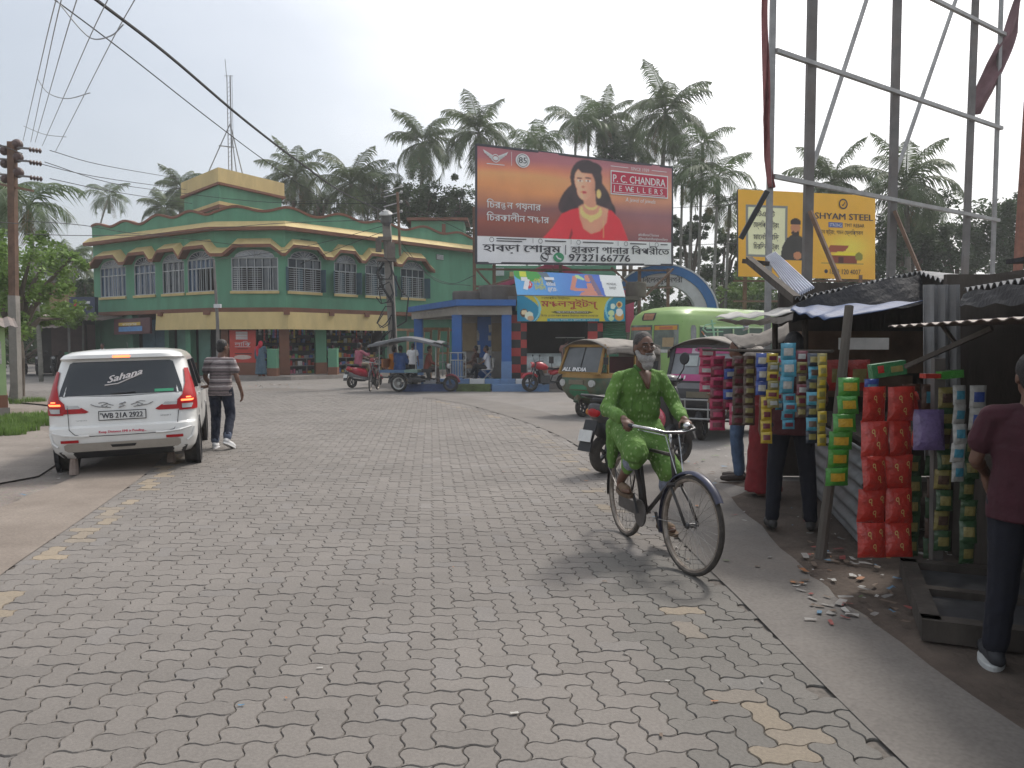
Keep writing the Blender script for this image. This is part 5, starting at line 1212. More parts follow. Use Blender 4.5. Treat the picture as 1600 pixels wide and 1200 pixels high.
def treepx(px, py0, py1, Y, wpx, n, leaf, mat, label, seed, group='leafy trees beyond the junction', kind=0):
    """crown spanning the given pixel box at distance Y"""
    a, b = P(px, py0, Y), P(px, py1, Y); h = a.z - b.z; w = wpx / FPX * Y; r = random.Random(seed); base = Vector((a.x, Y, 0)); bl = []
    for k in range(7): bl.append((r.uniform(-.38, .38) * w, r.uniform(-.3, .3) * w, b.z + h * r.uniform(.22, .78), r.uniform(.16, .27) * min(w, h * 1.2) * 1.25))
    tree(base, bl, n, leaf, mat, label, group, seed)
for i, (px, y0, y1, Y, w, n, mt, lab) in enumerate((
 (655, 250, 360, 50, 110, 5200, 0, 'dark dense tree under the tall palm left of the jewellery billboard'),
 (715, 270, 370, 54, 95, 3800, 0, 'dark tree touching the left edge of the jewellery billboard'),
 (600, 285, 360, 56, 90, 3000, 0, 'dark tree behind the lamp pole'),
 (500, 300, 350, 58, 110, 3000, 0, 'low dark tree behind the parapet right of the stair room'),
 (975, 215, 290, 56, 90, 3000, 0, 'dark tree behind the top right of the jewellery billboard'),
 (1080, 310, 450, 52, 70, 3600, 0, 'dark tree right of the jewellery billboard'),
 (1130, 340, 480, 50, 80, 3600, 1, 'green tree behind the blue arch'),
 (1180, 420, 510, 46, 120, 3200, 2, 'bright green bush under the yellow billboard'),
 (1420, 340, 450, 42, 150, 6500, 0, 'dark tree right of the yellow billboard behind the bare poles'),
 (1500, 320, 460, 44, 170, 8500, 0, 'big dark tree behind the bare poles'),
 (1580, 300, 450, 42, 170, 8000, 0, 'dark tree at the right edge behind the rusty pole'),
 (1330, 400, 500, 40, 190, 4600, 1, 'green bushes behind the foot of the yellow billboard'),
 (1050, 430, 520, 48, 110, 3000, 1, 'green bush seen through the blue arch'),
 (1240, 440, 530, 42, 120, 2400, 0, 'dark bush behind the stall roofs'),
 (140, 400, 490, 50, 40, 1500, 1, 'slender green tree squeezed between the ochre house and the green building'),
 (100, 430, 480, 58, 70, 1600, 1, 'green tree behind the ochre house'))):
    treepx(px, y0, y1, Y, w, int(n * 1.7), .21, TL[mt], lab, 300 + i)
p = P(20, 430, 24); rr2 = random.Random(5)
tree(Vector((p.x, 24, 0)), [(rr2.uniform(-1.6, 1.7), rr2.uniform(-1, 1.4), rr2.uniform(2.4, 4.6), rr2.uniform(.55, .9)) for _ in range(11)], 9500, .15, TL[2], 'fresh green bushy tree at the left edge behind the electricity pole', 'leafy trees on the left', 400)
tree(Vector((P(62, 430, 34).x, 34, 0)), [(rr2.uniform(-1.5, 1.3), rr2.uniform(-1, 1), rr2.uniform(2.7, 4.2), rr2.uniform(.45, .7)) for _ in range(8)], 4200, .15, TL[2], 'fresh green tree hanging over the awning of the tin shed', 'leafy trees on the left', 401, False)
tree(Vector((P(30, 520, 47).x, 47, 0)), [(rr2.uniform(-2.0, 2.2), rr2.uniform(-1, 1), rr2.uniform(.8, 3.2), rr2.uniform(.6, .9)) for _ in range(8)], 4200, .17, TL[1], 'dark green bush behind the foot of the left electricity pole', 'leafy trees on the left', 402)
# far belt of greenery that closes the horizon
r = random.Random(77); mb = MB()
for _ in range(26000):
    x = r.uniform(-75, 85); Y = 66 + r.uniform(-3, 3); top = 5.5 + 2.6 * mnoise.noise((x * .13, 3, 1)) + 1.4 * mnoise.noise((x * .6, 1, 5)) + (-2.2 if x < -25 else 0)
    z = top * r.random() ** .8; p = Vector((x, Y + r.uniform(-1, 1), z)); s = .55 * r.uniform(.6, 1.4); a = r.uniform(0, 3.14); d = Vector((math.cos(a) * s * .5, math.sin(a) * s * .3, r.uniform(-.2, .2))); u = Vector((r.uniform(-.2, .2), r.uniform(-.3, .3), s * .5))
    mb.add([p - d, p - u, p + d, p + u], [(0, 1, 2, 3)])
tag(mb.build('far_trees', TL[0]), 'far belt of trees closing the horizon behind the junction', 'trees', kind='stuff')
# ------------------------------------------------------------------ vehicles
RUB = M('tyre_rubber', (.022, .021, .020), .85, .25, 20, dirt=.4, dirtcol=(.10, .085, .07))
RUBD = M('dusty_tyre', (.045, .04, .036), .9, .3, 15, dirt=.5, dirtcol=(.13, .11, .09))
CHR = M('worn_chrome', (.42, .42, .42), .25, .2, 20, metal=.9)
GREYM = M('dark_grey_metal', (.07, .07, .072), .45, .2, 12, metal=.5)
BLKP = M('black_plastic', (.022, .022, .024), .5, .2, 10)
REDL = M('red_lamp', (.34, .006, .010), .3, .15, 8, spec=.3)
CLRL = M('clear_lamp', (.42, .42, .42), .12, .15, 10, spec=.8)
GLS = M('dark_car_glass', (.012, .015, .017), .06, .3, 1, spec=.9)
LIT = M('lit_brake_lamp', (1.0, .16, .05), .3, .1, 5, emit=3.0)
def wheel(parent, c, Rr, w, axis=(1, 0, 0), rim=CHR, tyre=RUB, spokes=6, rimf=.66, name='wheel'):
    """rim disc with spokes, tyre as its child"""
    ax = Vector(axis).normalized(); c = Vector(c); mb = MB(); r0 = Rr * rimf
    mb.lathe([(r0, -w * .42), (r0 * 1.02, -w * .30), (r0 * .86, -w * .1), (r0 * .86, w * .1), (r0 * 1.02, w * .30), (r0, w * .42), (r0 * .94, w * .36), (r0 * .80, 0), (r0 * .94, -w * .36)], c, ax, 24, True)
    mb.lathe([(.01, -w * .3), (r0 * .22, -w * .3), (r0 * .24, w * .3), (.01, w * .3)], c, ax, 14)
    x, y, d = frame(ax)
    for k in range(spokes):
        a = 2 * math.pi * k / spokes; u = x * math.cos(a) + y * math.sin(a); t_ = -x * math.sin(a) + y * math.cos(a); mb.bar(c + u * r0 * .2, c + u * r0 * .88, r0 * .22 if spokes < 12 else .006, w * .4 if spokes < 12 else .006, up=ax)
    o = mb.build(name, rim, parent, auto=35); mb = MB()
    mb.lathe([(r0 * .98, -w * .44), (r0 * 1.12, -w * .5), (Rr * .93, -w * .48), (Rr * .99, -w * .34), (Rr, 0), (Rr * .99, w * .34), (Rr * .93, w * .48), (r0 * 1.12, w * .5), (r0 * .98, w * .44)], c, ax, 32, True); mb.build('tyre', tyre, o, auto=50)
    return o
class Shell:
    """closed body lofted from horizontal rounded outlines: rows of (z, half width, rear y, front y, corner radius rear, front)"""
    def __init__(s, rows): s.rows = rows
    def at(s, z):
        R_ = s.rows
        if z <= R_[0][0]: return R_[0]
        for a, b in zip(R_, R_[1:]):
            if z <= b[0]: t = (z - a[0]) / (b[0] - a[0]); return tuple(lerp(p, q, t) for p, q in zip(a, b))
        return R_[-1]
    def ring(s, row, nc=6, ns=10, ne=8):
        z, w, r, f, cr, cf = row; pts = []
        for k in range(ne): x = lerp(-(w - cr), w - cr, k / ne); pts.append((x, r))
        for k in range(nc): a = math.pi / 2 * k / nc; pts.append((w - cr + cr * math.sin(a), r + cr - cr * math.cos(a)))
        for k in range(ns): pts.append((w, lerp(r + cr, f - cf, k / ns)))
        for k in range(nc): a = math.pi / 2 * k / nc; pts.append((w - cf + cf * math.cos(a), f - cf + cf * math.sin(a)))
        for k in range(ne): pts.append((lerp(w - cf, -(w - cf), k / ne), f))
        for k in range(nc): a = math.pi / 2 * k / nc; pts.append((-(w - cf) - cf * math.sin(a), f - cf + cf * math.cos(a)))
        for k in range(ns): pts.append((-w, lerp(f - cf, r + cr, k / ns)))
        for k in range(nc): a = math.pi / 2 * k / nc; pts.append((-(w - cr) - cr * math.cos(a), r + cr - cr * math.sin(a)))
        return [Vector((x, y, z)) for x, y in pts]
    def mesh(s, mb, sub=3):
        rows = []
        for a, b in zip(s.rows, s.rows[1:]):
            for k in range(sub): t = k / sub; rows.append(tuple(lerp(p, q, t) for p, q in zip(a, b)))
        rows.append(s.rows[-1]); mb.loft([s.ring(q) for q in rows]); return mb
    def rear(s, x, z, off=.004):
        z_, w, r, f, cr, cf = s.at(z); e = abs(x) - (w - cr)
        y = r if e <= 0 else r + cr - math.sqrt(max(0, cr * cr - min(e, cr) ** 2)); return Vector((x * (1 + (off / w if e > 0 else 0)), y - off, z))
    def front(s, x, z, off=.004):
        z_, w, r, f, cr, cf = s.at(z); e = abs(x) - (w - cf)
        y = f if e <= 0 else f - cf + math.sqrt(max(0, cf * cf - min(e, cf) ** 2)); return Vector((x, y + off, z))
    def side(s, y, z, sg, off=.004):
        z_, w, r, f, cr, cf = s.at(z); x = w
        if y < r + cr: e = r + cr - y; x = w - cr + math.sqrt(max(0, cr * cr - min(e, cr) ** 2))
        if y > f - cf: e = y - (f - cf); x = w - cf + math.sqrt(max(0, cf * cf - min(e, cf) ** 2))
        return Vector((sg * (x + off), y, z))
    def patch(s, mb, face, rows, nu=8, off=.004, sg=1):
        """rows: list of (z, a, b): strip between a and b at each height"""
        N = len(rows); sub = []
        for p, q in zip(rows, rows[1:]):
            for k in range(3): t = k / 3; sub.append(tuple(lerp(i, j, t) for i, j in zip(p, q)))
        sub.append(rows[-1]); vs = []
        for z, a, b in sub:
            for i in range(nu + 1):
                c = lerp(a, b, i / nu); vs.append(s.rear(c, z, off) if face == 'r' else s.front(c, z, off) if face == 'f' else s.side(c, z, sg, off))
        w = nu + 1; flip = (face == 'f') or (face == 's' and sg < 0)
        fs = [(j * w + i, j * w + i + 1, (j + 1) * w + i + 1, (j + 1) * w + i) for j in range(len(sub) - 1) for i in range(nu)]
        mb.add(vs, [tuple(reversed(f)) for f in fs] if flip else fs); return mb
    def stroke(s, mb, face, pts, w, off=.006, sg=1):
        P3 = [s.rear(a, z, off) if face == 'r' else s.front(a, z, off) if face == 'f' else s.side(a, z, sg, off) for a, z in pts]
        mb.tube(P3, w / 2, 5); return mb
# ---- white seven-seater seen from behind
CARW = M('car_white', (.70, .70, .68), .28, .03, 3, spec=.5, coat=.7, dirt=.22, dirtcol=(.42, .38, .33))
hd = heading(-.34, .94); t = thing('parked_car', 'white people carrier with its red brake lamps lit, seen from behind', 'car', (-4.93, 9.72, -.03), hd); t.rotation_euler = (0, R(-1.6), hd)
car = Shell([(.24, .77, .14, 4.2, .30, .4), (.32, .83, .05, 4.33, .30, .4), (.44, .862, .01, 4.38, .28, .4), (.56, .868, .0, 4.39, .26, .4), (.635, .868, .012, 4.38, .26, .4), (.66, .866, .06, 4.37, .24, .4), (.80, .866, .075, 4.30, .24, .4), (.94, .864, .09, 4.15, .24, .5), (1.0, .856, .105, 3.85, .25, .6), (1.04, .845, .125, 3.35, .25, .6), (1.10, .832, .16, 3.22, .25, .55), (1.36, .775, .285, 2.75, .26, .5), (1.47, .745, .325, 2.5, .26, .45), (1.50, .735, .245, 2.45, .22, .45), (1.545, .70, .26, 2.3, .25, .45), (1.585, .62, .36, 2.15, .3, .45), (1.61, .42, .6, 1.95, .3, .4), (1.618, .18, .9, 1.7, .16, .16)])
mb = MB(); car.mesh(mb); mb.build('body', CARW, t, auto=40)
mb = MB(); car.patch(mb, 'r', [(1.035, -.71, .71), (1.10, -.70, .70), (1.30, -.64, .64), (1.435, -.60, .60), (1.455, -.56, .56)], 12, .006); rw = mb.build('rear_window', GLS, t, smooth=True)
mb = MB(); mb.use(M('sticker_white', (.62, .58, .56), .5)); PT = [(-.19, 1.15), (-.17, 1.19), (-.12, 1.17), (-.16, 1.145), (-.10, 1.16), (-.05, 1.25), (-.03, 1.21), (.0, 1.20), (.02, 1.245), (.05, 1.215), (.09, 1.26), (.12, 1.225), (.16, 1.265), (.22, 1.275)]
def rtext(mb, st, x0, z0, w, h, slant=0, rise=0, bold=.015, off=.010):
    vs, fs = textgeo(st); a = min(v[0] for v in vs); b = max(v[0] for v in vs)
    for q in (-bold, 0, bold): mb.add([car.rear(x0 + (v[0] - a + q + slant * v[1]) / (b - a) * w, z0 + v[1] * h + rise * (v[0] - a) / (b - a), off + .0004 * (q + 1)) for v in vs], fs)
rtext(mb, 'Sahana', -.17, 1.18, .40, .13, .3, .10, .03, .012); car.stroke(mb, 'r', [(-.20, 1.155), (-.05, 1.17), (.22, 1.285)], .016, .012)
mb.build('name_sticker', None, rw)
mb = MB(); mb.use(M('sticker_green', (.05, .3, .16), .5)); car.patch(mb, 'r', [(1.05, .38, .60), (1.085, .38, .60)], 3, .010); mb.build('green_sticker', None, rw)
mb = MB(); car.stroke(mb, 'r', [(-.12, 1.045), (.05, 1.05), (.16, 1.06)], .014, .016); mb.build('wiper', BLKP, t)
mb = MB(); car.patch(mb, 'r', [(1.505, -.10, .10), (1.53, -.10, .10)], 4, .008); mb.build('high_brake_lamp', LIT, t)
for sg in (-1, 1):
    mb = MB(); f = (lambda rows: [(z, min(sg * a, sg * b), max(sg * a, sg * b)) for z, a, b in rows])
    car.patch(mb, 'r', f([(.80, .66, .866), (.86, .63, .868), (.94, .64, .86), (1.0, .70, .855), (1.15, .735, .82), (1.34, .72, .765)]), 6, .012)
    car.patch(mb, 's', [(.82, .30, .40), (.86, .30, .44), (.95, .32, .44), (1.0, .34, .42)], 4, .010, sg); tl = mb.build('tail_lamp', REDL, t, smooth=True)
    mb = MB(); car.patch(mb, 'r', f([(.815, .42, .655), (.83, .38, .65), (.885, .46, .65)]), 5, .009); mb.build('reverse_lamp', REDL, tl)
    mb = MB(); car.patch(mb, 'r', f([(.875, .47, .64), (.915, .50, .64)]), 5, .010); mb.build('clear_lens', CLRL, tl)
    mb = MB(); car.patch(mb, 'r', f([(.915, .68, .81), (.938, .68, .83)]), 4, .018); car.patch(mb, 'r', f([(.955, .74, .80), (.97, .74, .79)]), 4, .018); mb.build('brake_light', LIT, tl)
    mb = MB(); car.patch(mb, 'r', f([(.825, .69, .80), (.88, .69, .82)]), 4, .016); mb.build('indicator_lens', CLRL, tl)
    mb = MB(); car.patch(mb, 'r', f([(.455, .50, .69), (.49, .50, .69)]), 4, .016); mb.build('reflector', REDL, t)
    mb = MB(); car.stroke(mb, 'r', [(sg * .80, .58), (sg * .66, .55), (sg * .46, .53), (sg * .38, .535)], .03, .004); car.stroke(mb, 'r', [(sg * .83, .57), (sg * .80, .45), (sg * .74, .40)], .03, .004); mb.build('bumper_crease', CARW, t)
    # side glass, pillars, mirror, handles
    mb = MB(); car.patch(mb, 's', [(1.06, .48, 2.95), (1.18, .52, 2.75), (1.36, .60, 2.45), (1.44, .72, 2.25)], 16, .006, sg); sw_ = mb.build('side_window', GLS, t, smooth=True)
    mb = MB(); 
    for y0 in (1.05, 1.95): car.stroke(mb, 's', [(y0, 1.05), (y0 - .05, 1.25), (y0 - .08, 1.44)], .07, .0, sg)
    mb.build('pillar', BLKP, sw_)
    mb = MB(); q = car.side(2.72, 1.06, sg); mb.ell(q + Vector((sg * .13, 0, .03)), (.11, .07, .08)); mb.bar(q, q + Vector((sg * .1, 0, .02)), .05); mb.build('mirror', CARW, t, smooth=True)
    for y0 in (1.2, 2.1): mb = MB(); q = car.side(y0, .95, sg); mb.box(q + Vector((sg * .012, 0, 0)), (.03, .2, .03)); mb.build('door_handle', CARW, t)
    mb = MB(); 
    for y0 in (.95, 1.9, 2.95): car.stroke(mb, 's', [(y0, .35), (y0 + .03, .7), (y0, 1.04)], .008, .001, sg)
    mb.build('door_seam', BLKP, t)
    for y0 in (.82, 3.52):
        mb = MB(); q = car.side(y0, .45, sg); mb.lathe([(.30, -.02), (.36, -.02), (.36, .03), (.30, .03)], (q.x - sg * .02, y0, .30), (sg, 0, 0), 28, True); mb.build('wheel_arch', BLKP, t)
        wheel(t, (sg * .765, y0, .30), .31, .20, (1, 0, 0), CHR, RUBD, 7)
mb = MB(); car.patch(mb, 'r', [(.335, -.62, .62), (.365, -.66, .66), (.425, -.66, .66), (.445, -.62, .62)], 10, .012); mb.build('skid_plate', M('silver_plastic', (.34, .31, .27), .45, .1, 6), t, smooth=True)
mb = MB(); car.patch(mb, 'r', [(.375, -.13, .13), (.41, -.15, .15)], 4, .018); mb.build('tow_cover', BLKP, t)
mb = MB(); car.patch(mb, 'r', [(.24, -.7, .7), (.335, -.74, .74)], 8, .008); mb.build('under_valance', BLKP, t)
mb = MB(); car.stroke(mb, 'r', [(-.62, .92), (-.60, .62), (-.54, .555), (-.45, .53), (0, .525), (.45, .53), (.60, .565), (.64, .65), (.655, .80)], .009, .003); car.stroke(mb, 'r', [(-.67, 1.03), (0, 1.015), (.67, 1.03)], .009, .003); mb.build('tailgate_seam', BLKP, t)
mb = MB(); car.patch(mb, 'r', [(.715, -.275, .275), (.835, -.275, .275)], 4, .014); pb = mb.build('number_plate', BLKP, t)
mb = MB(); mb.use(M('plate_white', (.62, .62, .60), .5)); car.patch(mb, 'r', [(.725, -.265, .265), (.825, -.265, .265)], 4, .019); mb.build('plate_face', None, pb)
mb = MB(); mb.use(PK); rtext(mb, 'WB 21A 2922', -.235, .742, .47, .095, 0, 0, .03, .024); rtext(mb, '*', -.255, .775, .02, .05, 0, 0, .03, .024); mb.build('plate_lettering', None, pb)
mb = MB(); mb.use(PR); rtext(mb, 'Keep Distance EMI is Pending...', -.27, .562, .54, .042, 0, 0, .04, .008); mb.build('red_lettering', None, t)
mb = MB(); mb.use(M('badge_grey', (.20, .20, .20), .4, metal=.5)); rtext(mb, 'SMART', .44, .735, .13, .022); rtext(mb, 'VDi', -.53, .72, .12, .016)
for sg in (-1, 1):      # tendril decals beside the badge
    car.stroke(mb, 'r', [(sg * .10, .90), (sg * .18, .925), (sg * .24, .90), (sg * .20, .88), (sg * .17, .90)], .010, .008); car.stroke(mb, 'r', [(sg * .13, .875), (sg * .22, .885), (sg * .30, .895), (sg * .36, .925)], .010, .008); car.stroke(mb, 'r', [(sg * .16, .93), (sg * .22, .945), (sg * .27, .935)], .008, .008)
mb.build('decal', None, t)
mb = MB(); car.stroke(mb, 'r', [(.04, .935), (-.03, .915), (.03, .895), (-.04, .875)], .022, .012); mb.build('badge', CHR, t)
mb = MB(); mb.cyl((0, 1.0, 1.58), (0, .86, 1.70), .006, .003, 5); mb.build('aerial', BLKP, t)
mb = MB(); mb.box((0, 1.3, .30), (1.3, 1.4, .12)); mb.build('underbody', BLKP, t)
# two small stone posts of the road edge close behind the car
STN = M('stone_post', (.30, .235, .20), .9, .25, 10, dirt=.3)
for px, py, h, lab in ((116, 739, .24, 'short pinkish stone stub under the left end of the car bumper'), (268, 722, .30, 'short pinkish stone stub under the right end of the car bumper')):
    p = G(px, py); mb = MB(); mb.tube([(0, 0, -.02), (0, 0, h * .6), (0, 0, h)], [.062, .048, .036], 8); o = mb.build('stone_stub', STN); o.location = (p.x, p.y, 0); tag(o, lab, 'stone post', 'stone stubs by the road edge')

# ---- auto rickshaws
def auto_rickshaw(label, loc, rz, low, upper, band, canvas, banner=False):
    t = thing('auto_rickshaw', label, 'auto rickshaw', loc, rz, 'auto rickshaws at the stand')
    cowl = Shell([(.30, .34, .1, .78, .1, .28), (.42, .50, .0, .98, .1, .34), (.62, .60, .0, 1.10, .1, .36), (.82, .63, .0, 1.08, .1, .34), (.93, .62, .0, 1.04, .1, .30)])
    mb = MB(); cowl.mesh(mb); mb.build('cowl', low, t, auto=40)
    mb = MB(); mb.loft([cowl.ring((z, w, .3, f, .1, .3)) for z, w, f in ((.90, .628, 1.055), (1.0, .615, 1.02))]); mb.build('cowl_band', band, t, auto=40)
    # windscreen frame
    A = lambda x, z: Vector((x, lerp(1.0, .72, (z - .98) / .66), z))
    mb = MB()
    for a, b in (((-.58, .98), (-.53, 1.64)), ((.58, .98), (.53, 1.64)), ((-.53, 1.62), (.53, 1.62)), ((-.58, 1.0), (.58, 1.0))): mb.bar(A(*a), A(*b), .06)
    mb.build('windscreen_frame', upper, t)
    mb = MB(); mb.bar(A(0, .98), A(0, 1.62), .025); mb.build('windscreen_divider', BLKP, t)
    mb = MB(); mb.quad(A(.57, 1.0), A(-.57, 1.0), A(-.52, 1.62), A(.52, 1.62)); ws = mb.build('windscreen', M('auto_glass_pale', (.20, .21, .22), .1, .3, 2, spec=.8) if banner else M('auto_glass', (.075, .08, .08), .1, .3, 2, spec=.8), t)
    bd = Board(A(.57, 1.0) + Vector((0, .012, .004)), A(-.57, 1.0) + Vector((0, .012, .004)), A(-.52, 1.62) + Vector((0, .012, .004)), A(.52, 1.62) + Vector((0, .012, .004)))
    mb = MB()
    if banner:
        pk = M('banner_pink', (.42, .07, .20), .5, .1); mb.use(pk); bd.rect(mb, .02, .80, .30, .99, 1); bd.rect(mb, .70, .80, .98, .99, 1); bd.rect(mb, .02, .02, .98, .22, 1); mb.use(M('banner_pale', (.55, .48, .52), .5)); bd.rect(mb, .30, .80, .70, .99, 1); mb.use(pk); bd.ellp(mb, .5, .9, .16, .075, 2); mb.use(WH); bd.text(mb, 'PIU', .06, .06, .17, .2, 2, .03); bd.ring(mb, .80, .12, .06, .025, 2)
        mb.use(M('paper_pale', (.42, .46, .45), .6)); bd.rect(mb, .45, .42, .72, .72, 1); bd.rect(mb, .22, .45, .42, .74, 1)
    else:
        mb.use(WH); bd.text(mb, 'ALL INDIA', .06, .06, .20, .62, 2, .03)
    mb.build('banner' if banner else 'lettering', None, ws)
    # canopy
    mb = MB(); mb.sheet(lambda u, v: (lerp(-.64, .64, u), lerp(.84, -1.30, v), 1.60 + .20 * math.sin(math.pi * u) ** .8 - .05 * abs(2 * v - .8) + .012 * math.sin(v * 22)), 16, 16, .012); mb.build('canopy', canvas, t, smooth=True)
    mb = MB()
    for sg in (-1, 1): mb.sheet(lambda u, v: (sg * (.645 + .01 * math.sin(u * 25)), lerp(.80, -1.30, u), lerp(1.60, 1.45 + .03 * math.sin(u * 9), v) - .05 * abs(2 * u - .8)), 20, 3, .006)
    mb.build('canopy_side', canvas, t, smooth=True)
    mb = MB(); mb.sheet(lambda u, v: (lerp(-.63, .63, u), -1.31 - .03 * math.sin(v * 3), lerp(.7, 1.62, v) + .12 * math.sin(math.pi * u) * v), 8, 6, .01); mb.build('back_curtain', canvas, t)
    rear = Shell([(.28, .58, -1.30, -.28, .12, .05), (.5, .64, -1.34, -.25, .14, .05), (.78, .64, -1.34, -.25, .14, .05)]); mb = MB(); rear.mesh(mb); mb.build('rear_body', low, t, auto=40)
    mb = MB(); mb.box((0, -.05, .32), (1.18, 1.0, .06)); mb.build('floor', BLKP, t)
    mb = MB(); mb.box((0, -.62, .84), (1.1, .5, .14)); mb.box((0, -.92, 1.1), (1.1, .12, .5)); mb.build('passenger_seat', M('seat_maroon', (.09, .02, .025), .6), t)
    mb = MB(); mb.box((0, .12, .62), (.7, .35, .14)); mb.build('driver_seat', BLKP, t)
    for sg in (-1, 1):
        mb = MB(); mb.bar((sg * .6, -.30, .3), (sg * .62, -.30, 1.6), .04); mb.bar((sg * .6, .70, 1.0), (sg * .61, .74, 1.6), .04); mb.build('canopy_post', upper, t)
        mb = MB(); mb.cyl((sg * .42, 1.02, .78), (sg * .42, 1.09, .78), .075, .08, 14); mb.build('headlamp', CLRL, t)
        mb = MB(); q = Vector((sg * .64, .98, 1.05)); mb.tube([q, q + Vector((sg * .14, .06, .06)), q + Vector((sg * .16, .06, .2))], .01, 5); mb.box(q + Vector((sg * .16, .06, .24)), (.12, .03, .16)); mb.build('mirror', BLKP, t)
        wheel(t, (sg * .56, -.78, .22), .22, .12, (1, 0, 0), GREYM, RUBD, 5)
    mb = MB(); mb.tube([(0, .86 + .25 * math.cos(a), .26 + .25 * math.sin(a)) for a in [R(20 + 14 * k) for k in range(11)]], .07, 8); mb.build('mudguard', low, t)
    wheel(t, (0, .86, .22), .22, .11, (1, 0, 0), GREYM, RUBD, 5)
    mb = MB(); mb.bar((-.25, .4, .95), (.25, .4, .95), .03); mb.bar((0, .4, .95), (0, .75, .4), .04); mb.build('handlebar', GREYM, t)
    mb = MB(); mb.use(M('faded_sign', (.16, .14, .10), .7)); q = cowl.front(0, .80); mb.box((0, q.y + .012, .80), (.42, .02, .1)); mb.build('name_plate', None, t)
    return t, cowl
AG = M('auto_green', (.05, .10, .07), .65, .3, 4, dirt=.8, dirtcol=(.16, .09, .045)); AY = M('auto_yellow', (.26, .15, .035), .6, .2, 4, dirt=.4, dirtcol=(.15, .08, .04))
CAN = M('grey_canvas', (.22, .20, .18), .85, .15, 4, dirt=.3, bump=.2); ABK = M('auto_black', (.04, .04, .043), .5, .25, 5, dirt=.4, dirtcol=(.12, .10, .09))
t1, c1_ = auto_rickshaw('green and yellow auto rickshaw with a grey canvas roof, left of the cyclist', (2.22, 18.15, -.02), heading(-.70, -.71), AG, AY, AY, CAN)
mb = MB(); c1_.patch(mb, 'f', [(.45, -.25, .1), (.55, -.34, .22), (.70, -.30, .18), (.78, -.1, .05)], 8, .004); mb.build('green_patch', M('fresh_green_patch', (.04, .17, .085), .5, .15, 3), t1)
t2, c2_ = auto_rickshaw('dark auto rickshaw with a pink banner on its windscreen, right of the cyclist', (3.72, 14.0, -.02), heading(-.50, -.866), ABK, ABK, M('auto_grey', (.15, .15, .155), .5, .2, 4), CAN, True)
mb = MB()
for z in (.40, .56, .72): mb.tube([(-.62, .98, z), (-.45, 1.2, z), (.45, 1.2, z), (.62, .98, z)], .016, 6)
for x in (-.45, -.2, .2, .45): mb.cyl((x, 1.2, .38), (x, 1.2, .74), .013, n=6)
mb.build('crash_guard', M('guard_white', (.36, .36, .35), .4, .15, 6, metal=.3), t2)
mb = MB(); mb.use(M('hand_white', (.32, .32, .31), .7)); c2_.stroke(mb, 'f', [(-.32, .56), (-.26, .62), (-.2, .56), (-.26, .50), (-.18, .46)], .02, .008); c2_.stroke(mb, 'f', [(-.42, .46), (-.46, .60)], .02, .008); c2_.stroke(mb, 'f', [(-.52, .62), (-.44, .53), (-.36, .62)], .02, .008); mb.build('painted_letters', None, t2)
# ---- green bus
BUSG = M('bus_green', (.21, .35, .10), .4, .06, 3, coat=.3, dirt=.2, dirtcol=(.18, .24, .10)); BUSD = M('bus_dark_green', (.035, .075, .055), .5, .15, 3, dirt=.2)
f = Vector((-.75, -.66, 0)).normalized(); C = P(1066, 540, 24.6); lf = Vector((-f.y, f.x, 0)); ctr = Vector((C.x, C.y, 0)) - lf * 1.2 if False else Vector((C.x, C.y, 0)) + Vector((f.y, -f.x, 0)) * 1.2
t = thing('green_bus', 'light green bus with rounded roof standing behind the auto rickshaws', 'bus', (ctr.x, ctr.y, 0), heading(f.x, f.y))
bus = Shell([(.40, 1.15, -9.0, -.05, .2, .35), (.6, 1.2, -9.05, 0, .2, .38), (1.3, 1.2, -9.05, 0, .2, .38), (2.28, 1.18, -9.0, -.06, .2, .38), (2.42, 1.17, -9.0, -.10, .25, .42), (2.60, 1.12, -8.95, -.16, .3, .5), (2.75, 1.0, -8.85, -.30, .4, .6), (2.85, .8, -8.7, -.6, .5, .6), (2.90, .5, -8.4, -1.0, .4, .45)])
mb = MB(); bus.mesh(mb); mb.build('body', BUSG, t, auto=40)
mb = MB(); bus.patch(mb, 'f', [(1.35, -1.02, 1.02), (2.0, -1.0, 1.0), (2.27, -.98, .98)], 12, .01); w_ = mb.build('windscreen', M('bus_glass', (.10, .12, .11), .12, .5, 3, spec=.8), t)
mb = MB(); mb.use(BUSG); bus.stroke(mb, 'f', [(0, 1.33), (0, 2.28)], .08, .0); bus.stroke(mb, 'f', [(-1.03, 1.33), (-1.0, 2.28)], .05, 0); bus.stroke(mb, 'f', [(1.03, 1.33), (1.0, 2.28)], .05, 0); mb.build('windscreen_frame', None, w_)
mb = MB(); mb.use(M('bus_orange', (.48, .24, .03), .5)); bus.patch(mb, 'f', [(2.10, -.95, -.06), (2.24, -.95, -.06)], 6, .016); mb.use(M('bus_orange_red', (.40, .12, .05), .5)); bus.patch(mb, 'f', [(2.13, -.80, -.25), (2.21, -.80, -.25)], 6, .020); bus.patch(mb, 'f', [(2.10, .10, .95), (2.2, .10, .95)], 6, .016); mb.build('visor_strip', None, w_)
mb = MB(); mb.use(M('bus_interior_paper', (.30, .22, .12), .7)); bus.patch(mb, 'f', [(1.55, -.85, -.4), (1.85, -.85, -.4)], 4, .016); mb.use(M('bus_interior_pale', (.42, .42, .40), .7)); bus.patch(mb, 'f', [(1.5, .25, .6), (1.95, .3, .6)], 4, .016); bus.patch(mb, 'f', [(1.36, -.95, -.1), (1.46, -.95, -.1)], 4, .016); mb.build('pasted_notice', None, w_)
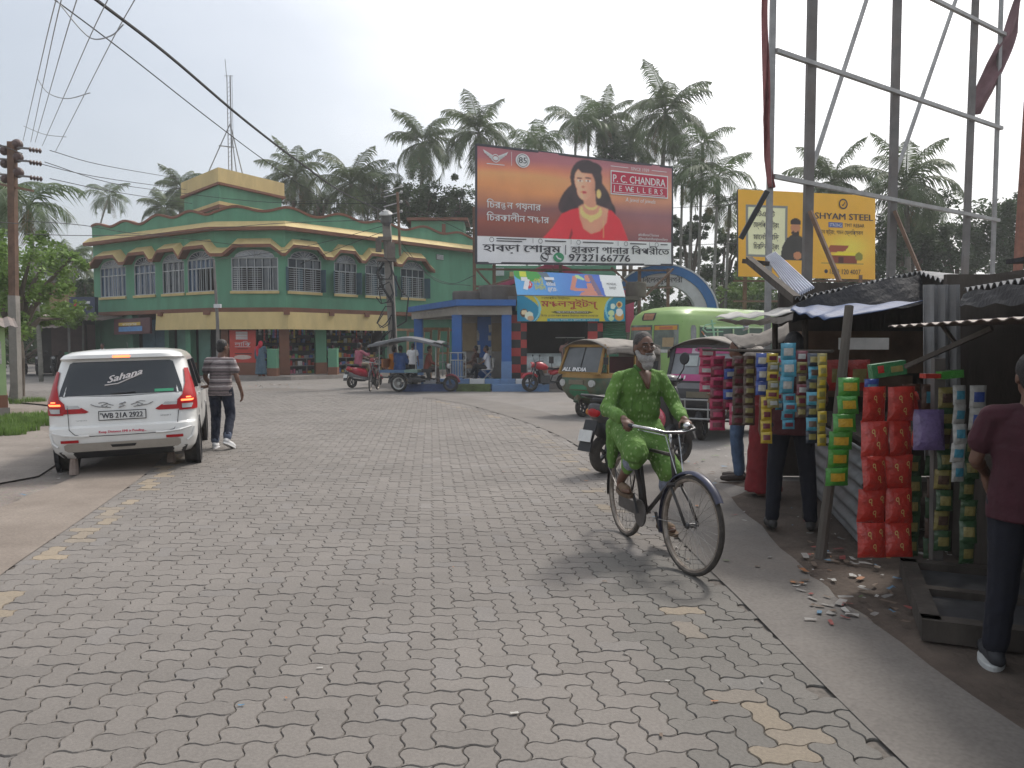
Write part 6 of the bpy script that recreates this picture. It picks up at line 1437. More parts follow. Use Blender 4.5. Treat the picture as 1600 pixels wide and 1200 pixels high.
mb = MB(); bus.patch(mb, 'f', [(2.42, .02, .50), (2.50, -.02, .54), (2.68, .0, .52)], 6, .012); db = mb.build('destination_frame', BLKP, t); mb = MB(); bus.patch(mb, 'f', [(2.445, .06, .46), (2.655, .04, .48)], 6, .018); mb.build('destination_board', M('dest_brown', (.26, .12, .06), .5, .3, 8), db)
def sdp(mb, rows, off=.01): return bus.patch(mb, 's', rows, 6, off, -1)
mb = MB(); sdp(mb, [(1.32, -.72, -.50), (1.4, -.76, -.46), (2.15, -.76, -.46), (2.25, -.70, -.52)]); mb.build('door_window', M('bus_door_glass', (.14, .15, .16), .15, .4, 3, spec=.7), t)
mb = MB(); bus.patch(mb, 's', [(1.30, -8.6, -.95), (2.20, -8.6, -.95)], 20, .008, -1); sw2 = mb.build('side_windows', BUSD, t)
mb = MB(); mb.use(M('bus_pale_green', (.42, .55, .32), .5))
for k in range(8): y = -1.95 - k * .95; bus.stroke(mb, 's', [(y, 1.3), (y, 2.2)], .07, .012, -1)
bus.stroke(mb, 's', [(-.95, 2.22), (-8.6, 2.22)], .06, .012, -1); mb.build('window_bars', None, sw2)
mb = MB(); mb.use(M('tri_orange', (.50, .20, .10), .5)); bus.stroke(mb, 's', [(-1.05, 2.05), (-1.18, 1.95)], .05, .014, -1); mb.use(WH); bus.stroke(mb, 's', [(-1.18, 1.95), (-1.32, 1.86)], .05, .014, -1); mb.use(M('tri_green', (.05, .32, .18), .5)); bus.stroke(mb, 's', [(-1.32, 1.86), (-1.42, 1.88), (-1.55, 1.76)], .05, .014, -1); mb.build('tricolour_mark', None, t)
mb = MB(); bus.patch(mb, 's', [(.7, -1.6, -.98), (1.28, -1.6, -.98)], 4, .01, -1); mb.build('door_panel', M('bus_red_panel', (.40, .09, .05), .5, .15, 3), t)
mb = MB(); bus.stroke(mb, 's', [(-.2, 2.36), (-2, 2.38), (-8.8, 2.38)], .05, .0, -1); mb.build('drip_rail', BUSG, t)
for y0 in (-2.0, -6.8):
    for sg in (-1, 1): wheel(t, (sg * 1.03, y0, .48), .48, .26, (1, 0, 0), GREYM, RUB, 6)
# roof rack poles and a lamp tied above the bus side
t = thing('tied_pole', 'pale green bent pipe rack with a round lamp, sticking out above the dark auto rickshaw', 'rack', P(1130, 520, 15.5))
o = t.location; mb = MB(); q = lambda px, py, Y=15.5: P(px, py, Y) - o
mb.tube([q(1118, 505), q(1102, 508), q(1098, 514), q(1104, 519), q(1130, 518)], .014, 5); mb.tube([q(1104, 513), q(1165, 512)], .016, 5); mb.tube([q(1112, 500), q(1118, 535), q(1120, 545)], .022, 5); mb.build('pipe', M('mint_paint', (.25, .45, .30), .5, .15, 6), t); mb = MB(); mb.ell(q(1166, 511), (.05, .05, .06)); mb.lathe([(.03, -.05), (.08, 0), (.085, .02), (.02, .02)], q(1164, 511), (-1, 0, .2), 12); mb.build('lamp', CHR, t)

# ---- open electric cart (side view)
TARP = M('grey_tarp', (.16, .165, .175), .7, .15, 5, bump=.3, dirt=.3)
rp = G(627, 612); hdt = heading(.985, -.17); t = thing('electric_cart', 'open three wheeled passenger cart with a sagging grey roof in front of the shops', 'passenger cart', (rp.x, rp.y + .35, 0), hdt); CART = t
for sg in (-1, 1):
    w_ = wheel(t, (sg * .42, 0, .29), .29, .09, (1, 0, 0), M('rim_pale', (.36, .36, .34), .5, .2, 8), RUB, 20, .74)
    mb = MB(); mb.tube([(sg * .42, .36 * math.cos(a), .29 + .36 * math.sin(a)) for a in [R(0 + 18 * k) for k in range(11)]], .035, 6); mb.build('mudguard', GREYM, t)
wheel(t, (0, 1.72, .27), .27, .07, (1, 0, 0), GREYM, RUB, 20, .74)
mb = MB(); mb.use(M('deck_blue', (.07, .14, .25), .6, .2, 5, dirt=.3)); mb.box((0, .0, .70), (.98, 1.35, .09)); mb.use(M('deck_green', (.17, .26, .22), .6, .2, 5, dirt=.3)); mb.box((0, .45, .712), (1.0, .46, .09)); mb.build('deck', None, t)
mb = MB()
for sg in (-1, 1): mb.bar((sg * .38, -.65, .5), (sg * .38, 1.1, .42), .05); mb.bar((sg * .38, -.3, .3), (sg * .38, -.3, .66), .04); mb.bar((sg * .38, .4, .3), (sg * .38, .4, .66), .04)
mb.bar((-.42, 0, .29), (.42, 0, .29), .05); mb.box((0, .5, .42), (.5, .5, .2)); mb.build('chassis', GREYM, t)
mb = MB(); mb.bar((0, 1.1, .42), (0, 1.35, .5), .06); mb.tube([(0, 1.72, .27), (0, 1.62, .62), (0, 1.55, .98)], .04, 6); mb.build('fork', GREYM, t)
mb = MB(); mb.tube([(-.36, 1.38, 1.05), (-.12, 1.55, 1.0), (.12, 1.55, 1.0), (.36, 1.38, 1.05)], .016, 6); mb.build('handlebar', GREYM, t); mb = MB(); mb.lathe([(.02, -.08), (.08, -.04), (.09, .03), (.02, .04)], (0, 1.66, .88), (0, 1, -.1), 12); mb.build('headlamp', CLRL, t)
mb = MB(); mb.tube([(0, 1.72 + .31 * math.cos(a), .27 + .31 * math.sin(a)) for a in [R(10 + 14 * k) for k in range(9)]], .045, 6); mb.build('mudguard', M('maroon_guard', (.14, .02, .03), .5), t)
mb = MB(); mb.box((0, .92, .72), (.40, .36, .12)); mb.bar((0, .95, .45), (0, .92, .68), .12); mb.build('driver_seat', BLKP, t)
mb = MB(); mb.box((0, -.58, .98), (.9, .06, .3)); mb.build('seat_back', M('seat_orange', (.30, .12, .05), .7), t)
for x in (-.46, .46):
    for y in (-.68, .62, 1.32): mb = MB(); mb.bar((x, y, .7 if y < 1 else .5), (x * .98, y, 1.72), .03); mb.build('canopy_post', M('post_grey', (.28, .28, .27), .5, .2, 6), t)
mb = MB(); mb.sheet(lambda u, v: (lerp(-.60, .60, u), lerp(-1.05, 1.55, v), 1.60 + .20 * (math.sin(math.pi * v) ** .7) - .035 * math.sin(v * 9) + .06 * math.sin(math.pi * u) - .05 * (v < .08) + (.05 if v > .9 else 0)), 10, 24, .012); mb.build('canopy', TARP, t, smooth=True)
mb = MB()
for sg in (-1, 1): mb.sheet(lambda u, v: (sg * (.605 + .01 * math.sin(u * 30)), lerp(-1.05, 1.55, u), 1.60 + .20 * (math.sin(math.pi * u) ** .7) - .035 * math.sin(u * 9) - v * (.09 + .02 * math.sin(u * 14))), 24, 2, .006)
mb.build('canopy_skirt', TARP, t, smooth=True)

# ---- scooters
def scooter(label, loc, rz, pan, lower, group='scooters'):
    t = thing('scooter', label, 'scooter', loc, rz, group)
    def oval(y, z, rx, rz_, n=16, tilt=0): return [Vector((rx * math.copysign(abs(math.cos(a)) ** .8, math.cos(a)), y + tilt * math.sin(a) * rz_, z + rz_ * math.copysign(abs(math.sin(a)) ** .8, math.sin(a)))) for a in [2 * math.pi * k / n for k in range(n)]]
    mb = MB(); mb.loft([oval(-.62, .74, .06, .05), oval(-.58, .72, .13, .09), oval(-.42, .64, .19, .15), oval(-.15, .58, .215, .19), oval(.12, .54, .20, .19), oval(.26, .50, .14, .15)]); mb.build('side_panel', pan, t, smooth=True)
    mb = MB(); mb.loft([oval(-.52, .52, .10, .10), oval(-.30, .42, .16, .16), oval(.0, .36, .17, .14), oval(.2, .32, .15, .08)]); mb.build('lower_body', lower, t, smooth=True)
    mb = MB(); mb.loft([oval(-.58, .83, .09, .03), oval(-.45, .84, .15, .055), oval(-.15, .83, .165, .06), oval(.10, .80, .14, .055), oval(.28, .77, .10, .04), oval(.33, .75, .05, .02)]); mb.build('seat', M('seat_black', (.028, .027, .027), .5, .2, 10), t, smooth=True)
    mb = MB(); mb.tube([(-.14, -.40, .84), (-.15, -.60, .88), (-.08, -.72, .90), (.08, -.72, .90), (.15, -.60, .88), (.14, -.40, .84)], .016, 7); mb.build('grab_rail', GREYM, t, smooth=True)
    mb = MB(); mb.box((0, .44, .30), (.36, .46, .07)); mb.build('floorboard', lower, t)
    ap = [Vector((x, .72 + .09 * z - .45 * x * x, .28 + z * .68)) for z in (0,) for x in (0,)]
    mb = MB(); mb.sheet(lambda u, v: (lerp(-1, 1, u) * (.17 + .06 * math.sin(math.pi * v)), .72 - .14 * v + .05 * math.cos(math.pi * (u - .5)), .28 + .68 * v), 8, 8, .03); mb.build('front_apron', pan, t, smooth=True)
    mb = MB(); mb.loft([oval(.52, 1.0, .04, .03), oval(.56, 1.02, .13, .07), oval(.66, 1.02, .12, .08), oval(.72, 1.0, .06, .05)]); mb.build('headlamp_cowl', pan, t, smooth=True)
    mb = MB(); mb.ell((0, .715, 1.01), (.08, .03, .06)); mb.build('headlamp', CLRL, t)
    mb = MB(); mb.tube([(-.34, .48, 1.06), (-.2, .55, 1.03), (.2, .55, 1.03), (.34, .48, 1.06)], .017, 7); mb.build('handlebar', BLKP, t)
    for sg in (-1, 1):
        mb = MB(); mb.tube([(sg * .22, .53, 1.05), (sg * .30, .55, 1.18), (sg * .31, .55, 1.24)], .008, 5); mb.lathe([(.005, .012), (.065, .01), (.075, 0), (.065, -.012), (.005, -.016)], (sg * .32, .54, 1.30), (0, -1, .1), 16); mb.build('mirror', BLKP, t)
    mb = MB(); mb.ell((0, -.60, .70), (.10, .04, .055)); mb.build('tail_lamp', REDL, t)
    for sg in (-1, 1): mb = MB(); mb.ell((sg * .13, -.56, .70), (.035, .04, .04)); mb.build('indicator', M('amber_lens', (.45, .16, .02), .3), t)
    mb = MB(); mb.sheet(lambda u, v: (lerp(-.10, .10, u), lerp(-.64, -.76, v), lerp(.62, .28, v)), 2, 4, .012); mb.build('rear_mudguard', BLKP, t)
    mb = MB(); mb.box((0, -.735, .45), (.2, .012, .13), Matrix.Rotation(-.3, 3, 'X')); mb.build('number_plate', M('plate_white', (.62, .62, .60), .5), t)
    mb = MB(); mb.tube([(.19, -.55, .36), (.20, -.2, .30), (.18, .05, .26)], [.05, .055, .03], 10); mb.build('silencer', GREYM, t)
    wheel(t, (0, -.42, .22), .22, .11, (1, 0, 0), GREYM, RUBD, 5, .6); wheel(t, (0, .82, .22), .22, .10, (1, 0, 0), GREYM, RUBD, 5, .6)
    mb = MB(); mb.tube([(0, .82 + .25 * math.cos(a), .22 + .25 * math.sin(a)) for a in [R(15 + 14 * k) for k in range(10)]], .06, 7); mb.build('front_mudguard', pan, t)
    mb = MB(); mb.tube([(0, .82, .22), (0, .66, .62), (0, .56, 1.0)], .035, 6); mb.build('fork', GREYM, t)
    return t
SCG = M('scooter_grey', (.06, .06, .062), .45, .2, 6, coat=.3); SCP = M('scooter_pinkred', (.48, .045, .085), .3, .08, 4, coat=.5); SCR = M('scooter_red', (.36, .02, .04), .3, .1, 4, coat=.5)
p = G(940, 738); s1 = scooter('grey scooter with pinkish red front panels parked behind the cyclist', (p.x + .42, p.y + .24, 0), heading(.80, .60), SCG, BLKP)
mb = MB(); mb.ell((.150, .16, .58), (.085, .22, .17), Matrix.Rotation(-.12, 3, 'Z')); mb.build('red_side_cover', SCP, s1, smooth=True); s1.scale = (1.12, 1.12, 1.12)
p = G(555, 606); scooter_red = scooter('red scooter ridden by the man in a pink shirt', (p.x + .15, p.y + .3, 0), heading(.62, .78), SCR, M('scooter_grey2', (.2, .2, .2), .4), 'scooters')
# ---- motorcycles
def motorcycle(label, loc, rz, col, group):
    t = thing('motorcycle', label, 'motorcycle', loc, rz, group)
    for y, nm in ((-.65, 1), (.65, 1)): wheel(t, (0, y, .30), .30, .10, (1, 0, 0), GREYM, RUB, 5, .70)
    def oval(y, z, rx, rz_, n=14): return [Vector((rx * math.cos(a), y, z + rz_ * math.sin(a))) for a in [2 * math.pi * k / n for k in range(n)]]
    mb = MB(); mb.loft([oval(-.02, .80, .07, .06), oval(.08, .84, .13, .12), oval(.28, .88, .155, .15), oval(.42, .90, .12, .12), oval(.50, .90, .05, .05)]); mb.build('tank', col, t, smooth=True)
    mb = MB(); mb.loft([oval(-.75, .86, .05, .03), oval(-.55, .83, .12, .05), oval(-.2, .79, .13, .05), oval(.04, .80, .09, .05)]); mb.build('seat', BLKP, t, smooth=True)
    mb = MB(); mb.loft([oval(-.85, .82, .03, .03), oval(-.6, .74, .11, .09), oval(-.25, .66, .12, .10), oval(-.1, .62, .05, .05)]); mb.build('tail_panel', col, t, smooth=True)
    mb = MB(); mb.box((0, .12, .42), (.24, .36, .26)); mb.cyl((0, .2, .5), (0, .3, .74), .09, .10, 10)
    for k in range(5): z = .54 + k * .04; mb.box((0, .22 + k * .016, z), (.24, .22, .012))
    mb.build('engine', GREYM, t)
    mb = MB(); mb.tube([(0, .5, .88), (0, .38, .6), (0, .3, .3), (0, -.1, .28), (0, -.2, .55), (0, -.7, .72)], .025, 6); mb.tube([(.09, -.65, .3), (.09, -.1, .34)], .025, 6); mb.tube([(-.09, -.65, .3), (-.09, -.1, .34)], .025, 6); mb.build('frame', BLKP, t)
    mb = MB()
    for sg in (-1, 1): mb.tube([(sg * .09, .65, .30), (sg * .09, .46, .98)], .024, 7)
    mb.build('fork', GREYM, t)
    mb = MB(); mb.tube([(-.36, .30, 1.06), (-.22, .40, 1.05), (0, .46, 1.0), (.22, .40, 1.05), (.36, .30, 1.06)], .014, 6); mb.build('handlebar', BLKP, t)
    mb = MB(); mb.lathe([(.02, -.1), (.09, -.06), (.10, .03), (.08, .05)], (0, .58, .92), (0, 1, -.1), 14); mb.build('headlamp_shell', col, t); mb = MB(); mb.ell((0, .63, .915), (.085, .02, .08)); mb.build('headlamp', CLRL, t)
    for sg in (-1, 1): mb = MB(); mb.tube([(sg * .24, .40, 1.06), (sg * .30, .42, 1.2)], .007, 5); mb.ell((sg * .31, .42, 1.24), (.06, .015, .04)); mb.build('mirror', BLKP, t)
    mb = MB(); mb.tube([(0, .65 + .33 * math.cos(a), .30 + .33 * math.sin(a)) for a in [R(30 + 14 * k) for k in range(9)]], .05, 6); mb.build('mudguard', col, t)
    mb = MB(); mb.tube([(.14, .25, .4), (.15, .1, .24), (.15, -.3, .28), (.16, -.8, .42)], [.025, .03, .045, .05], 8); mb.build('silencer', CHR, t)
    mb = MB(); mb.ell((0, -.84, .78), (.07, .03, .04)); mb.build('tail_lamp', REDL, t)
    return t
p = G(842, 612); MCB = M('bike_red', (.36, .015, .025), .3, .1, 5, coat=.5)
motorcycle('red motorcycle parked on the kerb in front of the sweet shop', (p.x + .30, p.y + .28, 0), heading(-.93, -.36), MCB, 'motorcycles')
MCD = M('bike_black', (.03, .03, .032), .4, .2, 6, coat=.3)
m0 = None
for k, (px, lab) in enumerate(((35, 'black motorcycle parked under the tin shed, nearest the left pole'), (62, 'black motorcycle parked under the tin shed, second from the left'), (85, 'black motorcycle parked under the tin shed, third from the left'), (106, 'black motorcycle parked under the tin shed beside the low green wall'))):
    p = P(px, 585, 40.5 - .1 * k); loc = Vector((p.x, p.y, 0)); rz = heading(.35 + .1 * k, -1)
    if m0 is None: m0 = motorcycle(lab, loc, rz, MCD, 'motorcycles under the tin shed')
    else: q = dup(m0); q.location = loc; q.rotation_euler = (0, 0, rz); q['label'] = lab
# ---- bicycle
def bicycle(label, loc, rz, steer=0, group='bicycles'):
    t = thing('bicycle', label, 'bicycle', loc, rz, group)
    FRM = M('bicycle_black', (.03, .028, .028), .5, .3, 15, dirt=.5, dirtcol=(.09, .055, .035)); RIM = M('bicycle_rim', (.27, .24, .21), .4, .3, 20, metal=.7, dirt=.4, dirtcol=(.12, .06, .03)); SPK = M('spoke_steel', (.30, .28, .26), .4, .2, 20, metal=.6)
    hA, hB = Vector((0, .885, .86)), Vector((0, .95, .62)); ax = (hA - hB).normalized(); piv = hB
    Rm = Matrix.Translation(piv) @ Matrix.Rotation(steer, 4, ax) @ Matrix.Translation(-piv)
    def turn(mb): mb.v = [tuple(Rm @ Vector(v)) for v in mb.v]; return mb
    def bwheel(cy, trn):
        c = Vector((0, cy, .355)); fin = turn if trn else (lambda m: m)
        mb = MB(); mb.lathe([(.315, -.016), (.333, -.018), (.330, 0), (.333, .018), (.315, .016), (.308, 0)], c, (1, 0, 0), 48, True); w_ = fin(mb).build('wheel', RIM, t, auto=40)
        mb = MB(); mb.lathe([(.326, -.014), (.336, -.021), (.350, -.017), (.357, 0), (.350, .017), (.336, .021), (.326, .014)], c, (1, 0, 0), 56, True); fin(mb).build('tyre', RUBD, w_, auto=60)
        mb = MB()
        for k in range(36):
            a = 2 * math.pi * k / 36; b = a + (.42 if k % 4 < 2 else -.42); sg = -1 if k % 2 else 1
            mb.cyl(c + Vector((sg * .032, .022 * math.cos(b), .022 * math.sin(b))), c + Vector((0, .312 * math.cos(a), .312 * math.sin(a))), .0016, n=4, caps=False)
        s_ = fin(mb).build('spokes', SPK, w_); mb = MB(); mb.lathe([(.008, -.055), (.02, -.05), (.026, -.035), (.018, -.025), (.018, .025), (.026, .035), (.02, .05), (.008, .055)], c, (1, 0, 0), 14); fin(mb).build('hub', GREYM, w_)
        mb = MB(); a0, a1 = (R(-10), R(190)) if not trn else (R(35), R(200)); n = 22; rings = []
        for i in range(n + 1):
            a = lerp(a0, a1, i / n); rings.append([c + Vector((x, (.382 + dz) * math.cos(a), (.382 + dz) * math.sin(a))) for x, dz in ((-.032, -.016), (-.022, .0), (0, .007), (.022, 0), (.032, -.016), (.022, -.004), (0, .003), (-.022, -.004))])
        mb.loft(rings); fin(mb).build('mudguard', FRM if not trn else M('mudguard_blue', (.035, .04, .075), .4, .3, 12, dirt=.3), t, auto=50)
        for sg in (-1, 1): mb = MB(); a = R(150 if not trn else 185); mb.cyl(c + Vector((sg * .05, 0, 0)), c + Vector((sg * .03, .37 * math.cos(a), .37 * math.sin(a))), .0035, n=5); fin(mb).build('mudguard_stay', SPK, t)
    bwheel(0, False); bwheel(1.17, True)
    bb, st, sb = Vector((0, .44, .29)), Vector((0, .27, .83)), Vector((0, 0, .355))
    mb = MB(); mb.tube([bb, st], .0155, 8); mb.tube([bb, hB + ax * .04], .017, 8); mb.tube([st + Vector((0, .01, -.03)), hA - ax * .04], .0145, 8); mb.tube([hB, hA], .019, 8)
    for sg in (-1, 1): mb.tube([bb + Vector((sg * .03, 0, 0)), sb + Vector((sg * .055, 0, 0))], .010, 7); mb.tube([st + Vector((sg * .02, 0, 0)), sb + Vector((sg * .055, 0, 0))], .008, 7)
    mb.build('frame', FRM, t, smooth=True)
    mb = MB()
    for sg in (-1, 1): mb.tube([hB + Vector((sg * .045, .0, -.01)), Vector((sg * .055, 1.06, .50)), Vector((sg * .055, 1.17, .355))], .011, 7)
    mb.box(hB + Vector((0, 0, -.01)), (.12, .04, .03)); turn(mb).build('fork', FRM, t, smooth=True)
    mb = MB(); mb.tube([hA, hA + ax * .13], .013, 7); b0 = hA + ax * .13
    mb.tube([b0 + Vector((-.27, -.21, .035)), b0 + Vector((-.26, -.08, .04)), b0 + Vector((-.20, .03, .03)), b0 + Vector((-.08, .05, .005)), b0 + Vector((.08, .05, .005)), b0 + Vector((.20, .03, .03)), b0 + Vector((.26, -.08, .04)), b0 + Vector((.27, -.21, .035))], .0125, 8); turn(mb).build('handlebar', CHR, t, smooth=True)
    mb = MB()
    for sg in (-1, 1): mb.tube([b0 + Vector((sg * .27, -.22, .035)), b0 + Vector((sg * .262, -.10, .04))], .017, 8)
    turn(mb).build('grip', BLKP, t, smooth=True)
    mb = MB()
    for sg in (-1, 1): mb.tube([b0 + Vector((sg * .24, -.06, .015)), b0 + Vector((sg * .16, -.12, -.0)), b0 + Vector((sg * .06, .03, -.02)), hB + Vector((sg * .03, .05, .08))], .0045, 5)
    turn(mb).build('brake_rod', CHR, t); 
    mb = MB(); mb.ell(b0 + Vector((-.13, .03, .05)), (.035, .035, .03)); turn(mb).build('bell', CHR, t, smooth=True)
    mb = MB(); mb.loft([[Vector((w * math.cos(a), y, z + h * math.sin(a))) for a in [2 * math.pi * k / 12 for k in range(12)]] for y, w, z, h in ((.08, .06, .90, .02), (.12, .10, .905, .035), (.22, .09, .905, .035), (.32, .045, .905, .028), (.40, .018, .90, .018))]); mb.tube([st, (0, .245, .9)], .012, 6); mb.build('saddle', M('saddle_brown', (.05, .03, .022), .5, .2, 10), t, smooth=True)
    mb = MB()
    for x in (-.07, -.025, .025, .07): mb.tube([(x, .18, .76), (x, -.25, .77)], .005, 5)
    mb.tube([(-.075, .18, .76), (.075, .18, .76)], .005, 5); mb.tube([(-.075, -.25, .77), (.075, -.25, .77)], .005, 5); mb.tube([(-.075, -.05, .765), (.075, -.05, .765)], .005, 5)
    for sg in (-1, 1): mb.tube([(sg * .07, -.15, .765), (sg * .06, 0, .36)], .005, 5)
    mb.build('carrier', GREYM, t)
    mb = MB(); mb.box((.055, .22, .31), (.012, .46, .10)); mb.lathe([(.01, -.008), (.105, -.008), (.11, 0), (.105, .008), (.01, .008)], bb + Vector((.055, 0, 0)), (1, 0, 0), 24); mb.build('chain_case', M('chain_case', (.07, .062, .058), .6, .3, 12, dirt=.5), t)
    a = R(118); d = Vector((0, math.cos(a), math.sin(a))) * .165                       # right crank up and back, left crank down
    for sg in (-1, 1):
        e = bb + Vector((sg * .085, 0, 0)) + d * (1 if sg > 0 else -1); mb = MB(); mb.bar(bb + Vector((sg * .08, 0, 0)), e, .018); mb.build('crank', GREYM, t); mb = MB(); mb.box(e + Vector((sg * .065, 0, 0)), (.10, .075, .022)); mb.build('pedal', BLKP, t)
    return t, bb, d, Rm, b0
RW = G(977, 836); FW = G(1085, 904); bdv = (FW - RW).normalized()
BIKE, BB, CRK, STEER, BAR0 = bicycle('old black roadster bicycle ridden by the bearded man in a green kurta', (RW.x, RW.y, 0), heading(bdv.x, bdv.y), R(9.5), 'bicycles')
p = G(583, 611); bicycle('black bicycle parked end on behind the open passenger cart', (p.x, p.y + .9, 0), heading(-.05, -1), R(6), 'bicycles')
# ------------------------------------------------------------------ people
SKIN = M('skin_brown', (.16, .078, .048), .5, .12, 12, spec=.45); SKIND = M('skin_dark', (.125, .062, .040), .5, .12, 12, spec=.45)
HAIR = M('hair_black', (.012, .010, .010), .55, .3, 40, bump=.5, bscale=120); HAIRG = M('hair_greying', (.05, .045, .043), .7, .5, 40, bump=.6, bscale=120); BEARD = M('beard_grey', (.36, .345, .33), .85, .25, 50, bump=.9, bscale=140)
def solid(mb, name, mat, parent, vox, smooth=4, disp=0, dscale=.12):
    """fuse overlapping closed shapes into one continuous surface"""
    o = mb.build(name, mat, parent); m = o.modifiers.new('r', 'REMESH'); m.mode = 'VOXEL'; m.voxel_size = vox; m.use_smooth_shade = True
    if disp:
        tx = bpy.data.textures.get('folds%g' % dscale) or bpy.data.textures.new('folds%g' % dscale, 'CLOUDS'); tx.noise_scale = dscale; tx.noise_depth = 2
        d = o.modifiers.new('d', 'DISPLACE'); d.texture = tx; d.strength = disp; d.texture_coords = 'LOCAL'
    m = o.modifiers.new('s', 'SMOOTH'); m.factor = .5; m.iterations = smooth
    me = bpy.data.meshes.new_from_object(o.evaluated_get(bpy.context.evaluated_depsgraph_get())); old = o.data; o.modifiers.clear(); o.data = me; bpy.data.meshes.remove(old); me.name = name
    if not me.materials: me.materials.append(mat)
    me.polygons.foreach_set('use_smooth', [True] * len(me.polygons)); return o
def V3(*a): return Vector(a)
def basis(z, x):
    z = Vector(z).normalized(); x = Vector(x); x = (x - z * x.dot(z)).normalized(); y = z.cross(x); return Matrix((x, y, z)).transposed()
STAND = dict(pelvis=V3(0, 0, .95), chest=V3(0, .01, 1.24), neck=V3(0, .0, 1.44), head=V3(0, .03, 1.59), shr=V3(.185, 0, 1.40), shl=V3(-.185, 0, 1.40), elr=V3(.235, -.03, 1.13), ell=V3(-.235, -.03, 1.13), wrr=V3(.25, .04, .89), wrl=V3(-.25, .04, .89), hpr=V3(.09, 0, .92), hpl=V3(-.09, 0, .92), knr=V3(.10, .02, .50), knl=V3(-.10, .02, .50), anr=V3(.10, -.02, .09), anl=V3(-.10, -.02, .09), tor=V3(.13, .16, .03), tol=V3(-.13, .16, .03), hr=V3(0, .2, -1), hl=V3(0, .2, -1))
def hand(mb, wr, d, nrm, sg, curl=.5, s=1.0):
    """palm, four bent fingers of different lengths and a thumb off the side of the palm"""
    d = Vector(d).normalized(); n = Vector(nrm); n = (n - d * n.dot(d)).normalized(); x = d.cross(n) * sg
    mb.cap(wr, wr + d * .03 * s, .026 * s, .030 * s)
    pc = wr + d * .055 * s; mb.ell(pc, (.040 * s, .048 * s, .017 * s), basis(n, x), 10, 7)
    for k, (ox, L) in enumerate(((.030, .070), (.010, .080), (-.010, .075), (-.029, .058))):
        q = wr + d * (.088 - .006 * abs(k - 1)) * s + x * ox * s; a = 0; r = (.0092 - .0006 * (k == 3)) * s
        for j in range(3):
            a += curl * (.55 if j == 0 else .95); dd = d * math.cos(a) + n * math.sin(a); e = q + dd * L * s * (.42, .32, .26)[j]; mb.cap(q, e, r, r * .92, 8); q = e; r *= .92
    q = wr + d * .030 * s + x * .030 * s; dd = (d * .55 + x * .75 + n * .35).normalized(); e = q + dd * .038 * s; mb.cap(q, e, .013 * s, .011 * s, 8); dd = (d * .8 + x * .15 + n * (.3 + curl * .6)).normalized(); mb.cap(e, e + dd * .034 * s, .0105 * s, .009 * s, 8)
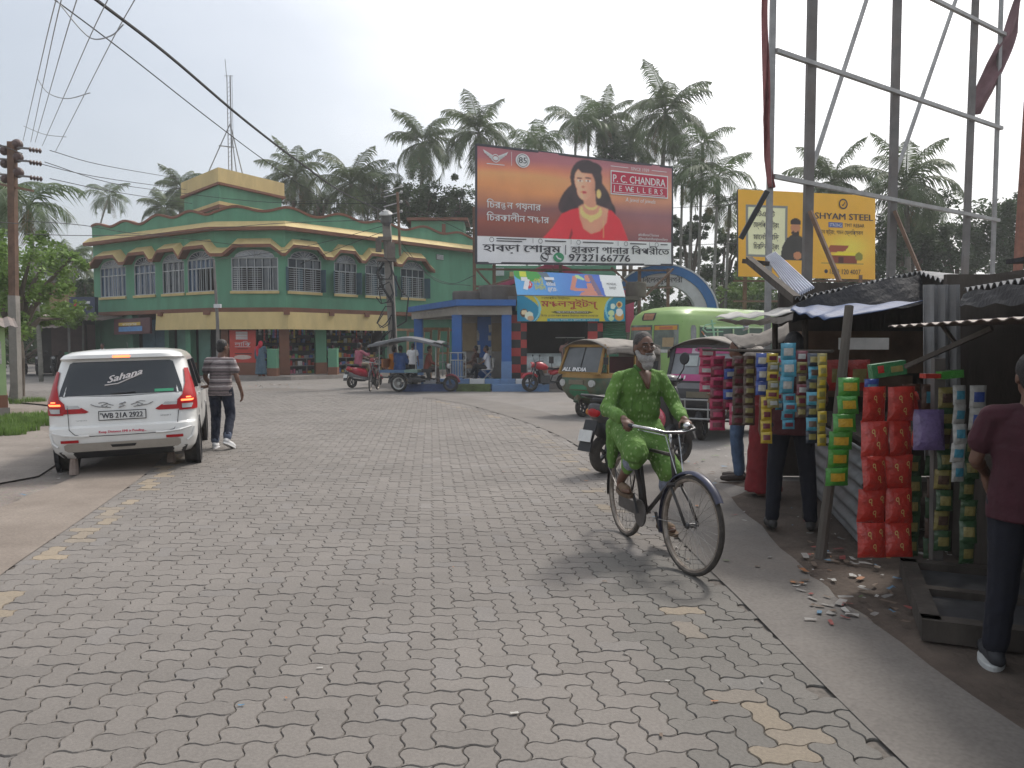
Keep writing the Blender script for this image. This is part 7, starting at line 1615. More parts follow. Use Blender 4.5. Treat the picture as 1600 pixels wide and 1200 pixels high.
def figure(name_lab, loc, rz, J, sc=1.0, skin=SKIN, vox=.011, yaw=0, pitch=0, group=None, curl=.5, female=False, bare=True, hpal=None, only=None):
    t = thing('person', name_lab, 'person', loc, rz, group); J = {**STAND, **J}; J = {k: v * sc for k, v in J.items()}
    Hm = Matrix.Rotation(yaw, 3, 'Z') @ Matrix.Rotation(pitch, 3, 'X'); H = lambda x, y, z: J['head'] + Hm @ Vector((x, y, z)) * sc
    mb = MB(); lat = J['shr'] - J['shl']; lh = J['hpr'] - J['hpl']; up = J['neck'] - J['pelvis']; k = .92 if female else 1
    mb.ell(J['pelvis'], (.150 * sc, .105 * sc, .13 * sc), basis(up, lh)); mb.ell(J['pelvis'].lerp(J['chest'], .5), (.135 * k * sc, .098 * sc, .17 * sc), basis(up, lat)); mb.ell(J['chest'] + up.normalized() * .02, (.158 * k * sc, .108 * sc, .19 * sc), basis(up, lat)); mb.cap(J['shl'] - up.normalized() * .02, J['shr'] - up.normalized() * .02, .050 * sc * k, .050 * sc * k)
    mb.cap(J['neck'] - up.normalized() * .03, J['head'] + Hm @ Vector((0, -.015, -.05)) * sc, .058 * sc, .050 * sc)
    for q_, sg in (('r', 1), ('l', -1)): mb.cap(J['neck'] + Vector((sg * .03, 0, -.03)) * sc, J['sh' + q_] + Vector((0, 0, -.01)) * sc, .040 * sc, .044 * sc)
    # head
    mb.ell(H(0, -.008, .025), (.073 * sc, .094 * sc, .095 * sc), Hm, 16, 12); mb.ell(H(0, .022, -.045), (.056 * sc, .068 * sc, .070 * sc), Hm, 14, 10); mb.ell(H(0, .062, -.092), (.022 * sc, .020 * sc, .016 * sc), Hm)
    mb.cap(H(0, .088, .012), H(0, .106, -.026), .009 * sc, .013 * sc, 8); mb.ell(H(.011, .095, -.031), .008 * sc, nu=8, nv=6); mb.ell(H(-.011, .095, -.031), .008 * sc, nu=8, nv=6)
    for sg in (-1, 1): mb.ell(H(sg * .076, -.008, -.005), (.011 * sc, .022 * sc, .033 * sc), Hm @ Matrix.Rotation(sg * .25, 3, 'Z'), 8, 7); mb.ell(H(sg * .034, .076, -.012), (.022 * sc, .016 * sc, .018 * sc), Hm); mb.cap(H(sg * .018, .080, .030), H(sg * .048, .068, .030), .009 * sc, .007 * sc, 8)
    mb.cap(H(-.018, .084, -.061), H(.018, .084, -.061), .0075 * sc, n=8); mb.cap(H(-.014, .084, -.073), H(.014, .084, -.073), .008 * sc, n=8)
    for s_, sg in (('r', 1), ('l', -1)):
        sh, el, wr, hp, kn, an, to = (J[q + s_] for q in ('sh', 'el', 'wr', 'hp', 'kn', 'an', 'to'))
        mb.cap(sh - up.normalized() * .022 * sc, el, .047 * sc * k, .037 * sc * k); mb.ell(el.lerp(wr, .25), .040 * sc * k); mb.cap(el, wr, .037 * sc * k, .026 * sc)
        pal = hpal[s_] if hpal else Vector((-sg, .2, 0)); hand(mb, wr, J['h' + s_], pal, sg, curl, sc)
        mb.cap(hp, kn, .082 * sc, .052 * sc); mb.cap(kn, an, .052 * sc, .036 * sc); mb.ell(kn.lerp(an, .3) - Vector((0, .006, 0)), (.046 * sc, .050 * sc, .11 * sc), basis(kn - an, (1, 0, 0)))
        f = (to - an); fl = Vector((f.x, f.y, 0)); h = an + Vector((0, 0, -.055 * sc)) - fl.normalized() * .03 * sc; mb.cap(an, h, .036 * sc, .032 * sc); mb.cap(h, to - fl.normalized() * .05 * sc, .032 * sc, .030 * sc); mb.cap(to - fl.normalized() * .06 * sc + Vector((fl.y, -fl.x, 0)).normalized() * .02, to, .026 * sc, .020 * sc); mb.cap(to - fl.normalized() * .06 * sc - Vector((fl.y, -fl.x, 0)).normalized() * .02, to - fl.normalized() * .02 * sc, .024 * sc, .018 * sc)
    solid(mb, 'body', skin, t, vox, 3)
    return t, J, Hm, H
def eyes(t, H, Hm, sc=1):
    for sg in (-1, 1):
        mb = MB(); mb.ell(H(sg * .034, .080, .004), (.0135 * sc, .010 * sc, .0065 * sc), Hm, 10, 8); e = mb.build('eye', M('eye_white', (.30, .27, .25), .3), t, smooth=True); mb = MB(); mb.ell(H(sg * .034, .0875, .004), (.006 * sc, .004 * sc, .006 * sc), Hm, 8, 6); mb.build('iris', HAIR, e, smooth=True)
def hair(t, H, Hm, mat=HAIR, vox=.011, long=0, recede=0, grow=1.0):
    mb = MB(); mb.ell(H(0, -.022 - recede, .046), (.080 * grow, .090, .094), Hm, 14, 10); mb.ell(H(0, -.050, -.005), (.074 * grow, .062, .075), Hm, 12, 9)
    if long: mb.cap(H(0, -.07, 0), H(0, -.08, -.05 - long), .055, .04)
    return solid(mb, 'hair', mat, t, vox, 2, .006, .02)
def shirt(t, J, mat, sleeve='short', hem=.0, puff=.016, vox=.012, name='shirt', disp=.012, extra=None):
    mb = MB(); up = (J['neck'] - J['pelvis']).normalized(); lat = J['shr'] - J['shl']; lh = J['hpr'] - J['hpl']
    mb.ell(J['chest'], (.160 + puff, .112 + puff, .20), basis(up, lat)); mb.ell(J['pelvis'].lerp(J['chest'], .5), (.142 + puff, .105 + puff, .19), basis(up, lat)); Bm = basis(up, lh); mb.loft([[J['pelvis'] + up * z + Bm @ Vector(((w + puff) * math.cos(a), (d + puff) * math.sin(a), 0)) for a in [2 * math.pi * k / 20 for k in range(20)]] for z, w, d in ((-.10 - hem, .172, .128), (.0, .168, .122), (.14, .150, .112), (.25, .155, .112))]); mb.cap(J['shl'] - up * .022, J['shr'] - up * .022, .050 + puff * .6); mb.cap(J['chest'] + up * .1, J['neck'] - up * .04, .085, .058); [mb.cap(J['neck'] + lat.normalized() * (sg * .04) - up * .035, J['sh' + q_] - up * .018, .050, .050 + puff * .5) for q_, sg in (('r', 1), ('l', -1))]
    for s_ in 'rl':
        sh, el, wr = J['sh' + s_], J['el' + s_], J['wr' + s_]
        if sleeve == 'short': mb.cap(sh - up * .022, sh.lerp(el, .60), .050 + puff * .6, .058 + puff * .8)
        elif sleeve: mb.cap(sh - up * .012, el, .052 + puff * .6, .048 + puff * .6); mb.cap(el, el.lerp(wr, .88), .047 + puff * .6, .038 + puff * .6)
    if extra: extra(mb)
    return solid(mb, name, mat, t, vox, 3, disp, .07)
def trousers(t, J, mat, to=.96, puff=.014, vox=.012, name='trousers', disp=.012):
    mb = MB(); up = (J['neck'] - J['pelvis']).normalized(); mb.ell(J['pelvis'] - up * .02, (.150 + puff, .106 + puff, .12), basis(up, J['hpr'] - J['hpl']))
    for s_ in 'rl':
        hp, kn, an = J['hp' + s_], J['kn' + s_], J['an' + s_]; mb.cap(hp, kn, .088 + puff, .062 + puff); mb.cap(kn, kn.lerp(an, to), .062 + puff, .050 + puff)
    return solid(mb, name, mat, t, vox, 3, disp, .06)
def shoes(t, J, mat, sole=None, sandal=False):
    for s_ in 'rl':
        an, to = J['an' + s_], J['to' + s_]; f = to - an; d = Vector((f.x, f.y, f.z + .06)).normalized(); h = an + Vector((0, 0, -.05)) - d * .045; mb = MB()
        if not sandal: mb.cap(an + Vector((0, 0, -.02)), h, .044, .040); mb.cap(h, to - d * .04, .040, .040); mb.cap(to - d * .06, to + d * .01, .044, .032)
        else: mb.cap(h.lerp(to, .38), h.lerp(to, .80), .040, .038)
        o = solid(mb, 'sandal_strap' if sandal else 'shoe', mat, t, .008, 2)
        if sole: mb = MB(); up = Vector((0, 0, 1)); x = d.cross(up).normalized(); nn = x.cross(d); m = h.lerp(to, .5) - nn * .036; mb.loft([[m + d * (.165 * math.cos(a)) + x * (.050 * math.sin(a)) * (1 + .15 * math.cos(a)) + nn * z for a in [2 * math.pi * k / 20 for k in range(20)]] for z in (-.014, .012)]); mb.build('sole', sole, o)
def wave_cloth(name, cols, scale, axis=2, rough=.85, bump=.3):
    """knitted or printed bands across the cloth"""
    m, t, b = node_mat(name); tcn = nd(t, 'ShaderNodeTexCoord'); sx = nd(t, 'ShaderNodeSeparateXYZ'); t.links.new(tcn.outputs['Object'], sx.inputs[0])
    n = nd(t, 'ShaderNodeTexNoise', i_Scale=14., i_Detail=4.); t.links.new(tcn.outputs['Object'], n.inputs['Vector'])
    ma = nd(t, 'ShaderNodeMath', operation='MULTIPLY_ADD', i_1=.02); t.links.new(n.outputs[0], ma.inputs[0]); t.links.new(sx.outputs[axis], ma.inputs[2])
    mu = nd(t, 'ShaderNodeMath', operation='MULTIPLY', i_1=scale); t.links.new(ma.outputs[0], mu.inputs[0]); fr = nd(t, 'ShaderNodeMath', operation='FRACT'); t.links.new(mu.outputs[0], fr.inputs[0])
    r = nd(t, 'ShaderNodeValToRGB'); r.color_ramp.interpolation = 'CONSTANT'; e = r.color_ramp.elements
    for i, (p, c) in enumerate(cols):
        q = e[i] if i < 2 else e.new(p); q.position = p; q.color = (*c, 1)
    t.links.new(fr.outputs[0], r.inputs[0]); t.links.new(r.outputs[0], b.inputs['Base Color']); b.inputs['Roughness'].default_value = rough; return m
def kurta_mat():
    m, t, b = node_mat('green_kurta_print'); L = t.links; tcn = nd(t, 'ShaderNodeTexCoord'); mp = nd(t, 'ShaderNodeMapping'); mp.inputs['Scale'].default_value = (32, 26, 20); L.new(tcn.outputs['Object'], mp.inputs[0])
    v = nd(t, 'ShaderNodeTexVoronoi', i_Scale=1., i_Randomness=.55); L.new(mp.outputs[0], v.inputs['Vector'])
    r = nd(t, 'ShaderNodeValToRGB'); r.color_ramp.elements[0].position = .10; r.color_ramp.elements[0].color = (1, 1, 1, 1); r.color_ramp.elements[1].position = .30; r.color_ramp.elements[1].color = (0, 0, 0, 1); L.new(v.outputs['Distance'], r.inputs[0])
    n = nd(t, 'ShaderNodeTexNoise', i_Scale=5., i_Detail=5.); L.new(tcn.outputs['Object'], n.inputs['Vector'])
    r2 = nd(t, 'ShaderNodeValToRGB'); r2.color_ramp.elements[0].position = .3; r2.color_ramp.elements[0].color = (.075, .165, .028, 1); r2.color_ramp.elements[1].position = .7; r2.color_ramp.elements[1].color = (.125, .245, .048, 1); L.new(n.outputs[0], r2.inputs[0])
    mx = nd(t, 'ShaderNodeMix', data_type='RGBA'); L.new(r.outputs[0], mx.inputs[0]); L.new(r2.outputs[0], mx.inputs[6]); mx.inputs[7].default_value = (.30, .40, .18, 1); L.new(mx.outputs[2], b.inputs['Base Color']); b.inputs['Roughness'].default_value = .85
    w = nd(t, 'ShaderNodeTexNoise', i_Scale=9., i_Detail=4., i_Distortion=1.5); mp2 = nd(t, 'ShaderNodeMapping'); mp2.inputs['Scale'].default_value = (1.6, 1.6, .6); L.new(tcn.outputs['Object'], mp2.inputs[0]); L.new(mp2.outputs[0], w.inputs['Vector']); bp = nd(t, 'ShaderNodeBump', i_Strength=.9, i_Distance=.03); L.new(w.outputs[0], bp.inputs['Height']); L.new(bp.outputs[0], b.inputs['Normal']); return m
def cloth(name, c, var=.2, scale=9): return M(name, c, .85, var, scale, bump=.5, bscale=14)
# ---- the cyclist, seated on the bicycle (same local axes as the bicycle)
def gripL(sg): return (STEER @ (BAR0 + Vector((sg * .268, -.15, .037))))
gr, gl = gripL(1), gripL(-1)
pr, pl_ = BB + Vector((.15, 0, 0)) + CRK, BB + Vector((-.15, 0, 0)) - CRK
def wristfor(g, sg): return g + Vector((sg * .008, -.085, .045))
JC = dict(pelvis=V3(0, .19, 1.00), chest=V3(0, .27, 1.27), neck=V3(0, .33, 1.45), head=V3(0.005, .375, 1.615), shr=V3(.182, .285, 1.385), shl=V3(-.182, .285, 1.385), elr=V3(.300, .33, 1.125), ell=V3(-.300, .33, 1.125), wrr=wristfor(gr, 1), wrl=wristfor(gl, -1), hr=V3(0, .085, -.035), hl=V3(0, .085, -.035), hpr=V3(.09, .22, .95), hpl=V3(-.09, .22, .95), knr=V3(.165, .60, .80), knl=V3(-.145, .55, .64), anr=pr + Vector((0, -.09, .105)), anl=pl_ + Vector((0, -.09, .105)), tor=pr + Vector((0.01, .09, .035)), tol=pl_ + Vector((-.01, .09, .035)))
ct, J, Hm, H = figure('bearded man in green printed kurta and glasses riding the old bicycle', BIKE.location, BIKE.rotation_euler.z, JC, 1.0, SKIND, .0065, R(3), R(4), None, 1.0, hpal={'r': Vector((0, 0, -1)), 'l': Vector((0, 0, -1))})
eyes(ct, H, Hm); hair(ct, H, Hm, HAIRG, .008, 0, -.004, 1.0)
mb = MB(); mb.ell(H(0, .046, -.092), (.062, .056, .050), Hm); mb.ell(H(0, .052, -.135), (.048, .044, .048), Hm)
for sg in (-1, 1): mb.cap(H(sg * .067, .005, -.030), H(sg * .050, .045, -.085), .017, .028)
solid(mb, 'beard', BEARD, ct, .006, 2, .010, .018)
mb = MB(); mb.cap(H(-.030, .088, -.054), H(.030, .088, -.054), .0085); solid(mb, 'moustache', M('moustache_grey', (.22, .21, .20), .85, .3, 50, bump=.8, bscale=140), ct, .005, 2)
for sg in (-1, 1): mb = MB(); mb.cap(H(sg * .018, .092, .034), H(sg * .050, .078, .034), .006, .004); mb.build('eyebrow', HAIRG, ct, smooth=True)
mb = MB()
for sg in (-1, 1):
    mb.tube([H(sg * .036 + .025 * math.cos(a), .104 - .012 * abs(math.cos(a)), .0 + .019 * math.sin(a)) for a in [2 * math.pi * k / 18 for k in range(19)]], .0022, 6, False); mb.cyl(H(sg * .060, .094, .004), H(sg * .078, -.01, .006), .0018, n=5)
mb.cyl(H(-.012, .106, .003), H(.012, .106, .003), .0022, n=6); mb.build('glasses', M('glasses_frame', (.05, .04, .035), .3, .2, 20, metal=.4), ct, smooth=True)
KUR = kurta_mat()
def skirt(mb):
    for s_, sg in (('r', 1), ('l', -1)):
        hp, kn = J['hp' + s_], J['kn' + s_]; mb.cap(hp + Vector((sg * .02, -.02, 0)), hp.lerp(kn, .98), .118, .106); mb.cap(hp.lerp(kn, .88), hp.lerp(kn, .95) + Vector((sg * .01, .02, -.08)), .094, .056); mb.cap(hp.lerp(kn, .6), hp.lerp(kn, .6) + Vector((sg * .04, .0, -.2)), .09, .05); mb.cap(hp + Vector((sg * .085, -.05, .02)), hp + Vector((sg * .12, -.02, -.30)), .075, .035)
    mb.cap(J['hpl'].lerp(J['knl'], .3), J['hpr'].lerp(J['knr'], .3), .105); mb.cap(J['hpl'].lerp(J['knl'], .6), J['hpr'].lerp(J['knr'], .55) , .085); mb.cap(J['pelvis'] + Vector((0, -.07, 0)), J['pelvis'] + Vector((0, -.09, -.22)), .11, .05)
mb = MB(); up = (J['neck'] - J['pelvis']).normalized(); lat = V3(1, 0, 0)
mb.ell(J['chest'], (.182, .132, .20), basis(up, lat)); mb.ell(J['pelvis'].lerp(J['chest'], .45), (.205, .150, .25), basis(up, lat)); mb.ell(J['pelvis'], (.20, .155, .17), basis(up, lat)); mb.cap(J['shl'] - up * .02, J['shr'] - up * .02, .062)
for s_ in 'rl':
    sh, el, wr = J['sh' + s_], J['el' + s_], J['wr' + s_]; mb.cap(sh - up * .015, el, .062, .060); mb.cap(el, el.lerp(wr, .86), .060, .048); mb.cap(el.lerp(wr, .5) + Vector((0, 0, -.012)), el.lerp(wr, .84) + Vector((0, 0, -.015)), .052, .046)
[mb.cap(J['neck'] + Vector((sg * .045, -.01, -.035)), J['sh' + q_] + Vector((sg * -.01, 0, -.005)), .046, .050) for q_, sg in (('r', 1), ('l', -1))]; skirt(mb); kur = solid(mb, 'kurta', KUR, ct, .0095, 3, .030, .085)
# collar band, open neck and placket stitched on
CN = J['neck']; mb = MB(); mb.use(M('kurta_collar', (.06, .15, .035), .85, .2, 20))
mb.tube([CN + Vector((.062 * math.sin(a), .005 + .066 * math.cos(a) - .0, .018 - .045 * max(0, math.cos(a)))) for a in [R(35 + 290 * k / 16) for k in range(17)]], .013, 6); mb.build('collar', None, ct, smooth=True)
fy = lambda z, x=0: None
mb = MB(); mb.loft([[CN + Vector((w * math.cos(a), y + .03 * math.sin(a), z)) for a in [2 * math.pi * k / 14 for k in range(14)]] for z, w, y in ((.0, .055, .030), (-.05, .048, .070), (-.10, .030, .095), (-.16, .006, .112))]); mb.build('bare_chest', SKIND, ct, smooth=True)
LUN = M('blue_check_cloth', (.045, .06, .15), .85, .35, 12, bump=.5)
trousers(ct, J, LUN, .30, .012, .010, 'trousers', .012)
mb = MB()
for s_ in 'rl': kn, an = J['kn' + s_], J['an' + s_]; mb.cap(kn.lerp(an, .20), kn.lerp(an, .34), .074, .070)
solid(mb, 'rolled_cuff', M('cuff_pale_blue', (.20, .22, .28), .85, .4, 30, bump=.4), ct, .009, 2, .01, .03)
shoes(ct, J, M('sandal_tan', (.17, .11, .065), .7, .2, 15), M('sandal_sole', (.10, .065, .04), .8), True)
# ---- the walking man, seen from behind
p = G(344, 702); p.y = 12.1; p.x = (344 - 800) / FPX * 12.1
JW = dict(head=V3(.03, .06, 1.585), neck=V3(0, .03, 1.43), elr=V3(.27, -.06, 1.12), wrr=V3(.33, -.01, .87), ell=V3(-.25, .05, 1.12), wrl=V3(-.20, .22, .93), hl=V3(.05, .5, -.8), knl=V3(-.10, .07, .50), anl=V3(-.10, -.01, .10), tol=V3(-.12, .17, .03), knr=V3(.13, .06, .52), anr=V3(.15, -.22, .18), tor=V3(.20, -.06, .045))
wt, J, Hm, H = figure('man in striped shirt and dark jeans walking away beside the white car', (p.x, p.y, 0), R(4), JW, 1.0, SKIND, .009, R(-35), 0)
eyes(wt, H, Hm); hair(wt, H, Hm, HAIR, .009)
g1, g2, g3, g4 = (.17, .135, .135), (.42, .38, .37), (.075, .06, .065), (.24, .20, .20)
shirt(wt, J, wave_cloth('striped_knit', [(0, g1), (.10, g3), (.18, g1), (.30, g4), (.36, g2), (.42, g1), (.52, g3), (.60, g4), (.70, g2), (.76, g1), (.88, g4), (.94, g3)], 3.4), 'short', .02, .016, .010, 'tee_shirt', .018)
JEAN = M('navy_jeans', (.012, .016, .032), .85, .3, 8, bump=.7, bscale=18)
trousers(wt, J, JEAN, .90, .016, .010, 'jeans', .022)
for s_ in 'rl': mb = MB(); kn, an = J['kn' + s_], J['an' + s_]; mb.cap(kn.lerp(an, .84), kn.lerp(an, .93), .066, .066); solid(mb, 'jeans_cuff', M('cuff_blue_grey', (.10, .12, .17), .85, .2, 20), wt, .009, 2)
shoes(wt, J, M('white_sneaker', (.62, .62, .62), .6, .1, 10), M('white_sole', (.66, .66, .66), .6))
# ---- far people
def sit(yh=.0, seat=.52, lean=0.0, knee=.40, foot=.05):
    return dict(pelvis=V3(0, 0, seat + .09), chest=V3(0, .02 + lean * .5, seat + .38), neck=V3(0, .01 + lean, seat + .58), head=V3(0, .04 + lean, seat + .73), shr=V3(.18, lean, seat + .54), shl=V3(-.18, lean, seat + .54), elr=V3(.24, .08 + lean, seat + .28), ell=V3(-.24, .08 + lean, seat + .28), wrr=V3(.13, .30, seat + .18), wrl=V3(-.13, .30, seat + .18), hr=V3(0, 1, -.3), hl=V3(0, 1, -.3), hpr=V3(.09, .02, seat + .05), hpl=V3(-.09, .02, seat + .05), knr=V3(.11, knee, seat + .05), knl=V3(-.11, knee, seat + .05), anr=V3(.11, knee + foot, foot and .09 or .09), anl=V3(-.11, knee + foot, .09), tor=V3(.12, knee + foot + .17, .03), tol=V3(-.12, knee + foot + .17, .03))
def simple(lab, loc, rz, J, top, bottom, sc=1.0, sleeve='short', vox=.015, yaw=0, hairlong=0, shoe=None, group=None, skin=SKIN, face=True):
    t, J2, Hm, H = figure(lab, loc, rz, J, sc, skin, vox, yaw, 0, group); hair(t, H, Hm, HAIR, vox * .9, hairlong); shirt(t, J2, top, sleeve, .02, .014, vox * .9); trousers(t, J2, bottom, .95, .012, vox * .9)
    if face: eyes(t, H, Hm, sc)
    shoes(t, J2, shoe or M('dark_shoe', (.03, .028, .026), .6)); return t, J2, Hm, H
def at_px(px, py_foot, Y, z=0): q = P(px, py_foot, Y); return (q.x, Y, z)
# woman with a red scarf at the shop
wl = FP(S_of(414), .16, 1.35); tw, J, Hm, H = figure('woman in red headscarf and blue grey dress at the shop counter', wl, heading(-.15, 1), dict(elr=V3(.25, .12, 1.14), wrr=V3(.20, .34, 1.12), hr=V3(0, 1, 0)), .93, SKIN, .014, 0, R(-15), None, .5, True)
mb = MB(); mb.ell(H(0, -.02, .02), (.100, .115, .125), Hm); mb.cap(H(0, -.06, -.06), J['shl'].lerp(J['shr'], .3), .10, .10); mb.cap(J['shl'] + Vector((.03, -.05, 0)), J['pelvis'] + Vector((-.13, -.10, .08)), .085, .05); solid(mb, 'headscarf', cloth('scarf_red', (.42, .015, .035)), tw, .013, 3, .015, .06)
mb = MB(); mb.ell(J['chest'], (.185, .14, .20)); mb.cap(J['shl'], J['shr'], .075)
for s_ in 'rl': mb.cap(J['sh' + s_], J['el' + s_], .07, .065); mb.cap(J['el' + s_], J['el' + s_].lerp(J['wr' + s_], .9), .06, .05)
mb.loft([[Vector((w * math.cos(a), d * math.sin(a), z)) for a in [2 * math.pi * k / 18 for k in range(18)]] for z, w, d in ((.10, .27, .24), (.5, .23, .20), (.85, .19, .16), (1.1, .17, .14), (1.2, .15, .12))]); solid(mb, 'dress', cloth('dress_blue_grey', (.065, .11, .15)), tw, .014, 3, .03, .09)
mb = MB(); mb.cap((-.08, .02, .03), (-.06, .2, .03), .05); mb.cap((.10, -.05, .05), (.12, .12, .04), .05); solid(mb, 'shoes', M('shoe_rust', (.25, .06, .03), .6), tw, .012)
# the rider on the red scooter
sl_ = scooter_red.location; rzr = scooter_red.rotation_euler.z
JS = sit(0, .82, .06, .36, 0); JS.update(anr=V3(.16, .42, .40), anl=V3(-.16, .42, .40), tor=V3(.17, .58, .345), tol=V3(-.17, .58, .345), wrr=V3(.30, .52, 1.09), wrl=V3(-.30, .52, 1.09), elr=V3(.33, .24, 1.14), ell=V3(-.33, .24, 1.14))
for k_ in JS: JS[k_] = JS[k_] + V3(0, -.12, 0) if k_ not in ('anr', 'anl', 'tor', 'tol', 'wrr', 'wrl', 'hr', 'hl') else JS[k_]
simple('man in a dusty pink shirt sitting on the red scooter, seen from behind', sl_, rzr, JS, cloth('shirt_pink', (.30, .085, .12)), cloth('trousers_khaki', (.20, .165, .12)), 1.0, 'short', .014)
# people in and around the open cart
cl = CART.location; crz = CART.rotation_euler.z; Rc = Matrix.Rotation(crz, 3, 'Z')
def oncart(x, y, z=0): return cl + Rc @ Vector((x, y, z))
JD = sit(0, .26, .04, .36, .06)
t_, J, Hm, H = figure('passenger in a blue shawl sitting on the deck of the open cart', oncart(-.05, -.12, .52), crz + R(78), JD, .95, SKIN, .015)
hair(t_, H, Hm, HAIR, .013); shirt(t_, J, cloth('shawl_blue', (.035, .075, .20)), 'long', .05, .05, .015, 'shawl', .03); trousers(t_, J, cloth('trousers_dark', (.03, .03, .035)), .95, .012, .014); shoes(t_, J, M('dark_shoe', (.03, .028, .026), .6))
JE = sit(0, .52, .05, .34, .05)
simple('driver in a rust coloured shirt sitting at the front of the open cart', oncart(.0, .90, .26), crz + R(20), JE, cloth('shirt_rust', (.15, .04, .03)), cloth('trousers_brown', (.06, .045, .04)), .95, 'long', .015, R(-30))
simple('man in a white shirt and black trousers standing behind the open cart', at_px(645, 592, 31.5, .0), R(-15), {}, M('shirt_white', (.60, .60, .60), .8, .08, 9, bump=.4), cloth('trousers_black', (.015, .015, .018)), .97, 'short', .015)
JF = sit(0, .26, .04, .36, .06)
simple('person in an orange shirt seated on the far side of the open cart', oncart(-.30, -.45, .52), crz + R(60), JF, cloth('shirt_orange', (.50, .17, .02)), cloth('trousers_dark', (.03, .03, .035)), .92, 'long', .015)
# people waiting in the bus shelter, on chairs
CHM = M('chair_steel', (.38, .38, .37), .35, .2, 10, metal=.7)
def chair(lab, loc, rz):
    t = thing('chair', lab, 'chair', loc, rz, 'steel chairs in the bus shelter'); mb = MB(); mb.box((0, 0, .44), (.44, .42, .03)); mb.build('seat', CHM, t); mb = MB(); mb.box((0, -.22, .70), (.42, .025, .34), Matrix.Rotation(-.15, 3, 'X')); mb.build('backrest', CHM, t)
    for sg in (-1, 1): mb = MB(); mb.tube([(sg * .2, -.25, .86), (sg * .2, -.18, .42), (sg * .2, .22, .01)], .014, 6); mb.tube([(sg * .2, .2, .42), (sg * .2, -.24, .01)], .014, 6); mb.build('leg', CHM, t)
qx = P(762, 590, 28.4); zf = .26
chair('steel folding chair under the man in a white shirt in the bus shelter', (qx.x, 28.5, zf), R(84)); JH = sit(0, .46, .03, .42, .04); JH.update(knl=V3(-.11, .44, .60), anl=V3(-.02, .60, .30), tol=V3(.0, .76, .26))
simple('man in a white shirt and dark trousers sitting cross legged in the bus shelter', (qx.x, 28.5, zf), R(84), JH, M('shirt_white2', (.55, .55, .57), .8, .08, 9, bump=.4), cloth('trousers_charcoal', (.03, .03, .033)), 1.0, 'short', .014)
qx = P(741, 590, 28.9); chair('steel folding chair under the man in beige in the bus shelter', (qx.x, 29.0, zf), R(70)); simple('man in beige trousers and a brown shirt leaning back in the bus shelter', (qx.x, 29.0, zf), R(70), sit(0, .46, -.08, .44, .10), cloth('shirt_brown', (.13, .075, .06)), cloth('trousers_beige', (.33, .25, .17)), 1.0, 'short', .015)
qx = P(719, 590, 29.2); chair('steel folding chair under the person in black in the bus shelter', (qx.x, 29.3, zf), R(120)); simple('person in a black shirt with dark bushy hair sitting behind the shelter railing', (qx.x, 29.3, zf), R(120), sit(0, .46, .02, .42, .04), cloth('shirt_black', (.015, .015, .017)), cloth('trousers_black', (.015, .015, .018)), 1.0, 'short', .015)
a, b = P(704, 600, 27.8), P(728, 600, 27.9); t = thing('railing', 'pale steel railing in front of the person in black at the bus shelter', 'railing', (a.x, a.y, .2)); w_ = b.x - a.x; mb = MB()
for z in (.25, .85, 1.12): mb.cyl((0, 0, z), (w_, 0, z), .02, n=7)
mb.build('rail', CHM, t); mb = MB()
for k in range(7): mb.cyl((w_ * k / 6, 0, 0 if k % 3 == 0 else .25), (w_ * k / 6, 0, 1.12 if k % 3 == 0 else .85), .013 if k % 3 else .022, n=7)
mb.build('upright', CHM, t)
# man in the sweet shop
simple('man in a pale pink shirt and blue trousers standing inside the sweet shop', at_px(884, 590, 29.3, .23), R(-25), dict(elr=V3(.27, .1, 1.18), wrr=V3(.2, .28, 1.25)), cloth('shirt_pale_pink', (.36, .20, .17)), cloth('trousers_navy', (.03, .045, .09)), .95, 'short', .015)
simple('person in a white shirt standing behind the parked white car near the shop doors', at_px(162, 590, 37.5, 0), R(160), {}, M('shirt_white', (.60, .60, .60), .8, .08, 9), cloth('trousers_dark', (.03, .03, .035)), .97, 'short', .016)
# the car driver: arm out of the right front window
cr = Matrix.Rotation(hd, 3, 'Z') if False else Matrix.Rotation(heading(-.34, .94), 3, 'Z'); dl = Vector((-4.93, 9.72, -.03)) + cr @ Vector((.40, 2.05, .22))
JX = sit(0, .30, -.05, .40, .05); JX.update(elr=V3(.40, .16, .80), wrr=V3(.60, .30, .83), shr=V3(.20, -.02, .84), hr=V3(.6, .5, -.1))
simple('car driver in a pale blue shirt resting an arm out of the car window', dl, heading(-.34, .94), JX, cloth('shirt_pale_blue', (.25, .35, .48)), cloth('trousers_dark', (.03, .03, .035)), .95, 'short', .013, face=False)
# customers at the stall
p = G(1152, 750); simple('person in faded blue jeans standing behind the hanging packets', (p.x + .02, p.y + .05, 0), R(70), dict(elr=V3(.25, .1, 1.14), wrr=V3(.2, .33, 1.05)), cloth('shirt_deep_red', (.10, .02, .025)), M('blue_jeans', (.075, .12, .20), .85, .3, 7, bump=.7, bscale=16), 1.0, 'short', .011, 0, shoe=M('brown_sandal', (.05, .035, .03), .6))
p = Vector((2.74, 8.3, 0)); ts, J, Hm, H = figure('woman in a red and orange sari behind the man in navy trousers at the stall', p, R(-110), {}, .90, SKIND, .013, 0, 0, None, .5, True)
hair(ts, H, Hm, HAIR, .013); mb = MB(); mb.ell(J['chest'], (.17, .13, .19)); mb.cap(J['shl'], J['shr'], .07)
mb.loft([[Vector((w * math.cos(a), d * math.sin(a), z)) for a in [2 * math.pi * k / 18 for k in range(18)]] for z, w, d in ((.05, .21, .20), (.5, .19, .17), (.85, .18, .15), (1.0, .16, .13))]); solid(mb, 'sari', cloth('sari_red', (.17, .013, .016)), ts, .013, 3, .03, .09)
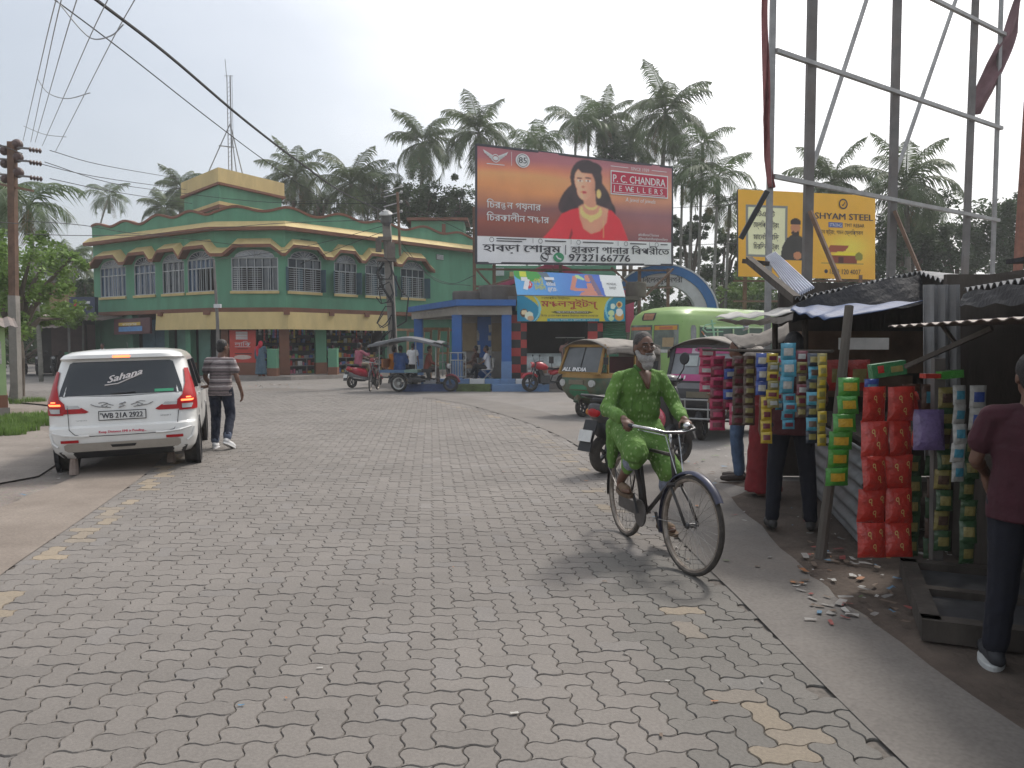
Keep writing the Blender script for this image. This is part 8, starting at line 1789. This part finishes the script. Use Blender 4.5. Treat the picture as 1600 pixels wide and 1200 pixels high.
mb = MB(); mb.cap(J['shl'], J['pelvis'] + Vector((-.12, .14, .1)), .08, .10); mb.cap(J['pelvis'] + Vector((-.14, .10, .1)), J['pelvis'] + Vector((-.24, .08, -.25)), .10, .07); solid(mb, 'sari_end', cloth('sari_orange', (.50, .22, .025)), ts, .013, 3, .02, .07)
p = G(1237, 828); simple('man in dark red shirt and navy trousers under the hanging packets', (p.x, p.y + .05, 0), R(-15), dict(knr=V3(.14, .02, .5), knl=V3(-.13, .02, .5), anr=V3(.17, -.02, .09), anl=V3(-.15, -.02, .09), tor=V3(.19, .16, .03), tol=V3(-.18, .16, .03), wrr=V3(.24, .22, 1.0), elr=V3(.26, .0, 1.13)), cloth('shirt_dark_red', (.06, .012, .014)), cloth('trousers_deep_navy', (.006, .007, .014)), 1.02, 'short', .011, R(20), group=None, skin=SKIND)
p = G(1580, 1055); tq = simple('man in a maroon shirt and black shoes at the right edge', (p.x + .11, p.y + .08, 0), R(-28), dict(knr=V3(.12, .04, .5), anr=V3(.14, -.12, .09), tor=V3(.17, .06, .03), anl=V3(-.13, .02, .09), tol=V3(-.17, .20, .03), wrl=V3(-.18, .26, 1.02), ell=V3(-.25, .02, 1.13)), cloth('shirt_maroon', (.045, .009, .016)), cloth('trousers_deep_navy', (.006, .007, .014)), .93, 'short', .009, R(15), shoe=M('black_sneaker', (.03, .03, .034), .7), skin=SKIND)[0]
for c in tq.children:
    if c.name.startswith('shoe'):
        bbz = min((v.co.z for v in c.data.vertices)); xs = [v.co.x for v in c.data.vertices if v.co.z < bbz + .05]; ys = [v.co.y for v in c.data.vertices if v.co.z < bbz + .05]
        cx, cy = (min(xs) + max(xs)) / 2, (min(ys) + max(ys)) / 2; mb = MB(); mb.lathe([(.9, 0), (1.0, .006), (1.0, .03), (.96, .036)], n=24); mb.v = [(cx + v[0] * ((max(xs) - min(xs)) / 2 + .004), cy + v[1] * ((max(ys) - min(ys)) / 2 + .004), bbz - .012 + v[2]) for v in mb.v]; mb.build('sole', M('pale_sole', (.42, .43, .42), .6), c)
# ------------------------------------------------------------------ bare billboard frame and the roadside stalls on the right
LINE0, LINED = Vector((3.67, 11, 0)), Vector((5.51, 3.8, 0))
def onframe(px, z=0, back=0):
    k = (px - 800) / FPX; t_ = (k * LINE0.y - LINE0.x) / (LINED.x - k * LINED.y); q = LINE0 + LINED * t_ + Vector((-.57, .82, 0)) * back; return Vector((q.x, q.y, z))
FO = Vector((5, 12, 0)); t = thing('bare_billboard', 'tall bare steel billboard frame with no sheet, rising above the stalls on the right', 'billboard frame', FO)
PALE = M('pale_steel', (.30, .30, .295), .5, .2, 5, metal=.3, dirt=.3)
for px, w, px2 in ((1258, .125, 1258), (1389, .115, 1387), (1501, .10, 1508)):
    mb = MB(); mb.bar(onframe(px) - FO, onframe(px2, 9.6) - FO, w, w * .8); mb.build('post', STEELG, t)
for px, w in ((1198, .075), (1546, .06)): mb = MB(); mb.bar(onframe(px) - FO, onframe(px, 9.6) - FO, w); mb.build('post', PALE, t)
mb = MB(); mb.bar(onframe(1578) - FO, onframe(1600, 9.6) - FO, .12); mb.build('post', M('rust_red_pole', (.22, .10, .07), .8, .25, 5), t)
for z in (2.45, 4.0, 5.73, 7.47): mb = MB(); mb.bar(onframe(1198, z + .0, -.06) - FO, onframe(1548, z, -.06) - FO, .06); mb.build('rail', PALE, t)
for a, b in (((1362, -25), (1264, 278)), ((1502, -25), (1394, 288))): mb = MB(); Yd = onframe(a[0], 0, .5).y; mb.bar(P(*a, Yd) - FO, P(*b, Yd - 1.3) - FO, .05); mb.build('strut', PALE, t)
for a, b in (((1266, 330), (1312, 440)), ((1398, 330), (1446, 446))): mb = MB(); Yd = onframe(a[0], 0, -.25).y; mb.bar(P(*a, Yd) - FO, P(*b, Yd - .3) - FO, .09, .05); mb.build('strut', STEELD, t)
RAG = M('faded_red_cloth', (.26, .10, .10), .9, .3, 3, bump=.5, bscale=8); RAG2 = M('faded_plum_cloth', (.17, .10, .11), .9, .3, 3, bump=.5, bscale=8)
def rag(lab, pts, w, Yd, mat):
    q0 = [P(x, y, Yd) for x, y in pts]; mb = MB(); mb.sheet(lambda u, v: q0[min(len(q0) - 2, int(v * (len(q0) - 1)))].lerp(q0[min(len(q0) - 1, int(v * (len(q0) - 1)) + 1)], v * (len(q0) - 1) - min(len(q0) - 2, int(v * (len(q0) - 1)))) + Vector(((u - .5) * (w(v) if callable(w) else w), .05 * math.sin(u * 7 + v * 9), 0)), 8, 24, .006)
    return tag(mb.build('cloth_strip', mat, None, smooth=True), lab, 'cloth strip')
rag('faded red cloth strip wound down the thin pole left of the thick posts', [(1196, -15), (1197, 90), (1196, 190), (1200, 240), (1206, 293)], .09, 10.9, RAG)
rag('faded plum cloth hanging slantwise from the poles at the top right corner', [(1596, -20), (1580, 50), (1555, 100), (1537, 145), (1522, 178)], lambda v: .08 + .30 * math.sin(v * 2.6), onframe(1560).y - .2, RAG2)
mb = MB(); q = P(1196, 330, 10.9); mb.box(q + Vector((-.16, 0, -.05)), (.07, .05, .75), Matrix.Rotation(.5, 3, 'Y')); tag(mb.build('bent_strap', BLKP), 'short black strap sticking out below the red cloth strip', 'strap')
# ---- roofs and walls
CORR = M('grey_corrugated', (.20, .205, .21), .5, .25, 3, metal=.3, dirt=.5, dirtcol=(.10, .08, .06)); BTAR = M('black_tarp', (.022, .022, .025), .7, .3, 5, bump=.5); BLUT = M('blue_tarp', (.022, .05, .13), .6, .25, 4, bump=.6, bscale=9); STRP = M('blue_grey_corrugated', (.24, .27, .34), .45, .2, 3, metal=.3); WHT = M('dirty_white_tarp', (.40, .39, .37), .75, .2, 4, bump=.6, bscale=9); OLDW = M('dark_old_wood', (.06, .05, .042), .9, .35, 4, stretch=(1, 1, .3), bump=.5)
def qsheet(mb, a, b, c, d, ribs=0, amp=.0, sag=0, nu=0, nv=6, th=.006):
    a, b, c, d = [P(*k) if not isinstance(k, Vector) else k for k in (a, b, c, d)]; nu = nu or max(8, ribs * 6)
    mb.sheet(lambda u, v: a.lerp(b, u).lerp(d.lerp(c, u), v) + Vector((0, 0, amp * math.sin(u * ribs * 6.283) - sag * math.sin(u * 3.14) * (.5 + v) + (.012 * math.sin(u * 21 + v * 5) if not ribs else 0))), nu, nv, th); return mb
def vec(x, y, z): return Vector((x, y, z))
def stall(name, lab): return thing(name, lab, 'stall', (0, 0, 0))
t = stall('market_stall', 'farther market stall with black and blue tarp roof behind the leaning wooden pole'); ST1 = t
mb = MB(); qsheet(mb, (1243, 468, 7.0), (1435, 426, 7.6), vec(5.9, 9.6, 2.46), vec(3.6, 9.6, 2.14), 22, .022); qsheet(mb, (1435, 426, 7.6), (1506, 452, 6.4), vec(6.2, 8.2, 2.2), vec(5.9, 9.6, 2.46), 9, .02); mb.build('roof', CORR, t)
mb = MB(); qsheet(mb, (1236, 505, 6.9), (1450, 476, 7.3), (1437, 430, 7.55), (1245, 472, 6.95), 0, 0, -.02, 20, 4); mb.build('tarp_valance', BTAR, t)
mb = MB(); qsheet(mb, (1196, 402, 9.0), (1212, 394, 9.3), (1272, 448, 7.8), (1240, 464, 7.2), 9, .018); mb.build('raised_sheet', STRP, t); mb = MB(); mb.bar(P(1170, 406, 8.6), P(1245, 468, 7.1), .07); mb.bar(P(1162, 408, 8.7), P(1200, 412, 8.4), .05); mb.build('rafter', OLDW, t)
mb = MB(); qsheet(mb, (1235, 486, 6.6), (1300, 500, 6.2), (1455, 468, 6.9), (1245, 474, 7.2), 0, 0, .02, 20, 6); mb.build('blue_tarp', BLUT, t, smooth=True)
mb = MB(); qsheet(mb, (1118, 497, 8.6), (1240, 490, 6.6), (1250, 474, 7.2), (1140, 488, 9.4), 0, 0, .03, 16, 5); mb.build('white_tarp', WHT, t, smooth=True); mb = MB(); qsheet(mb, (1150, 507, 8.3), (1238, 502, 6.6), (1240, 491, 6.62), (1120, 498, 8.55), 0, 0, .02, 12, 3); mb.build('tarp_fold', CAN, t)
mb = MB(); qsheet(mb, (1155, 545, 8.9), (1235, 530, 8.2), (1232, 505, 8.6), (1130, 522, 9.6), 0, 0, .04, 12, 4); mb.build('canvas_flap', CAN, t, smooth=True)
mb = MB(); mb.use(OLDW); mb.box((4.45, 9.55, 1.2), (2.3, .06, 2.4)); mb.use(M('brown_cartons', (.14, .09, .06), .85, .4, 3)); mb.box((4.3, 9.3, 1.55), (1.6, .35, .5)); mb.box((4.1, 9.2, 1.15), (1.2, .4, .25)); mb.build('end_wall', None, t)
mb = MB(); mb.box((5.9, 6.9, 1.2), (.06, 5.3, 2.6)); mb.build('back_wall', OLDW, t)
mb = MB(); A0, A1 = vec(2.80, 6.05, 0), vec(3.45, 9.0, 0)
mb.sheet(lambda u, v: A0.lerp(A1, u) + Vector((.025 * math.sin(v * 37), 0, .02 + .80 * v)), 6, 48, .006); mb.build('corrugated_front', CORR, t, smooth=True); mb = MB(); mb.box((3.85, 7.5, .83), (1.3, 3.0, .05), R(-12)); mb.build('counter', OLDW, t)
mb = MB(); a = P(1313, 537, 6.6); mb.box(a + Vector((.2, 0, 0)), (.42, .03, .10)); mb.build('white_board', WHT, t)
for px, Yd in ((1215, 8.0), (1262, 7.2)): mb = MB(); a, b = P(px, 600, Yd), P(px - 4, 495, Yd); mb.tube([Vector((a.x, a.y, 0)), b], .03, 7); mb.build('post', OLDW, t)
p = G(1281, 872); tp = P(1327, 478, 6.1); t = thing('leaning_pole', 'rough leaning wooden pole standing in front of the green packets', 'pole', (p.x, p.y, 0)); mb = MB(); mb.tube([(0, 0, -.05), (tp - p) * .5 + Vector((.01, 0, 0)), tp - p], [.042, .038, .034], 9); mb.build('shaft', M('weathered_pole', (.10, .088, .075), .9, .3, 4, stretch=(1, 1, .2), bump=.5), t); mb = MB(); mb.tube([Vector((tp - p) * .43) + Vector((.045 * math.cos(a), .045 * math.sin(a), .01 * a)) for a in [k * .6 for k in range(22)]], .008, 5); mb.build('rope_tie', BLKP, t)
t = stall('market_stall', 'nearer dark market stall with a tin awning at the right edge'); ST2 = t
mb = MB(); qsheet(mb, (1506, 454, 5.6), (1690, 424, 4.0), vec(5.9, 3.4, 2.1), vec(5.6, 6.6, 2.1), 16, .02); mb.build('roof', CORR, t); mb = MB(); qsheet(mb, (1500, 480, 5.55), (1690, 470, 3.95), (1690, 428, 4.0), (1506, 458, 5.6), 0, 0, 0, 16, 3); mb.build('tarp_valance', BTAR, t)
mb = MB(); qsheet(mb, (1388, 511, 5.5), (1690, 492, 3.5), vec(4.6, 3.4, 1.80), vec(4.3, 6.0, 1.82), 14, .008); mb.build('awning', TIN, t)
mb = MB(); mb.sheet(lambda u, v: (lerp(2.30, 5.2, u), lerp(-2.0, 3.6, v), 2.02 + .05 * u), 6, 4, .02); mb.build('added_shade_roof', BTAR, t); mb = MB(); mb.box((2.9, -2.0, 1.0), (1.4, .06, 2.0)); mb.box((3.1, .4, 1.0), (.06, 4.8, 2.0)); mb.build('added_shade_wall', OLDW, t); mb = MB(); mb.box((5.0, 3.0, 1.2), (.06, 7.0, 2.5)); mb.box((4.2, 6.15, 1.1), (1.5, .05, 2.2)); mb.build('back_wall', OLDW, t)  # unseen roof and side walls added to shade the stall; back wall lengthened likewise
mb = MB(); a = P(1470, 530, 5.9); mb.sheet(lambda u, v: Vector((a.x - .10 + .28 * u - .05 * v, a.y + .02 * math.sin(u * 19), .75 + 1.35 * v)), 16, 3, .006); mb.build('corrugated_panel', CORR, t); mb = MB(); mb.bar(P(1415, 573, 5.0), P(1550, 513, 4.5), .028); mb.bar(P(1472, 508, 5.2), P(1496, 540, 5.0), .02); mb.build('prop_stick', OLDW, t)
mb = MB(); a, b = G(1462, 895), P(1466, 560, 5.3); mb.bar(Vector((a.x, a.y, 0)), b, .075, .05); mb.build('channel_post', STEELG, t); mb = MB(); mb.box((4.1, 5.3, .42), (1.3, 1.3, .84)); mb.box((4.3, 3.4, .42), (1.0, 2.4, .84)); mb.build('counter', OLDW, t)
# dark wooden frame lying at the foot of the stall
t = thing('timber_platform', 'heavy dark wooden frame lying on the ground beside the man in maroon', 'wooden frame', (2.95, 4.65, 0), R(-22)); mb = MB(); mb.box((.25, 0, .045), (1.25, 1.15, .05)); mb.build('board', M('dark_board', (.04, .04, .043), .8, .3, 6), t)
for c, s in (((-.40, 0, .06), (.10, 1.3, .12)), ((.25, -.62, .06), (1.4, .10, .12)), ((.25, .62, .06), (1.4, .10, .12)), ((.25, 0, .065), (1.3, .08, .10))): mb = MB(); mb.box(c, s); mb.build('beam', OLDW, t)
# ---- strips of small packets
def packmesh(w, h, key, foil, lab, mark=None):
    mb = MB()
    def f(u, v, s): e = 1 - max(abs(2 * u - 1), 0) ** 2.2; g = 1 - abs(2 * v - 1) ** 3; return Vector(((u - .5) * w * (1 - .04 * g), s * .17 * min(w, h) * max(0, e * g) ** .6 + .004 * math.sin(u * 40) * (abs(2 * v - 1) > .8), -v * h))
    mb.use(foil)
    for s in (-1, 1): mb.grid(lambda u, v: f(u if s < 0 else 1 - u, 1 - v, s), 8, 10)
    mb.use(lab)
    mb.grid(lambda u, v: f(.18 + .64 * u, .72 - .44 * v, -1) + Vector((0, -.004, 0)), 6, 5)
    if mark:
        mb.use(mark[1]); vs, fs = textgeo(mark[0])
        for ox, oz in ((-.22, .45), (.2, .38), (-.05, .80)): mb.add([f(min(.95, max(.05, .5 + ox + v[0] * .30)), min(.95, max(.05, oz - v[1] * .34)), -1) + Vector((0, -.010, 0)) for v in vs], fs)
    o = mb.build('packet', None, None, smooth=True); me = o.data; bpy.data.objects.remove(o); return me
def foil(n, c): return M('foil_' + n, c, .32, .22, 25, spec=.7, bump=.5, bscale=40, coat=.2)
FB, FY, FT, FM, FG, FR_, FP_, FW, FBR, FO_ = foil('blue', (.03, .07, .30)), foil('yellow', (.50, .36, .03)), foil('teal', (.06, .27, .38)), foil('maroon', (.15, .02, .035)), foil('green', (.05, .28, .035)), foil('red', (.42, .028, .018)), foil('purple', (.17, .12, .27)), foil('white', (.42, .42, .40)), foil('brown', (.09, .05, .035)), foil('olive', (.26, .22, .07)); FPK = foil('pink', (.42, .03, .10))
PKM = {}
def strip(px, y0, y1, Yd, n, wpx, mats, lab, group, mark=None, yaw=0, cols=1, sway=0):
    a, b = P(px, y0, Yd), P(px, y1, Yd); h = (a.z - b.z) / n; w = wpx / FPX * Yd / cols; t = thing('packet_strip', lab, 'packet strip', a, yaw, group); r = random.Random(int(px))
    for k in range(n):
        for c in range(cols):
            m = mats[k % len(mats)]; key = (round(w, 3), round(h, 3), m[0].name, m[1].name)
            if key not in PKM: PKM[key] = packmesh(w, h * 1.02, key, m[0], m[1], mark)
            o = bpy.data.objects.new('packet', PKM[key]); COL.objects.link(o); o.parent = t; o.location = ((c - (cols - 1) / 2) * w + sway * k * .02 + r.uniform(-.004, .004), r.uniform(-.012, .012) - .01 * (k % 2), -k * h); o.rotation_euler = (r.uniform(-.16, .16), r.uniform(-.03, .03), r.uniform(-.2, .2))
SG, SN = 'packet strips hung from the farther stall', 'packet strips hung from the nearer stall'
mb = MB(); mb.tube([P(1092, 546, 8.3), P(1180, 548, 7.2), P(1300, 549, 6.2)], .016, 6); tag(mb.build('bamboo_rail', OLDW), 'thin bamboo rail from which the coloured packets hang', 'rail')
for q in (((1191, 552, 617, 6.5, 3, 19), [(FB, FW)], 'strip of dark blue packets at the left of the hanging sachets'), ((1208, 552, 637, 6.4, 6, 20), [(FY, FM), (FO_, FW)], 'strip of yellow packets with maroon labels next to the dark blue ones'), ((1197, 620, 692, 6.45, 4, 18), [(FY, FM)], 'low strip of yellow packets hanging below the dark blue ones'), ((1232, 536, 614, 6.25, 3, 23), [(FT, FW)], 'strip of large teal and white packets, the highest of the hanging sachets'), ((1233, 615, 670, 6.3, 4, 21), [(FT, FM)], 'strip of teal packets with maroon labels below the large teal ones'), ((1253, 548, 652, 6.3, 6, 18), [(FM, FW), (FO_, FM), (FBR, FO_)], 'strip of maroon and olive packets between the teal and dark ones'), ((1270, 552, 692, 6.2, 7, 19), [(foil('ink', (.02, .03, .05)), FO_), (FT, FBR)], 'strip of dark and blue packets left of the yellow end strip'), ((1285, 552, 696, 6.15, 8, 15), [(FO_, FY), (FY, FO_)], 'narrow strip of gold yellow packets nearest the leaning pole'), ((1218, 556, 640, 6.6, 6, 12), [(FW, FPK), (FT, FW)], 'narrow strip of pale packets half hidden behind the large teal ones'),
    ((1106, 545, 612, 8.2, 5, 26), [(FPK, FW), (FPK, FM)], 'shiny pink packets bunched at the left end of the bamboo rail'), ((1122, 556, 672, 8.0, 7, 24), [(FPK, FM), (FM, FPK)], 'long strip of dark pink packets, second from the left end of the rail'), ((1141, 560, 640, 7.8, 5, 22), [(FM, FPK), (FB, FW)], 'strip of maroon and blue packets in front of the dark rickshaw'), ((1150, 630, 664, 7.7, 2, 20), [(FPK, FW)], 'short pink packets hanging low above the blue jeans'), ((1155, 556, 664, 7.6, 7, 20), [(FBR, FM)], 'strip of brown packets left of the red sleeved man'), ((1171, 556, 664, 7.3, 7, 19), [(FBR, FO_)], 'strip of dark brown packets touching the dark blue strip')): strip(*q[0], q[1], q[2], SG)
strip(1386, 604, 868, 5.2, 5, 88, [(FR_, FR_)], 'big double strip of bright red packets with gold marks', SN, ('৭', M('gold_print', (.55, .40, .15), .4)), R(6), 2)
strip(1432, 612, 700, 5.35, 2, 34, [(FR_, FM)], 'short red packets hung edge on behind the big red strip', SN, None, R(60))
strip(1327, 590, 758, 5.8, 6, 36, [(FG, FY)], 'strip of green crisp packets right of the leaning pole', SN, None, 0, 1, -.9)
strip(1326, 562, 610, 7.2, 1, 68, [(FR_, FO_)], 'row of red packets behind the leaning pole', SN, None, 0, 2); strip(1362, 592, 620, 5.6, 1, 22, [(FB, FT)], 'single blue packet between the green and red strips', SN)
strip(1452, 640, 702, 5.2, 1, 50, [(FP_, FP_)], 'crumpled purple packet hanging right of the big red strip', SN); strip(1424, 712, 868, 5.45, 5, 32, [(foil('dark_green', (.03, .08, .03)), FO_)], 'strip of dark green packets behind the big red strip', SN); strip(1500, 602, 752, 5.0, 5, 22, [(FW, FT)], 'strip of white and blue packets left of the man in maroon', SN); strip(1528, 602, 672, 5.0, 2, 26, [(FW, FB)], 'white packets nearest the man in maroon', SN); strip(1478, 605, 860, 5.3, 8, 26, [(FO_, FBR), (foil('dark_green', (.03, .08, .03)), FO_)], 'long strip of olive packets behind the metal post', SN); strip(1462, 712, 872, 5.55, 5, 30, [(foil('dark_green', (.03, .08, .03)), FBR), (FBR, FO_)], 'strip of brown and green packets behind the purple one', SN); strip(1516, 680, 880, 5.15, 6, 26, [(foil('dark_green', (.03, .08, .03)), FO_)], 'long strip of dark green packets below the white ones', SN); strip(1440, 600, 640, 5.5, 1, 60, [(FBR, FT)], 'dark packet above the purple one', SN, None, 0, 2)
a = P(1386, 577, 5.3); mb = MB(); mb.use(foil('box_green', (.03, .17, .06))); mb.box((0, 0, 0), (.235, .07, .095), Matrix.Rotation(-.14, 3, 'Y')); mb.use(FO_); mb.box((.05, -.037, .004), (.08, .004, .04), Matrix.Rotation(-.14, 3, 'Y')); mb.use(FR_); mb.box((-.06, -.037, .0), (.04, .004, .05), Matrix.Rotation(-.14, 3, 'Y')); o = mb.build('carton'); o.location = a; tag(o, 'green carton tilted above the big red packets', 'carton')
a = P(1470, 585, 5.1); mb = MB(); mb.use(FG); mb.box((.06, 0, 0), (.14, .08, .05), Matrix.Rotation(-.1, 3, 'Y')); mb.use(FR_); mb.box((-.07, .0, -.01), (.10, .08, .03)); o = mb.build('carton'); o.location = a; tag(o, 'flat green and red carton above the white packets', 'carton')
# ---- litter
r = random.Random(31); mb = MB(); LM = [M('litter_%s' % n, c, .6, .2, 20) for n, c in (('white', (.34, .33, .31)), ('orange', (.28, .12, .05)), ('blue', (.06, .14, .22)), ('brown', (.12, .085, .06)), ('green', (.07, .12, .04)), ('grey', (.2, .19, .18)), ('red', (.2, .04, .035)))]
def scrap(x, y, z, s):
    mb.use(r.choice(LM[:1] + LM + LM[3:4] * 2 + LM[5:6] * 2)); a = r.uniform(0, 6.28); l, w = s * r.uniform(.7, 1.8), s * r.uniform(.35, .7); c, d = math.cos(a), math.sin(a); hh = [r.uniform(.003, .02) * s / .04 for _ in range(4)]
    mb.add([(x + c * u - d * v, y + d * u + c * v, z + q) for (u, v), q in zip(((-l, -w), (0, -w * 1.1), (l, -w), (l, w), (0, w), (-l, w)), hh + [hh[1] * .5, hh[0]])], [(0, 1, 4, 5), (1, 2, 3, 4)])
for n, bx, z, s in ((50, (1010, 1330, 690, 900), .012, .018), (150, (1240, 1500, 800, 980), .012, .028), (60, (1050, 1180, 690, 760), -.005, .025), (26, (300, 1250, 620, 1180), .006, .012), (40, (385, 470, 598, 607), -.005, .05), (12, (0, 110, 650, 790), .01, .03), (14, (750, 1000, 640, 760), .006, .018)):
    for _ in range(n): p = G(r.uniform(*bx[:2]), r.uniform(*bx[2:])); scrap(p.x, p.y, z, s * r.uniform(.5, 1.3))
tag(mb.build('litter'), 'scattered wrappers, leaves and paper scraps on the road edge and stall ground', 'litter', kind='stuff')
# ------------------------------------------------------------------ humid air
mb = MB(); mb.box((0, 720, 17.5), (1830, 1590, 37.4)); hz_ = mb.build('haze')
hm = bpy.data.materials.new('haze_air'); hm.use_nodes = True; ht = hm.node_tree; ht.nodes.remove(ht.nodes['Principled BSDF'])
hv = ht.nodes.new('ShaderNodeVolumePrincipled'); hv.inputs['Color'].default_value = (.93, .95, .97, 1); hv.inputs['Density'].default_value = .0013; hv.inputs['Anisotropy'].default_value = .25
ht.links.new(hv.outputs[0], ht.nodes['Material Output'].inputs['Volume'])
hz_.data.materials.clear(); hz_.data.materials.append(hm); tag(hz_, kind='stuff')
